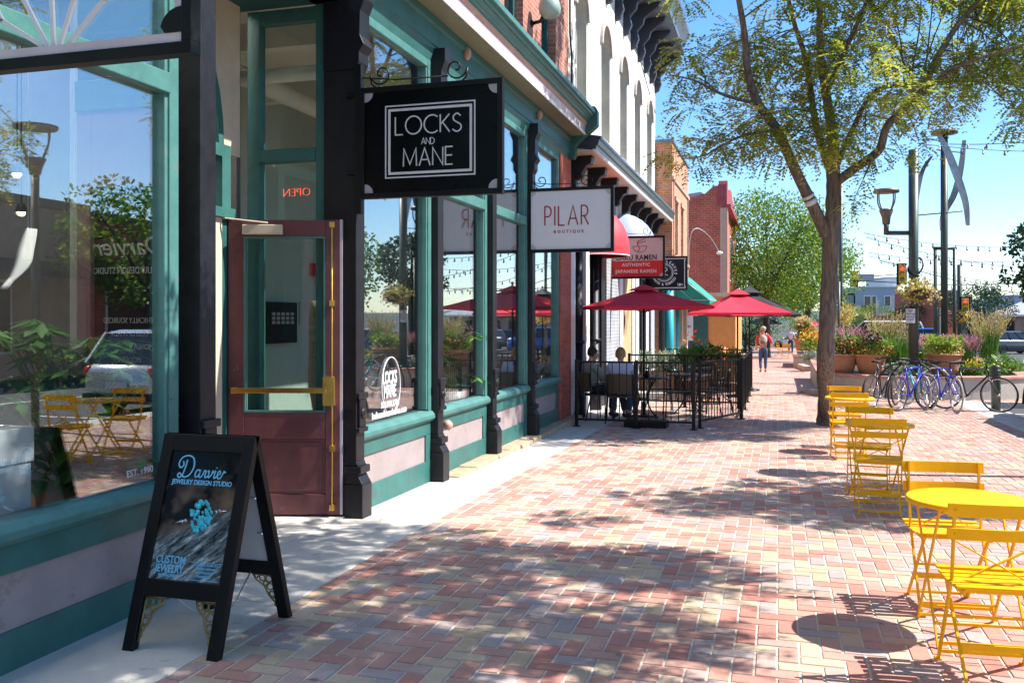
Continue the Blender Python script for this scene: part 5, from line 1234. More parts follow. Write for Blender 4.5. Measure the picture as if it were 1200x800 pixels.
def hand(w, d, side, up):
    """palm, four bent fingers of unequal length and a thumb from the palm's side; w wrist, d pointing direction"""
    w, d, side, up = Vector(w), Vector(d).normalized(), Vector(side).normalized(), Vector(up).normalized()
    V = []; E = []
    def add(p, r): V.append((*p, r)); return len(V) - 1
    a = add(w, .024); b = add(w + d * .05, (.03)); E.append((a, b))
    for i, (o, l) in enumerate(((-.027, .068), (-.009, .078), (.009, .074), (.026, .058))):
        k = add(w + d * .09 + side * o, .0095); m_ = add(w + d * (.09 + l * .55) + side * o - up * .012, .0085); t = add(w + d * (.09 + l * .85) + side * o - up * .038, .0075); E += [(b, k), (k, m_), (m_, t)]
    k = add(w + d * .045 + side * -.04, .011); t = add(w + d * .085 + side * -.055 - up * .02, .009); E += [(b, k), (k, t)]
    return skin_mesh(V, E, 1, 0)
def head(c, fw, r=.1):
    """skull, jaw, nose, ears as one lump; fw is the facing direction"""
    fw = Vector(fw).normalized(); sd = Vector((-fw.y, fw.x, 0)).normalized(); c = Vector(c); V = []; E = []
    m = MB()
    nu, nv = 14, 12; vs = []
    for i in range(nv + 1):
        p = -PI / 2 + PI * i / nv
        for j in range(nu):
            t = 2 * PI * j / nu; f_ = math.cos(p) * math.cos(t); s_ = math.cos(p) * math.sin(t); z = math.sin(p)
            jaw = 1 - .28 * max(0, -z) ; f2 = f_ * (.098 if f_ < 0 else .095) * (1 + .06 * max(0, -z)); 
            q = c + fw * f2 * (1 if f_ < 0 else jaw + .12 * max(0, -z)) + sd * s_ * .076 * jaw + Vector((0, 0, z * .118))
            vs.append(q)
    fs = []
    for i in range(nv):
        for j in range(nu): fs.append((i * nu + j, i * nu + (j + 1) % nu, (i + 1) * nu + (j + 1) % nu, (i + 1) * nu + j))
    m.add(vs, fs, 0, True)
    m.ball(c + fw * .1 - Vector((0, 0, .02)), (.016, .016, .022), 8, 6)
    for s in (-1, 1): m.ball(c + sd * s * .077 - Vector((0, 0, .012)), (.016, .016, .03), 8, 6)
    m.ball(c + fw * .088 - Vector((0, 0, .066)), (.022, .022, .008), 8, 4)
    me = bpy.data.meshes.new('head'); me.from_pydata([tuple(v) for v in m.v], [], m.f)
    return me
def hair_cap(c, fw, m, parent, longer=False):
    fw = Vector(fw).normalized(); sd = Vector((-fw.y, fw.x, 0)).normalized(); c = Vector(c); mb = MB(); nu, nv = 18, 10; rr = random.Random(9); vs = []; fs = []
    for i in range(nv + 1):
        p = PI / 2 - (PI * .62) * i / nv
        for j in range(nu):
            t = 2 * PI * j / nu; f_ = math.cos(t); p2 = max(p, R(28)) if f_ > .45 else (max(p, R(-5)) if f_ > -.1 else p)
            k = 1 + rr.uniform(-.015, .03)
            vs.append(c + fw * math.cos(p2) * math.cos(t) * .108 * k + sd * math.cos(p2) * math.sin(t) * .09 * k + Vector((0, 0, math.sin(p2) * .132 * k)))
    for i in range(nv):
        for j in range(nu): fs.append((i * nu + j, (i + 1) * nu + j, (i + 1) * nu + (j + 1) % nu, i * nu + (j + 1) % nu))
    mb.add(vs, fs, 0, True)
    if longer: mb.ball(c - fw * .105 + Vector((0, 0, .01)), (.05, .05, .05), 10, 8)
    return mb.build('hair', m, parent)
def eyes(c, fw, parent):
    fw = Vector(fw).normalized(); sd = Vector((-fw.y, fw.x, 0)).normalized(); c = Vector(c); mb = MB()
    for s in (-1, 1): mb.ball(c + fw * .086 + sd * s * .032 + Vector((0, 0, .012)), (.011, .011, .009), 8, 6)
    mb.build('eyes', M['hair_dark'], parent)
def person(label, loc, rz, J, clothes, group=None, hairm=None, longer=False, shoes=None):
    """J: joints in the figure's own frame, facing +y"""
    pr = thing('person', label, 'person', loc, rz, group)
    pel, chest, neck, hd = J['pelvis'], J['chest'], J['neck'], J['head']
    V = []; E = []
    def add(p, r): V.append((p[0], p[1], p[2], r)); return len(V) - 1
    a = add(pel, (.09, .07)); b = add(((pel[0] + chest[0]) / 2, (pel[1] + chest[1]) / 2, (pel[2] + chest[2]) / 2), (.08, .065)); c = add(chest, (.085, .065)); d = add(neck, .05); e = add(hd, .05); E += [(a, b), (b, c), (c, d), (d, e)]
    for s in ('l', 'r'):
        sh, el, wr = J['shoulder_' + s], J['elbow_' + s], J['wrist_' + s]
        i = add(sh, .052); j = add(el, .038); k = add(wr, .026); E += [(c, i), (i, j), (j, k)]
        hp, kn, an, to = J['hip_' + s], J['knee_' + s], J['ankle_' + s], J['toe_' + s]
        i = add(hp, .083); j = add(kn, .055); k = add(an, .036); l = add(to, .028); E += [(a, i), (i, j), (j, k), (k, l)]
    body = skin_mesh(V, E, 2, 0)
    hc = Vector(J['headc']); hf = Vector(J['face'])
    body = join_mesh(body, head(hc, hf))
    for s in ('l', 'r'):
        el, wr = Vector(J['elbow_' + s]), Vector(J['wrist_' + s]); d_ = Vector(J.get('hand_' + s, wr - el)); sd = d_.cross(Vector((0, 0, 1)));
        if sd.length < .02: sd = Vector((0, 1, 0)).cross(d_)
        body = join_mesh(body, hand(wr, d_, sd * (1 if s == 'l' else -1), sd.cross(d_) * (1 if sd.cross(d_).z > 0 else -1)))
    put(body, 'body', M['skin'], pr)
    # shirt
    V = []; E = []
    p0 = Vector(pel) + Vector((0, 0, .03))
    a = add(p0, (.15, .115)); b = add(((pel[0] + chest[0]) / 2, (pel[1] + chest[1]) / 2, (pel[2] + chest[2]) / 2), (.142, .115)); c = add(chest, (.165, .12)); d = add(Vector(chest).lerp(Vector(neck), .62), (.09, .075)); E += [(a, b), (b, c), (c, d)]
    sl = clothes.get('sleeve', .9)
    for s in ('l', 'r'):
        sh, el, wr = Vector(J['shoulder_' + s]), Vector(J['elbow_' + s]), Vector(J['wrist_' + s])
        i = add(sh, .07); E.append((c, i))
        if sl >= 1: j = add(el, .055); k = add(el.lerp(wr, sl - 1), .043); E += [(i, j), (j, k)]
        else: j = add(sh.lerp(el, sl), .06); E.append((i, j))
    put(skin_mesh(V, E, 2, 0), 'shirt', clothes['shirt'], pr)
    # trousers
    V = []; E = []
    a = add(Vector(pel) + Vector((0, 0, .06)), (.145, .112)); b = add(pel, (.15, .118)); E.append((a, b))
    for s in ('l', 'r'):
        hp, kn, an = Vector(J['hip_' + s]), Vector(J['knee_' + s]), Vector(J['ankle_' + s])
        i = add(hp, .1); j = add(kn, .068); k = add(kn.lerp(an, .9), .052); E += [(b, i), (i, j), (j, k)]
    put(skin_mesh(V, E, 2, 1), 'trousers', clothes['trousers'], pr)
    for s in ('l', 'r'):
        an, to = Vector(J['ankle_' + s]), Vector(J['toe_' + s])
        put(chain([(*(an + (an - to).normalized() * .05 + Vector((0, 0, -.035))), .04), (*(an.lerp(to, .35) + Vector((0, 0, -.01))), .045), (*to, .036)], 1, 2), 'shoe', shoes or M['trouser_dark'], pr)
    hair_cap(hc, hf, hairm, pr, longer); eyes(hc, hf, pr)
    return pr
# walker seen from behind
p = gp(894.5, 436.3)
J = dict(pelvis=(0, 0, .93), chest=(0, .02, 1.27), neck=(0, .02, 1.44), head=(0, .03, 1.52), headc=(0, .045, 1.575), face=(.05, 1, -.05),
         shoulder_l=(-.17, .01, 1.37), elbow_l=(-.25, -.03, 1.1), wrist_l=(-.24, .12, .94), shoulder_r=(.17, .01, 1.37), elbow_r=(.29, -.02, 1.12), wrist_r=(.30, .18, 1.02),
         hip_l=(-.09, 0, .87), knee_l=(-.10, .05, .48), ankle_l=(-.10, -.10, .10), toe_l=(-.11, .06, .04), hip_r=(.09, 0, .87), knee_r=(.09, .10, .48), ankle_r=(.09, .10, .08), toe_r=(.10, .27, .035))
wk = person('person walking away in a red and pale top and blue jeans with red shoes', p, .12, J, dict(shirt=M['shirt_red'], trousers=M['denim'], sleeve=1.4), hairm=M['hair_blond'], shoes=M['red_shoe'])
cp = MB(); cp.lathe([(.105, 0), (.108, .03), (.09, .085), (.04, .115), (0, .12)], (0, .045, 1.59), 16); cp.build('cap', M['pack'], wk)
bp = thing('backpack', 'beige canvas backpack on the back of the walker', 'backpack', (p.x, p.y, p.z), .12)
mb = MB(); mb.ball((-.03, -.165, 1.20), (.15, .095, .2), 14, 10); bg = mb.build('bag', M['pack'], bp); mb = MB(); mb.ball((-.03, -.245, 1.12), (.11, .04, .1), 12, 8); mb.build('pocket', mat('brown_canvas', (.2, .15, .11), .85), bp)
mb = MB()
for s in (-1, 1): mb.tube(smooth_path([(s * .1, -.1, 1.38), (s * .115, .03, 1.45), (s * .12, .13, 1.33), (s * .13, .1, 1.12), (s * .1, -.09, 1.02)], 5), .018, 6)
mb.build('strap', M['pack'], bp)
# seated man, turned to the right
J = dict(pelvis=(0, -.02, .53), chest=(0, -.10, .86), neck=(0, -.09, 1.02), head=(0, -.06, 1.09), headc=(0, -.035, 1.145), face=(.15, 1, -.3),
         shoulder_l=(-.19, -.09, .96), elbow_l=(-.23, .05, .70), wrist_l=(-.09, .27, .74), shoulder_r=(.19, -.09, .96), elbow_r=(.24, .06, .70), wrist_r=(.08, .28, .76),
         hip_l=(-.1, .03, .52), knee_l=(-.15, .44, .52), ankle_l=(-.15, .40, .1), toe_l=(-.16, .56, .04), hip_r=(.1, .03, .52), knee_r=(.15, .45, .53), ankle_r=(.16, .5, .1), toe_r=(.17, .65, .04))
person('person with dark hair in a pale green shirt sitting sideways on the patio', (-3.07, 15.55, gz(15.5)), -.9, J, dict(shirt=M['shirt_grey'], trousers=M['trouser_dark'], sleeve=1.5), hairm=M['hair_dark'])
J = dict(pelvis=(0, -.02, .53), chest=(0, -.05, .86), neck=(0, -.03, 1.02), head=(0, .0, 1.09), headc=(0, .02, 1.145), face=(-.35, 1, -.1),
         shoulder_l=(-.18, -.04, .96), elbow_l=(-.25, .05, .70), wrist_l=(-.2, .28, .75), shoulder_r=(.18, -.04, .96), elbow_r=(.28, .06, .72), wrist_r=(.26, .30, .77),
         hip_l=(-.1, .03, .52), knee_l=(-.13, .44, .52), ankle_l=(-.13, .40, .1), toe_l=(-.14, .56, .04), hip_r=(.1, .03, .52), knee_r=(.15, .45, .53), ankle_r=(.13, .45, .1), toe_r=(.13, .6, .04))
person('person with short blond hair in a pale lilac top seated with back to the camera', (-2.57, 15.25, gz(15.2)), .12, J, dict(shirt=M['shirt_lilac'], trousers=M['denim'], sleeve=.7), hairm=M['hair_blond'])
# far figure by the trunk
p = gp(926.5, 415); J = dict(pelvis=(0, 0, .93), chest=(0, .02, 1.27), neck=(0, .02, 1.44), head=(0, .03, 1.52), headc=(0, .045, 1.575), face=(0, -1, 0), shoulder_l=(-.17, .01, 1.37), elbow_l=(-.24, 0, 1.1), wrist_l=(-.22, -.12, .94), shoulder_r=(.17, .01, 1.37), elbow_r=(.25, 0, 1.12), wrist_r=(.24, -.1, .95),
         hip_l=(-.09, 0, .87), knee_l=(-.10, -.02, .48), ankle_l=(-.10, .02, .08), toe_l=(-.1, -.14, .035), hip_r=(.09, 0, .87), knee_r=(.1, -.02, .48), ankle_r=(.1, .03, .08), toe_r=(.1, -.13, .035))
person('tiny distant person in a white and dark top beyond the far yellow chairs', p, 0, J, dict(shirt=M['sign_white'], trousers=M['trouser_dark'], sleeve=.7), hairm=M['hair_dark'])

# ================================================================== bicycles
def bicycle(label, rear, front_dir, frame, tyre, steer=0., group='bicycles parked at the rack', lean=0.):
    ang = math.atan2(front_dir[1], front_dir[0])
    b = thing('bicycle', label, 'bicycle', rear, ang, group); b.rotation_euler = (lean, 0, ang)
    r = .34; WB = 1.02
    def wheel(x, st):
        e = bpy.data.objects.new('wheel', None); COL.objects.link(e); e.parent = b; e.location = (x, 0, r); e.rotation_euler = (0, 0, st)
        mb = MB(); mb.tube([(r * .955 * math.cos(t), 0, r * .955 * math.sin(t)) for t in [2 * PI * i / 40 for i in range(40)]], .0185, 8, closed=True); mb.build('tyre', tyre, e)
        mb = MB(); mb.tube([(r * .90 * math.cos(t), 0, r * .90 * math.sin(t)) for t in [2 * PI * i / 40 for i in range(40)]], .010, 6, closed=True); mb.tube([(0, -.05, 0), (0, .05, 0)], .022, 10)
        for i in range(24):
            t = 2 * PI * i / 24; t2 = t + (.35 if i % 2 else -.35); mb.tube([(.022 * math.cos(t2), .03 * (1 if i % 4 < 2 else -1), .022 * math.sin(t2)), (r * .9 * math.cos(t), 0, r * .9 * math.sin(t))], .0014, 3, caps=False)
        mb.build('rim', M['chrome'], e)
    wheel(0, 0); wheel(WB, steer)
    BBp, ST_, HT, HB = (.42, 0, .28), (.28, 0, .82), (.80, 0, .84), (.83, 0, .72)
    mb = MB(); mb.tube([BBp, ST_], .016, 8); mb.tube([ST_, HT], .015, 8); mb.tube([BBp, HB], .018, 8); mb.tube([HT, HB], .019, 8)
    for s in (-1, 1): mb.tube([(0, s * .06, r), (BBp[0], s * .02, BBp[2])], .009, 6); mb.tube([(0, s * .06, r), (ST_[0] + .01, s * .015, ST_[2] - .03)], .008, 6)
    mb.tube([(BBp[0], -.04, BBp[2]), (BBp[0], .04, BBp[2])], .022, 10); mb.build('frame', frame, b)
    mb = MB()
    for s in (-1, 1): mb.tube([(HB[0] + .005, s * .045, HB[2] - .02), (HB[0] + .08, s * .05, .5), (WB, s * .052, r)], .011, 6)
    mb.box(HB[0] - .02, HB[0] + .03, -.055, .055, HB[2] - .035, HB[2] - .012); mb.build('fork', frame, b)
    mb = MB(); mb.tube([HT, (.775, 0, .93), (.83, 0, .97)], .013, 8); mb.tube(smooth_path([(.76, -.30, .97), (.80, -.15, .985), (.83, 0, .97), (.80, .15, .985), (.76, .30, .97)], 4), .012, 8)
    hb = mb.build('handlebar', M['black'], b)
    for s in (-1, 1): MB().tube([(.765, s * .20, .975), (.755, s * .31, .97)], .017, 8).build('grip', M['rubber'], hb)
    mb = MB(); mb.tube([ST_, (.255, 0, .92)], .012, 8); mb.build('seat_post', M['chrome'], b)
    mb = MB()
    for x, w, z in ((.12, .075, .945),): pass
    vs = []; prof = [(.115, .03, .95), (.13, .075, .955), (.2, .075, .948), (.27, .04, .944), (.36, .02, .945), (.395, .012, .94)]
    for x, w, z in prof: vs += [(x, -w, z - .035), (x, -w * .8, z), (x, 0, z + .008), (x, w * .8, z), (x, w, z - .035)]
    fs = [(i * 5 + j, i * 5 + j + 1, i * 5 + j + 6, i * 5 + j + 5) for i in range(5) for j in range(4)] + [(i * 5 + 4, i * 5, i * 5 + 5, i * 5 + 9) for i in range(5)] + [(0, 1, 2, 3, 4), (29, 28, 27, 26, 25)]
    mb.add(vs, fs, 0, True); mb.build('saddle', M['rubber'], b)
    mb = MB(); mb.tube([(BBp[0] + .085 * math.cos(t), .05, BBp[2] + .085 * math.sin(t)) for t in [2 * PI * i / 24 for i in range(24)]], .008, 5, closed=True)
    for s, a in ((1, .6), (-1, .6 + PI)): mb.bar((BBp[0], s * .06, BBp[2]), (BBp[0] + .17 * math.cos(a), s * .075, BBp[2] + .17 * math.sin(a)), .012, .022); mb.box(BBp[0] + .17 * math.cos(a) - .04, BBp[0] + .17 * math.cos(a) + .04, min(s * .08, s * .17), max(s * .08, s * .17), BBp[2] + .17 * math.sin(a) - .012, BBp[2] + .17 * math.sin(a) + .012)
    mb.build('crankset', M['steel'], b)
    mb = MB(); mb.tube([(0, .05, r + .04), (BBp[0], .05, BBp[2] + .08)], .004, 4); mb.tube([(0, .05, r - .04), (BBp[0], .05, BBp[2] - .08)], .004, 4); mb.lathe([(.0, .03), (.045, .03), (.045, .05), (0, .05)], (0, 0, r), 16, axis='y'); mb.build('chain', M['bronze'], b)
    return b
def bike_at(label, px, d, hx, hd, *a, **k):
    p0 = at(px, HOR, d); p1 = at(hx, HOR, hd); v = p1 - p0; return bicycle(label, (p0.x, p0.y, gz(p0.y)), (v.x, v.y), *a, **k)
bike_at('black bicycle leftmost at the rack with a dark saddle, nose to the rack', 1021, 18.3, 1064, 19.3, M['bike_black'], M['rubber'], .2)
bike_at('blue bicycle standing second from the left at the rack, rear wheel to the left', 1052, 17.6, 1092, 18.3, M['bike_blue'], M['rubber'], -.2)
bike_at('teal and white wheeled bicycle in the middle of the rack behind the two blue ones', 1083, 18.0, 1058, 19.2, M['bike_teal'], M['rubber_grey'], .3)
bike_at('blue bicycle with pale tyres, front wheel turned towards the walkway', 1090, 18.3, 1117, 17.4, M['bike_blue'], M['rubber_grey'], -.15)
bike_at('black mountain bicycle rightmost at the rack, front wheel behind the short post', 1107, 18.2, 1158, 17.6, M['bike_black'], M['rubber'], .1)
rk = thing('bicycle_rack', 'black bicycle rack of arched tubes in the middle of the bicycles', 'bike rack', (gp(1070, 471).x, gp(1070, 471).y, gz(19)))
for i, (ox, w, h) in enumerate(((-.3, .5, .78), (0, .55, .84), (.3, .5, .78), (.5, .42, .70))):
    mb = MB(); mb.tube([(ox + w * math.cos(t), .12 * i, h * math.sin(t) + .02) for t in [PI * j / 20 for j in range(21)]], .018, 8); mb.build('hoop', M['black'] if i != 3 else M['chrome'], rk)
mb = MB(); mb.tube([(-.75, .1, .55), (.85, .1, .55)], .02, 8); mb.build('rail', M['black'], rk)
p = gp(1167, 481.5); bo = thing('bollard', 'short green black metal bollard right of the bicycles', 'bollard', p)
mb = MB(); mb.lathe([(0, 0), (.085, 0), (.085, .84), (.08, .88), (.06, .9), (0, .905)], (0, 0, 0), 20); mb.build('post', M['post'], bo); mb = MB(); mb.lathe([(.086, .77), (.092, .78), (.092, .8), (.086, .81)], (0, 0, 0), 20); mb.lathe([(.086, 0), (.12, 0), (.12, .015), (.086, .02)], (0, 0, 0), 20); mb.build('collar', M['post'], bo)
# ================================================================== vegetation
def rvec(r):
    while True:
        v = Vector((r.uniform(-1, 1), r.uniform(-1, 1), r.uniform(-1, 1)))
        if .05 < v.length < 1: return v
def leaf(mb, p, d, n, l, w):
    """one pointed leaf: base p, direction d, normal-ish n"""
    s = d.cross(n)
    s = s.normalized() * w if s.length > 1e-4 else d.orthogonal().normalized() * w
    b = len(mb.v); m_ = p + d * (l * .5)
    mb.v += [tuple(p), tuple(m_ + s), tuple(p + d * l), tuple(m_ - s)]; mb.f.append((b, b + 1, b + 2, b + 3)); mb.m.append(0); mb.s.append(False)
def frond(mb, r, p, d, l, pairs, ll, lw):
    """pinnate honey locust leaf"""
    sag = .35 * l; up = Vector((0, 0, 1))
    sd = d.cross(up); sd = sd.normalized() if sd.length > .05 else Vector((1, 0, 0))
    for i in range(pairs):
        t = (i + .6) / pairs; q = p + d * (l * t) - up * (sag * t * t)
        for s in (-1, 1):
            dd = (sd * s + d * .45 - up * .25 + rvec(r) * .3).normalized(); leaf(mb, q, dd, (up + rvec(r) * .5), ll * r.uniform(.8, 1.2), lw)
def clump(mb, r, c, rad, n, l, w, flat=.75, out=.6):
    for _ in range(n):
        v = rvec(r); v = v.normalized() * (v.length ** .6); q = Vector((c[0] + v.x * rad, c[1] + v.y * rad, c[2] + v.z * rad * flat))
        d = (v * out + rvec(r)).normalized(); leaf(mb, q, d, rvec(r), l * r.uniform(.7, 1.3), w * r.uniform(.8, 1.2))
def tree(name, label, base, limbs, clusters, seed, bark='bark', leafm='locust', fr=(38, 5, .17, .042, .008), group='street trees', simple=None, trunk_n=14):
    """limbs: list of (points, radii); the first is the trunk; clusters: (centre, radius)"""
    r = random.Random(seed)
    t = thing(name, label, 'tree', base, 0, group)
    pts, rad = limbs[0]
    sp = smooth_path(pts, 6); rs = []
    for i in range(len(sp)):
        u = i / (len(sp) - 1) * (len(rad) - 1); k = min(int(u), len(rad) - 2); rs.append((rad[k] + (rad[k + 1] - rad[k]) * (u - k)) * (1 + .05 * math.sin(i * 2.1) + .03 * math.sin(i * 5.3)))
    mb = MB(); mb.tube(sp, rs, trunk_n); 
    # roughen the bark
    b_ = Vector(base)
    def rough(v):
        v = Vector(v); h_ = v - b_; k_ = noise.noise(Vector((h_.x * 22, h_.y * 22, h_.z * 1.3))) * .016 + noise.noise(Vector((h_.x * 7, h_.y * 7, h_.z * 1.1))) * .018; d_ = Vector((h_.x, h_.y, 0)); d_ = d_.normalized() if d_.length > .01 else d_
        return tuple(v + d_ * k_ + Vector((noise.noise(v * 2.2), noise.noise(v * 2.2 + Vector((9, 0, 0))), 0)) * .02)
    mb.v = [rough(v) for v in mb.v]
    tk = mb.build('trunk', M[bark], t, world=True)
    nodes = []
    lb = MB()
    for pts, rad in limbs[1:]:
        sp = smooth_path(pts, 6); k = len(sp); rs = [rad[0] + (rad[1] - rad[0]) * i / (k - 1) for i in range(k)]
        lb.tube(sp, rs, 8); nodes += [(p, rs[i]) for i, p in enumerate(sp) if i > k * .25]
    nodes += [(Vector(p), .03) for p in smooth_path(limbs[0][0], 6)[-6:]]
    mb = MB()
    for c, cr in clusters:
        c = Vector(c); p, rr = min(nodes, key=lambda n: (n[0] - c).length + r.random() * .5)
        mid = p.lerp(c, .5) + Vector((r.uniform(-.1, .1), r.uniform(-.1, .1), .12 + r.uniform(-.05, .1))) * (p - c).length * .7
        path = smooth_path([p, mid, c], 4); r0 = min(rr * .6, .006 + .011 * (p - c).length); lb.tube(path, [r0 + (.004 - r0) * i / (len(path) - 1) for i in range(len(path))], 5)
        if simple:
            clump(mb, r, c, cr, simple[0], simple[1], simple[2]); continue
        n, pairs, fl, ll, lw = fr
        for _ in range(int(n * cr / .5)):
            v = rvec(r); q = c + Vector((v.x * cr, v.y * cr, v.z * cr * .55)); d = (v + Vector((0, 0, -.15)) + rvec(r) * .4).normalized()
            frond(mb, r, q, d, fl * r.uniform(.7, 1.25), pairs, ll, lw)
        for _ in range(3):   # bare twigs inside the spray
            v = rvec(r) * cr; lb.tube([c, c + v * .5 + Vector((0, 0, .03)), c + v], [.005, .004, .002], 4)
    lb.build('branches', M[bark], t, world=True)
    mb.build('crown', M[leafm], t, world=True)
    return t
# ---- the locust in the middle of the picture
D0 = 14.1
def TP(px, py, dd=0.): return at(px, py, D0 + dd)
b0 = gp(970, 498)
limbs = [([b0 + Vector((0, 0, -.1)), b0 + Vector((-.01, 0, .25)), TP(968, 420), TP(971, 340), TP(974, 285), TP(976, 240), TP(977, 205), TP(975, 160, .1), TP(968, 110, .2), TP(962, 60, .3), TP(961, -10, .4), TP(960, -90, .5)], [.195, .138, .128, .124, .126, .118, .105, .085, .07, .055, .04, .02]),
         ([TP(970, 278), TP(950, 236, -.1), TP(936, 208, -.2), TP(910, 152, -.4), TP(889, 122, -.5), TP(877, 88, -.6), TP(872, 37, -.7), TP(864, -10, -.9), TP(850, -90, -1)], (.098, .03)),
         ([TP(889, 122, -.5), TP(850, 112, -.8), TP(815, 95, -1.1), TP(785, 88, -1.3)], (.03, .008)),
         ([TP(910, 152, -.4), TP(868, 160, -.9), TP(826, 182, -1.2), TP(800, 186, -1.4)], (.025, .006)),
         ([TP(975, 205), TP(962, 168, .3), TP(955, 140, .6), TP(944, 70, 1), TP(930, 25, 1.3), TP(915, -40, 1.6)], (.07, .03)),
         ([TP(978, 215), TP(1005, 195, -.2), TP(1030, 176, -.4), TP(1041, 146, -.5), TP(1079, 109, -.7), TP(1096, 72, -.8), TP(1122, 30, -.9), TP(1152, -5, -1), TP(1190, -60, -1.2)], (.075, .03)),
         ([TP(978, 200), TP(1000, 150, .6), TP(1024, 108, 1.0), TP(1060, 100, 1.3), TP(1096, 97, 1.5), TP(1150, 96, 1.8), TP(1230, 104, 2.1)], (.05, .012)),
         ([TP(968, 110, .2), TP(990, 60, -.6), TP(1010, 15, -1.0), TP(1040, -60, -1.4)], (.05, .02)),
         ([TP(1079, 109, -.7), TP(1120, 80, -1.3), TP(1175, 60, -1.8), TP(1240, 40, -2.2)], (.035, .01))]
rt = random.Random(21); cl = []
def okpx(px, py):
    # lower fringe of the crown in the photograph
    fr = [(770, 95), (790, 190), (830, 195), (870, 200), (905, 170), (930, 185), (960, 200), (1000, 180), (1030, 175), (1060, 165), (1085, 140), (1120, 125), (1180, 140), (1240, 150), (1330, 120)]
    for (a, ya), (b, yb) in zip(fr[:-1], fr[1:]):
        if a <= px <= b: return py < ya + (yb - ya) * (px - a) / (b - a)
    return False
while len(cl) < 245:
    px, py = rt.uniform(775, 1330), rt.uniform(-230, 240)
    if not okpx(px, py): continue
    e = ((px - 1045) / 290) ** 2 + ((py + 40) / 290) ** 2
    if e > 1 and rt.random() < .75: continue
    if px < 860 and rt.random() < .72: continue
    if 845 < px < 900 and py < 60 and rt.random() < .5: continue
    dd = rt.uniform(-1, 1) * 2.3 * math.sqrt(max(.15, 1 - min(e, 1)))
    cl.append((TP(px, py, dd), rt.uniform(.28, .5)))
for px, py, dd in ((792, 178, -1.2), (812, 128, -1), (800, 60, -1.2), (835, 165, -1), (958, 122, -.6), (985, 150, -.5), (930, 130, -.5)):
    cl.append((TP(px, py, dd), .27))
for px, py in ((1012, 208), (1058, 182), (1000, 235), (1078, 170)): cl.append((TP(px, py, -.4), .13))
tree('honey_locust_tree', 'large honey locust with yellow green leaves and ridged trunk by the yellow bistro sets', b0, limbs, cl, 5, fr=(74, 6, .23, .066, .0175), trunk_n=36)
wr = thing('trunk_band', 'pale band tied round the left limb of the big honey locust', 'band', TP(951, 238, -.1))
mb = MB(); d_ = (TP(936, 208, -.2) - TP(950, 236, -.1)).normalized(); c_ = TP(950, 236, -.1) - TP(951, 238, -.1)
mb.tube([c_ - d_ * .04, c_ + d_ * .04], .1, 14); mb.tube([c_ + d_ * .1 - d_ * .03, c_ + d_ * .1 + d_ * .02], .098, 14); mb.build('strap', M['sign_white'], wr)
# ---- generic street tree
def auto_tree(name, label, base, h, cr, trunk_h, tr, n, seed, leafm, simple=None, fr=None, bark='bark_dark', group='street trees', flat=.7, cz=None, sub=.85):
    r = random.Random(seed); base = Vector(base); top = base + Vector((r.uniform(-.2, .2), r.uniform(-.2, .2), h * .8))
    tp = base + Vector((r.uniform(-.08, .08), 0, trunk_h))
    limbs = [([base - Vector((0, 0, .1)), base + Vector((0, 0, trunk_h * .5)), tp, tp.lerp(top, .5) + Vector((.1, .1, 0)), top], [tr * 1.3, tr, tr * .8, tr * .5, tr * .15])]
    cc = base + Vector((0, 0, cz or (trunk_h + (h - trunk_h) * .52)))
    for i in range(6):
        a = i * 1.05 + r.uniform(-.3, .3); e = cc + Vector((math.cos(a) * cr * .7, math.sin(a) * cr * .7, r.uniform(-.1, .35) * (h - trunk_h)))
        s = tp + (top - tp) * r.uniform(0, .4); limbs.append(([s, s.lerp(e, .5) + Vector((0, 0, .25)), e], (tr * .45, tr * .1)))
    cl = []
    hz = (h - trunk_h) * .5
    for _ in range(n):
        v = rvec(r); v = v.normalized() * (v.length ** .45)
        cl.append((cc + Vector((v.x * cr, v.y * cr, v.z * hz)), r.uniform(.75, 1.2) * cr * .24))
    return tree(name, label, base, limbs, cl, seed + 1, bark, leafm, fr or (30, 5, .18, .045, .009), group, simple, 10)
# overhead tree beside the camera: its shade dapples the foreground and its leaves show in the window
limbs = [([Vector((3.4, 2.3, -.1)), Vector((3.4, 2.3, 1.2)), Vector((3.35, 2.4, 2.6)), Vector((3.2, 2.8, 3.6)), Vector((3.0, 3.4, 5)), Vector((2.8, 3.8, 6.6))], [.2, .16, .15, .13, .07, .03]),
         ([Vector((3.3, 2.5, 2.9)), Vector((2.7, 3.6, 3.9)), Vector((2.0, 4.8, 4.5)), Vector((1.4, 5.9, 4.9))], (.05, .012)),
         ([Vector((3.3, 2.5, 3.0)), Vector((3.0, 4.2, 4.2)), Vector((2.7, 5.8, 5.0)), Vector((2.2, 7.4, 5.5))], (.05, .012)),
         ([Vector((3.25, 2.7, 3.3)), Vector((2.3, 3.0, 4.2)), Vector((1.3, 3.2, 4.8)), Vector((.4, 3.7, 5.2))], (.045, .012)),
         ([Vector((3.25, 2.7, 3.3)), Vector((3.9, 4.0, 4.3)), Vector((4.6, 5.2, 5.2))], (.05, .02)),
         ([Vector((3.2, 2.8, 3.5)), Vector((2.9, 1.6, 4.4)), Vector((2.4, .6, 5.0))], (.04, .012))]
rt = random.Random(8); cl = []
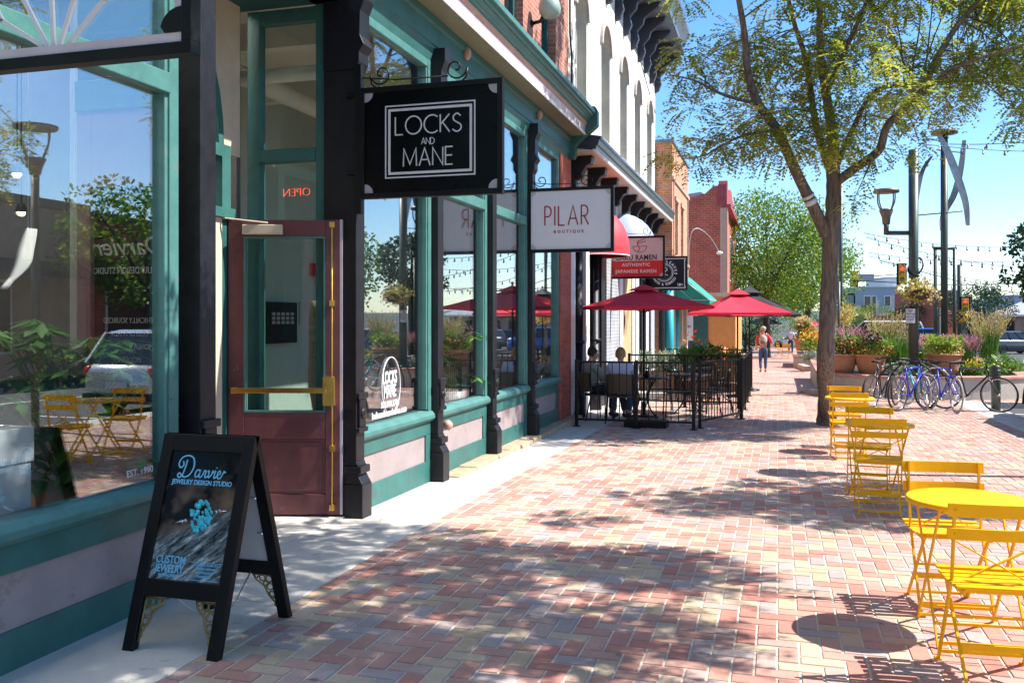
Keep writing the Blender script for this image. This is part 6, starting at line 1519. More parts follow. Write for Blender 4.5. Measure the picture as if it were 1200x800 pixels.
while len(cl) < 125:
    v = rvec(rt); v = v.normalized() * (v.length ** .5); q = Vector((2.4 + v.x * 2.8, 5.2 + v.y * 3.2, 5.0 + v.z * 1.2))
    zc_ = -q.x * ST + q.y * CT; pxx = 600 + F * (q.x * CT + q.y * ST) / zc_; pyy = HOR - F * (q.z - EYE) / zc_
    if zc_ > 0 and pxx < 1330 and pyy > -110: continue
    if q.x - .822 * q.z > -1.15 + rt.random() * 1.1 or (q.y > 7.2 and rt.random() < .5): continue
    if noise.noise(q * .85 + Vector((4, 1, 7))) < -.12: continue
    cl.append((q, rt.uniform(.24, .42)))
for _ in range(26):
    v = rvec(rt); cl.append((Vector((.75 + v.x * .9, 4.7 + v.y * 1.0, 5.0 + v.z * .7)), rt.uniform(.26, .42)))
tree('honey_locust_tree', 'honey locust beside the camera, mirrored in the display window, its shade dappling the bricks', (3.4, 2.3, 0), limbs, cl, 9, fr=(78, 6, .21, .062, .017))
tree2 = auto_tree('honey_locust_tree', 'honey locust behind the camera that shades the near left pavement', (1.5, -2.4, 0), 6.8, 2.6, 2.8, .15, 60, 31, 'locust', fr=(44, 6, .21, .062, .016), flat=.6)
auto_tree('honey_locust_tree', 'young honey locust at the kerb, mirrored at the top of the jeweller window', (4.15, 9.7, gz(9.7)), 6.0, 1.15, 3.2, .09, 30, 35, 'locust', fr=(80, 6, .21, .062, .017), flat=.6)
p = gp(917.5, 417); auto_tree('leafy_street_tree', 'green leafy tree filling the end of the sidewalk left of the thick trunk', (p.x - .9, p.y - 3, gz(p.y)), 9.0, 4.5, 3.0, .19, 210, 41, 'locust_green', simple=(105, .17, .05), group='street trees')
p = gp(944, 414); auto_tree('leafy_street_tree', 'darker leafy tree just behind, with a straight trunk above the small red umbrella', (p.x + .3, p.y + 3, gz(p.y)), 8.2, 3.2, 3.0, .22, 90, 43, 'locust_green', simple=(90, .18, .055))
p = gp(914, 413); auto_tree('leafy_street_tree', 'thin trunked leafy tree deep behind the walker', (p.x - 1, p.y + 8, gz(p.y)), 7.6, 3.4, 2.6, .14, 80, 45, 'locust_green', simple=(80, .2, .06))
def far_tree(label, px, py_base, d, h, cr, seed, leafm='dark_leaf', th=.25, group='trees across the street'):
    q = at(px, HOR, d); auto_tree('shade_tree', label, (q.x, q.y, gz(q.y)), h, cr, h * th, .05 + h * .02, 60, seed, leafm, simple=(70, h * .034, h * .011), group=group)
far_tree('round dark green tree behind the railroad crossing sign', 1146, 0, 72, 5.1, 2.6, 51, 'dark_leaf')
far_tree('tall blue green street tree at the right edge, nearest beyond the beds', 1232, 0, 38, 6.2, 1.8, 53, 'dark_leaf', .46)
far_tree('low green tree in front of the grey flat roofed building', 1022, 0, 95, 4.2, 2.6, 55, 'locust_green', .1)
far_tree('small green tree left of the grey building seen past the trunk', 1003, 0, 90, 3.6, 1.8, 57, 'bush', .1)
far_tree('green tree behind the flower basket on the lamp post', 1078, 0, 85, 4.4, 2.4, 59, 'dark_leaf', .1)
far_tree('wide green tree closing the street behind the small black umbrella', 893, 0, 78, 5.2, 3.4, 61, 'bush', .08)
far_tree('bushy green tree under the orange wall corner beyond the patio', 872, 0, 62, 3.6, 2.0, 63, 'dark_leaf', .06)
far_tree('pale green tree behind the small red umbrella', 962, 0, 82, 5.0, 2.6, 65, 'bush', .1)

# ---- flower beds with seat walls
def bed(name, label, poly, hwall, y_cap=.07, wall=.28):
    g0 = min(gz(p[1]) for p in poly); top = max(gz(p[1]) for p in poly) + hwall
    t = thing('planting_bed', label, 'planter', (poly[0][0], poly[0][1], g0), 0, 'raised planting beds along the sidewalk')
    pl = [Vector((a, b, 0)) for a, b in poly]; c = sum(pl, Vector()) / len(pl)
    inner = [p + (c - p).normalized() * wall * 1.3 for p in pl]; n = len(pl)
    mb = MB(); vs = []
    for p, q in zip(pl, inner): vs += [(p.x, p.y, g0 - .2), (p.x, p.y, top - y_cap), (q.x, q.y, top - y_cap), (q.x, q.y, g0)]
    for i in range(n):
        o, e = 4 * i, 4 * ((i + 1) % n); mb_f = [(o, e, e + 1, o + 1), (o + 2, e + 2, e + 3, o + 3)]
        mb.add([vs[o], vs[e], vs[e + 1], vs[o + 1]], [(0, 1, 2, 3)]); mb.add([vs[o + 2], vs[e + 2], vs[e + 3], vs[o + 3]], [(3, 2, 1, 0)])
    mb.build('wall', M['concrete_wall'], t, world=True)
    mb = MB(); rr = random.Random(3)
    for i in range(n):
        a, b, a2, b2 = pl[i], pl[(i + 1) % n], inner[i], inner[(i + 1) % n]; L_ = (b - a).length; k = max(1, int(L_ / .75))
        for j in range(k):
            u, w = j / k + .004, (j + 1) / k - .004
            q = [a.lerp(b, u), a.lerp(b, w), a2.lerp(b2, w), a2.lerp(b2, u)]; q[0] += (q[0] - c).normalized() * .04; q[1] += (q[1] - c).normalized() * .04
            dz = rr.uniform(-.006, .006); mb.add([(v.x, v.y, top - y_cap + .002) for v in q] + [(v.x, v.y, top + dz) for v in q], [(3, 2, 1, 0), (4, 5, 6, 7), (0, 1, 5, 4), (1, 2, 6, 5), (2, 3, 7, 6), (3, 0, 4, 7)])
    mb.build('flagstone_cap', M['cap'], t, world=True, bevel=.012)
    mb = MB(); mb.add([(q.x, q.y, top - .12) for q in inner], [tuple(range(n))]); mb.build('soil', M['soil'], t, world=True)
    return t, top
t1, top1 = bed('planting_bed', 'nearer raised planting bed with a curved concrete wall and red flagstone cap behind the bicycles', [(.95, 23.9), (1.35, 23.1), (2.0, 22.55), (2.9, 22.35), (3.9, 22.5), (4.8, 22.85), (5.7, 23.5), (6.0, 26), (5.6, 31), (1.0, 31)], .52)
t2, top2 = bed('planting_bed', 'farther small raised planting bed with a red flagstone cap left of the trunk', [(.60, 39.2), (1.9, 38.9), (3.2, 39.0), (3.4, 45), (.7, 45)], .50)
lc = thing('low_kerb_wall', 'low concrete kerb step in front of the farther planting bed', 'kerb', (.9, 36.5, gz(37)))
mb = MB(); mb.prism([(.75, 38.85), (.95, 36.9), (1.6, 36.2), (3.6, 36.2), (3.6, 36.5), (1.75, 36.5), (1.2, 37.1), (1.0, 38.85)], gz(37) - .1, gz(37) + .17, 'xy'); mb.build('kerb_wall', M['concrete_wall'], lc, world=True, bevel=.01)
lc = thing('low_kerb_wall', 'low concrete step at the left end of the nearer planting bed, half behind the trunk', 'kerb', (.7, 23.6, gz(23.6)))
mb = MB(); mb.prism([(.55, 24.6), (.62, 23.4), (1.1, 22.7), (1.25, 22.9), (.9, 23.6), (.85, 24.6)], gz(23.6) - .1, gz(23.6) + .14, 'xy'); mb.build('kerb_wall', M['concrete_wall'], lc, world=True, bevel=.01)
def pot(label, px, d, z0, rt_, h, seed, mix, group='terracotta pots of flowers on the planting bed'):
    q = at(px, HOR, d); t = thing('flower_pot', label, 'flower pot', (q.x, q.y, z0), 0, group)
    mb = MB(); mb.lathe([(0, 0), (rt_ * .68, 0), (rt_ * .80, h * .3), (rt_ * .93, h * .75), (rt_, h * .9), (rt_ * 1.04, h * .9), (rt_ * 1.05, h), (rt_ * .95, h), (rt_ * .92, h * .86), (0, h * .86)], (0, 0, 0), 28); mb.build('pot', M['terracotta'], t)
    r = random.Random(seed)
    for nm, mm, n, l, w, zz, spread in mix:
        mb = MB()
        for _ in range(14): a = r.uniform(0, 2 * PI); q_ = math.sqrt(r.random()) * spread; clump(mb, r, (q_ * math.cos(a), q_ * math.sin(a), h + zz * r.uniform(.3, 1.1)), .15, n, l, w)
        tag(mb.build(nm, M[mm], t), kind='stuff' if 'flower' in nm else None)
    return t
F1 = [('foliage', 'bush', 46, .085, .03, .28, .42), ('dark_foliage', 'burgundy', 12, .08, .03, .36, .3), ('flowers', 'orange_flower', 5, .05, .025, .2, .46)]
F2 = [('foliage', 'bush', 40, .085, .03, .32, .46), ('dark_foliage', 'burgundy', 14, .09, .03, .42, .3), ('flowers', 'orange_flower', 7, .055, .03, .22, .5), ('yellow_flowers', 'yellow_flower', 6, .05, .025, .18, .48)]
F3 = [('foliage', 'lime_leaf', 46, .09, .035, .30, .42), ('pale_flowers', 'basket_leaf', 12, .06, .03, .12, .5)]
zt1 = .30
pot('terracotta pot of red and orange flowers nearest the trunk', 988, 22.3, zt1, .34, .48, 1, F1)
pot('terracotta pot of mixed flowers with dark red leaves, second from the trunk', 1020, 22.0, zt1, .37, .48, 2, F2)
pot('terracotta pot of lime green leaves right of the lamp post', 1106, 21.9, zt1, .41, .50, 3, F3)
def grass_clump(name, label, cat, base, h, n, mats, spread, seed, group='grasses and flowers in the nearer planting bed', lean=.35, w=.006, plume=None):
    t = thing(name, label, cat, base, 0, group); r = random.Random(seed); mb = MB(); pm = MB()
    for _ in range(n):
        a = r.uniform(0, 2 * PI); q = math.sqrt(r.random()) * spread; p0 = Vector((q * math.cos(a) * .6, q * math.sin(a) * .6, 0)); hh = h * r.uniform(.65, 1.05); ln = lean * r.uniform(.2, 1) * hh
        d = Vector((math.cos(a + r.uniform(-.8, .8)), math.sin(a + r.uniform(-.8, .8)), 0)); p1 = p0 + d * ln * .35 + Vector((0, 0, hh * .6)); p2 = p0 + d * ln + Vector((0, 0, hh)); s = Vector((-d.y, d.x, 0)) * w
        mb.add([p0 - s, p0 + s, p1 + s, p1 - s, p2], [(0, 1, 2, 3), (3, 2, 4)])
        if plume:
            for k in range(plume[1]):
                u = k / plume[1]; q_ = p1.lerp(p2, .45 + .6 * u); leaf(pm, q_ + rvec(r) * .02, (d * .3 + Vector((0, 0, 1)) + rvec(r) * .5).normalized(), rvec(r), plume[2], plume[3])
    mb.build('blades', M[mats], t)
    if plume: pm.build('plumes', M[plume[0]], t)
    return t
def onbed(px, d, z=zt1 + .02): q = at(px, HOR, d); return (q.x, q.y, z)
grass_clump('feather_grass', 'tall straw coloured feather grass left of the lamp post', 'grass', onbed(1037, 24.5), 1.45, 170, 'grass', .35, 3, plume=('straw', 8, .07, .010))
grass_clump('feather_grass', 'shorter straw coloured feather grass right beside the lamp post', 'grass', onbed(1053, 25.0), 1.15, 120, 'grass', .3, 4, plume=('straw', 6, .07, .010))
grass_clump('feather_grass', 'tall straw coloured feather grass at the right of the bed under the pavilion', 'grass', onbed(1158, 24.4), 1.5, 190, 'grass', .34, 5, plume=('straw', 8, .075, .011))
grass_clump('leafy_perennial', 'fresh green upright plant left of the lamp post', 'plant', onbed(1050, 23.6), .85, 420, 'grass', .45, 6, w=.011)
grass_clump('pink_muhly_grass', 'hazy pink muhly grass right of the lime green pot', 'grass', onbed(1128, 24.3), .85, 300, 'grass', .5, 7, plume=('pink', 9, .06, .008))
grass_clump('pink_muhly_grass', 'hazy pink muhly grass between the lamp post and the lime green pot', 'grass', onbed(1093, 25.3), .85, 200, 'grass', .4, 8, plume=('pink', 8, .06, .008))
grass_clump('pink_muhly_grass', 'small pink grass tuft behind the pots nearest the trunk', 'grass', onbed(1000, 25.6), 1.1, 130, 'grass', .3, 9, plume=('pink', 7, .06, .010))
def bush_thing(name, label, base, rad, seed, mix, group='grasses and flowers in the nearer planting bed', flat=.75, cat='plant'):
    t = thing(name, label, cat, base, 0, group); r = random.Random(seed)
    for nm, mm, n, l, w, zz, k in mix:
        mb = MB()
        for _ in range(16): v = rvec(r); clump(mb, r, (v.x * rad * k, v.y * rad * k, rad * flat * (.55 + v.z * .5) + zz), rad * .34, n, l, w)
        tag(mb.build(nm, M[mm], t), kind='stuff' if 'flower' in nm or nm == 'tips' else None)
    return t
bush_thing('yellow_coneflower', 'yellow daisy like flowers at the right end of the bed', onbed(1150, 22.6, zt1 - .1), .42, 11, [('foliage', 'grass', 26, .09, .02, 0, .8), ('flowers', 'yellow_flower', 16, .05, .025, .1, .95)])
bush_thing('flax_plant', 'green strappy plant at the right end of the bed', onbed(1176, 22.9, zt1 - .05), .5, 12, [('foliage', 'grass', 40, .2, .018, 0, .9)])
bush_thing('sage_plant', 'silver green sage plant below the lamp post', onbed(1052, 22.1, zt1 - .05), .36, 13, [('foliage', 'sage', 46, .1, .016, 0, .9)])
bush_thing('green_shrub', 'mid green shrub behind the pots left of the lamp post', onbed(1015, 24.3, zt1), .55, 14, [('foliage', 'bush', 40, .1, .035, .1, .9), ('tips', 'burgundy', 8, .07, .02, .3, .8)])
bush_thing('green_shrub', 'feathery green shrub right of the lime green pot', onbed(1136, 22.7, zt1 - .1), .42, 15, [('foliage', 'grass', 46, .11, .018, 0, .9)])
bush_thing('green_shrub', 'green shrub right behind the lamp post', onbed(1075, 25.6, zt1), .5, 16, [('foliage', 'bush', 40, .1, .03, 0, .9)])
bush_thing('flowering_shrub', 'orange and green flowering shrub on the farther planting bed', at(956, 402, 38), .8, 17, [('foliage', 'bush', 40, .14, .05, -.3, .9), ('flowers', 'orange_flower', 6, .09, .05, 0, .9), ('yellow_flowers', 'yellow_flower', 6, .09, .05, 0, .9)], 'plants on the farther planting bed')
bush_thing('silver_shrub', 'low silver green plant in front of the farther planting bed', at(954, 424, 34.6), .4, 18, [('foliage', 'sage', 46, .1, .03, 0, .9), ('flowers', 'sign_white', 5, .06, .03, .05, .9)], 'plants on the farther planting bed')
pt = pot('distant terracotta pot of grasses under the small red umbrella', 943, 44, EYE - 40 * 44 / F - .05, .5, .75, 5, [('foliage', 'bush', 40, .16, .05, .6, .5), ('grass', 'straw', 20, .2, .03, .9, .45)], 'distant planters')
# patio planters
def trough(label, x, y, rz, mix, seed, l=.9):
    t = thing('planter_trough', label, 'planter', (x, y, gz(y)), rz, 'planters inside the cafe patio'); mb = MB(); mb.box(-l / 2, l / 2, -.17, .17, 0, .5); mb.build('trough', mat('brown_planter', (.2, .11, .07), .8) if 'pl' not in M else M['pl'], t, bevel=.015)
    r = random.Random(seed)
    for nm, mm, n, l_, w, zz in mix:
        mb = MB()
        for _ in range(14): clump(mb, r, (r.uniform(-l / 2, l / 2), r.uniform(-.15, .15), .5 + zz * r.uniform(.3, 1)), .14, n, l_, w, out=.9)
        tag(mb.build(nm, M[mm], t), kind='stuff' if 'flower' in nm else None)
M['pl'] = mat('brown_planter', (.2, .11, .07), .8)
trough('patio planter of pale silvery plants against the shop front at the far fence', -3.0, 23.55, 0, [('foliage', 'sage', 40, .15, .02, .45), ('flowers', 'yellow_flower', 3, .05, .02, .5)], 1)
trough('patio planter of mixed pale and mid green plants left of the red flowers', -2.45, 23.75, 0, [('foliage', 'grass', 40, .15, .02, .42), ('pale_foliage', 'sage', 14, .12, .02, .4)], 2)
trough('patio planter of red tulip like flowers and dark leaves near the far fence', -1.95, 23.5, 0, [('foliage', 'plant_leaf', 26, .24, .028, .65), ('flowers', 'orange_flower', 3, .09, .05, .95), ('dark_foliage', 'burgundy', 18, .1, .04, .45)], 3)
trough('patio planter of violet and green plants nearest the walkway at the far fence', -1.35, 23.7, 0, [('foliage', 'grass', 36, .16, .022, .5), ('flowers', 'pink', 6, .08, .03, .6)], 4)
# poster on the orange wall, orange barrel
pq = at(792, 389, 33); bd = tag(MB().box(-.48, .48, -.02, 0, -.56, .56).build('wall_poster', M['sign_white']), 'white poster with dark text on the orange wall beyond the patio', 'poster'); bd.location = (fx(797, 34.15), 34.15, 1.2)
text('poster_lettering', 'NOW OPEN', .14, M['letter_black'], bd, (0, -.022, .1), bold=.004); text('poster_lettering', 'TACOS & DRINKS', .08, M['letter_red'], bd, (0, -.022, -.08), bold=.002); mb = MB(); mb.box(-.48, .48, -.024, -.0205, -.56, -.38); mb.build('poster_band', mat('navy_paint', (.03, .04, .12), .5), bd)
ob = thing('traffic_drum', 'bright orange traffic drum beside the white poster', 'traffic drum', (fx(846, 31), 31, gz(31))); mb = MB(); mb.lathe([(0, 0), (.3, 0), (.3, .06), (.24, .07), (.22, .5), (.2, .95), (.1, 1.0), (0, 1.0)], (0, 0, 0), 18); mb.build('drum', mat('safety_orange', (.8, .14, .01), .5), ob); mb = MB(); mb.lathe([(.226, .4), (.229, .41), (.222, .55), (.219, .55)], (0, 0, 0), 18); mb.build('reflective_band', M['sign_white'], ob)
# plants behind shop glass
def houseplant(label, base, h, seed, lm, n, big, potr=.16, potm='terracotta'):
    t = thing('potted_plant', label, 'plant', base, 0, 'plants inside the shop windows'); r = random.Random(seed)
    mb = MB(); mb.lathe([(0, 0), (potr * .7, 0), (potr, potr * 1.9), (potr * .9, potr * 1.9), (0, potr * 1.75)], (0, 0, 0), 22); mb.build('pot', M[potm], t)
    st = MB(); mb = MB()
    for _ in range(n):
        a = r.uniform(0, 2 * PI); q = r.uniform(.1, 1) ** .7 * h * .42; tip = Vector((q * math.cos(a), q * math.sin(a), potr * 1.8 + h * r.uniform(.15, 1) - q * .3)); p0 = Vector((r.uniform(-.04, .04), r.uniform(-.04, .04), potr * 1.7))
        st.tube(smooth_path([p0, p0.lerp(tip, .55) + Vector((0, 0, .1)), tip], 3), .006, 4)
        for k in range(7):
            b = 2 * PI * k / 7 + r.random(); d = Vector((math.cos(b), math.sin(b), -.35 + r.uniform(-.2, .2))).normalized(); leaf(mb, tip, d, Vector((0, 0, 1)), big * r.uniform(.7, 1.2), big * .17)
    st.build('stems', M['grass'], t); mb.build('leaves', M[lm], t)
houseplant('big dark green umbrella plant inside the jeweller window', (-3.98, 4.36, .3), 1.05, 3, 'jade_leaf', 130, .19, .2)
houseplant('bright green leafy plant in a white pot inside the second salon window', (-3.86, 10.4, .3), .95, 4, 'plant_leaf', 46, .17, .25, 'sign_white')
dp = tag(MB().box(-.2, .2, -.14, .14, 0, .62).box(-.21, .21, -.15, .15, .622, .80).build('display_plinth', M['plinth'], bevel=.006), 'white display plinth inside the jeweller window at the left edge', 'plinth'); dp.location = (-3.86, 3.60, .3)
es = thing('jewelry_stand', 'chrome earring stand with short pegs on the white plinth', 'display stand', (-3.82, 3.68, 1.102)); mb = MB(); mb.tube([(0, 0, 0), (0, 0, .42)], .009, 8); mb.lathe([(0, 0), (.06, 0), (.06, .01), (0, .012)], (0, 0, 0), 16); mb.build('pole', M['chrome'], es); mb = MB()
for i in range(5): mb.tube([(0, 0, .14 + i * .06), (.01, -.075, .145 + i * .06)], .009, 6)
mb.build('peg', M['chrome'], es)
fe_ = thing('paper_feather', 'glossy white feather shaped ornament hanging inside the jeweller window', 'ornament', (-3.75, 3.72, 1.92)); mb = MB()
for k in range(4): pts = smooth_path([(0, -.05 - .01 * k, -.12), (.01, .02 + .012 * k, 0), (.0, .06 + .015 * k, .1), (0, .09 + .018 * k, .2)], 5); mb.tube(pts, [.004 + .02 * math.sin(PI * (i + .5) / len(pts)) for i in range(len(pts))], 6)
mb.build('feather', M['white'], fe_); mb = MB(); mb.tube([(0, .09, .2), (0, .09, 2.6)], .0015, 4); mb.build('thread', M['white'], fe_)
bs = tag(MB().tube(smooth_path([(0, 0, 0), (.01, .02, .5), (-.01, -.02, 1.0), (.02, 0, 1.5)], 4), [.11 + .012 * math.sin(i * 1.3) for i in range(13)], 14).build('birch_log', M['wood_pale']), 'pale birch log standing behind the glass of the open door', 'log'); bs.location = (-3.98, 7.4, .3)
# fallen leaves on the bricks
rl = random.Random(12); mb = MB()
for _ in range(130):
    x, y = rl.uniform(-3.2, 3.2), rl.uniform(2.5, 14); a = rl.uniform(0, 2 * PI); p_ = Vector((x, y, gz(y) + .008)); leaf(mb, p_, Vector((math.cos(a), math.sin(a), .12)).normalized(), Vector((0, 0, 1)), rl.uniform(.02, .045), .008)
tag(mb.build('fallen_leaves', M['yellow_flower']), 'small yellow fallen leaves scattered on the brick paving', 'fallen leaves', kind='stuff')
# ================================================================== lamp post, sculpture, wires
q = at(1070.5, HOR, 21.6); LP = thing('lamp_post', 'tall green black lamp post with a lamp arm, carrying the flower basket', 'street lamp', (q.x, q.y, gz(q.y)))
zg = gz(q.y); mb = MB(); mb.tube([(0, 0, 0), (0, 0, 5.67 - zg)], .112, 20); mb.lathe([(.0, 0), (.16, 0), (.16, .5), (.12, .56), (0, .56)], (0, 0, 0), 20); mb.build('pole', M['post'], LP)
cr = Vector((CT, ST, 0)); zl_ = EYE + (373 - 273) * 21.6 / F - zg; s_ = 21.6 / F
def o(dx, dz): v = cr * (dx * s_); return (v.x, v.y, dz * s_ + zl_)
mb = MB(); mb.tube([o(-3, 0), o(-32, 0)], .055, 10); mb.tube([o(-32, -2), o(-32, 12)], .06, 10); mb.build('lamp_arm', M['post'], LP)
mb = MB(); c = o(-32, 0); mb.lathe([(.0, 10 * s_), (.085, 10 * s_), (.1, 18 * s_), (.16, 26 * s_), (.15, 28 * s_), (0, 28 * s_)], c, 18); lh = mb.build('lamp_cup', M['lamp_metal'], LP)
mb = MB()
for i in range(4):
    a = PI / 4 + i * PI / 2; mb.tube(smooth_path([(c[0] + .13 * math.cos(a), c[1] + .13 * math.sin(a), c[2] + 25 * s_), (c[0] + .24 * math.cos(a), c[1] + .24 * math.sin(a), c[2] + 36 * s_), (c[0] + .25 * math.cos(a), c[1] + .25 * math.sin(a), c[2] + 48 * s_)], 5), .016, 6)
mb.build('lamp_strut', M['lamp_metal'], LP)
mb = MB(); mb.lathe([(0, 47 * s_), (.29, 47 * s_), (.3, 49 * s_), (.27, 51 * s_), (0, 52 * s_)], c, 26); mb.build('lamp_shade', M['lamp_metal'], LP)
mb = MB(); mb.box(-.10, .10, -.135, -.12, 1.05 + .5, 1.4 + .5)
n_ = MB(); w0 = at(1067, 370, 21.45) - Vector((q.x, q.y, zg)); n_.add([tuple(w0 + cr * a + Vector((0, 0, b))) for a, b in ((-.11, -.17), (.11, -.17), (.11, .17), (-.11, .17))] + [tuple(w0 + cr * a + Vector((0, .015, b))) for a, b in ((-.11, -.17), (.11, -.17), (.11, .17), (-.11, .17))], [(0, 1, 2, 3), (7, 6, 5, 4), (0, 4, 5, 1), (1, 5, 6, 2), (2, 6, 7, 3), (3, 7, 4, 0)]); nt_ = n_.build('notice', M['sign_white'], LP)
RM = Matrix(((CT, 0, -ST * -1), (ST, 0, -CT), (0, 1, 0)))
for s, z, sz, mm in (('NO', .09, .07, 'letter_red'), ('PARKING', .03, .05, 'letter_red'), ('BICYCLES', -.04, .042, 'letter_black'), ('AT RACK', -.10, .042, 'letter_black')):
    tx = text('notice_lettering', s, sz, M[mm], nt_, tuple(w0 + Vector((0, -.004, z)) + Vector((ST, -CT, 0)) * .002), Matrix(((CT, 0, ST), (ST, 0, -CT), (0, 1, 0))))
mb = MB(); 
for z in (1.9, 2.35): mb.lathe([(.112, z - zg), (.125, z - zg), (.125, z + .03 - zg), (.112, z + .03 - zg)], (0, 0, 0), 16)
mb.tube(smooth_path([(.1, -.1, 2.7 - zg), (.2, -.06, 2.9 - zg), (.15, .1, 3.1 - zg), (-.05, .12, 2.95 - zg), (-.12, -.08, 2.75 - zg), (.12, -.12, 2.65 - zg)], 6), .02, 6); mb.build('cable_coil', M['black'], LP)
# flower basket
hb = thing('hanging_flower_basket', 'full hanging basket of yellow and pink flowers on the lamp post', 'flower basket', at(1077, 341, 21.3))
r = random.Random(2); mb = MB()
for _ in range(30): v = rvec(r); clump(mb, r, (v.x * .46, v.y * .4, v.z * .22), .17, 26, .075, .028)
mb.build('foliage', M['basket_leaf'], hb); mb = MB()
for _ in range(16): v = rvec(r); clump(mb, r, (v.x * .5, v.y * .45, v.z * .24), .1, 5, .06, .03)
mb.build('pink_flowers', M['pink'], hb); mb = MB(); mb.lathe([(0, -.22), (.2, -.18), (.32, .0), (.33, .03), (0, .03)], (0, 0, 0), 16); mb.build('basket', M['soil'], hb)
hb2 = thing('hanging_flower_basket', 'smaller distant hanging basket of peach flowers showing right of the trunk', 'flower basket', at(990, 367, 34)); mb = MB()
for _ in range(22): v = rvec(r); clump(mb, r, (v.x * .3, v.y * .3, v.z * .35), .16, 24, .09, .035)
mb.build('foliage', M['basket_leaf'], hb2); mb = MB(); mb.tube([(-.12, .3, 5.2), (-.12, .3, -2.6)], .07, 8); mb.tube([(-.12, .3, .5), (0, 0, .45), (0, 0, .2)], .02, 6); mb.build('post', M['post'], hb2)
# wind sculpture
d = 26.0; q = at(1106.5, HOR, d); zg = gz(q.y); s_ = d / F
WS = thing('wind_sculpture', 'tall sculpture of curved steel blades on a pole, right of the lamp post', 'sculpture', (q.x, q.y, zg))
def w_(px, py, dy=0.): v = cr * ((px - 1106.5) * s_); return Vector((v.x - ST * dy, v.y + CT * dy, EYE + (373 - py) * s_ - zg))
mb = MB(); mb.tube([(0, 0, 0), tuple(w_(1106.5, 155))], .098, 16); mb.build('pole', M['post'], WS)
mb = MB(); mb.lathe([(0, 0), (.36, 0), (.36, .07), (.3, .1), (0, .1)], tuple(w_(1106.5, 157)), 26); mb.build('cap', M['lamp_metal'], WS)
mb = MB()
for px in (1096, 1118.5): mb.tube([tuple(w_(px, 292) * Vector((1, 1, 0)) if 0 else Vector((w_(px, 292).x, w_(px, 292).y, 0))), tuple(w_(px, 291))], .05, 10)
mb.tube([tuple(w_(1094, 291)), tuple(w_(1120.5, 291))], .05, 10); mb.build('frame_leg', M['post'], WS)
def blade(pts, w):
    mb = MB(); P_ = smooth_path([w_(*p) for p in pts], 20); n = len(P_); vs = []
    for i, p in enumerate(P_):
        u = i / (n - 1); ang = -.35 + .9 * u; sd = Vector((cr.x * math.cos(ang) - CT * 0, cr.y * math.cos(ang) + math.sin(ang), 0)) * w * (.55 + .45 * math.sin(PI * u)); nn = Vector((-sd.y, sd.x, 0)); nn = nn.normalized() * .008
        vs += [p - sd - nn, p + sd - nn, p + sd + nn, p - sd + nn]
    for i in range(n - 1):
        a = 4 * i; mb.add([vs[a + k] for k in range(8)], [(k, (k + 1) % 4, 4 + (k + 1) % 4, 4 + k) for k in range(4)], 0, False)
    mb.build('blade', M['blade'], WS)
blade([(1091, 163, -.5), (1098, 178, -.55), (1110, 205, -.5), (1124, 238, -.35), (1130, 265, -.2)], .12)
blade([(1079, 269, .3), (1080, 235, .35), (1086, 200, .3), (1094, 182, .1)], .07)
blade([(1136, 162, .3), (1134, 195, .4), (1128, 225, .5), (1116, 250, .55), (1113, 268, .5)], .10)
mb = MB(); [MB().tube([tuple(a), tuple(b)], .018, 6).build('spoke', M['post'], WS) for a, b in ((w_(1080, 251, .3), w_(1122, 249, -.3)), (w_(1092, 178, -.3), w_(1136, 177, .3)))]
# string lights
def string(label, a, b, sag, n, bulb=.045, rad=.011):
    t = thing('string_lights', label, 'string lights', a, 0, 'strings of lights over the street'); a0 = Vector(a); b = Vector(b)
    P_ = [a0.lerp(b, i / 24) - Vector((0, 0, sag * 4 * (i / 24) * (1 - i / 24))) for i in range(25)]
    mb = MB(); mb.tube(P_, rad, 5); mb.build('wire', M['black'], t, world=True)
    for i in range(1, n):
        u = i / n; p = a0.lerp(b, u) - Vector((0, 0, sag * 4 * u * (1 - u))); mb = MB(); mb.tube([p, p - Vector((0, 0, bulb * 1.3))], bulb * .45, 5); mb.ball(p - Vector((0, 0, bulb * 2.1)), (bulb * .7, bulb * .7, bulb), 6, 5); mb.build('bulb', M['steel'] if i % 2 else M['lamp_metal'], t, world=True)
string('upper string of lights running right from the wind sculpture', at(1112, 169, 26), at(1300, 156, 24), .1, 8)
string('second string of lights running right, just under the upper one', at(1075, 168, 23), at(1300, 175, 24), .12, 9)
string('long topmost one of the low strings of lights, starting beside the trunk', at(1012, 273, 40), at(1300, 280, 42), .5, 22, .07, .014)
string('sagging string of lights crossing behind the sculpture pole', at(1015, 278, 36), at(1240, 316, 44), .3, 18, .07, .014)
string('string of lights level with the sculpture frame', at(1018, 296, 48), at(1260, 300, 48), .4, 20, .08, .016)
string('string of lights dropping to the right behind the lamp post', at(1018, 300, 44), at(1230, 335, 50), .3, 16, .07, .015)
string('lowest string of lights at the right under the far tree top', at(1120, 332, 55), at(1290, 318, 55), .5, 13, .09, .018)
for lab, a, b in (('thin black wire above the traffic signals', at(985, 328, 60), at(1240, 331, 60)), ('thin dark utility wire sloping down to the right', at(1030, 305, 62), at(1240, 352, 62))):
    t = tag(MB().tube([a, a.lerp(b, .5) - Vector((0, 0, .25)), b], .03, 5).build('overhead_wire', M['black'], loc=a), lab, 'wire', 'overhead wires')
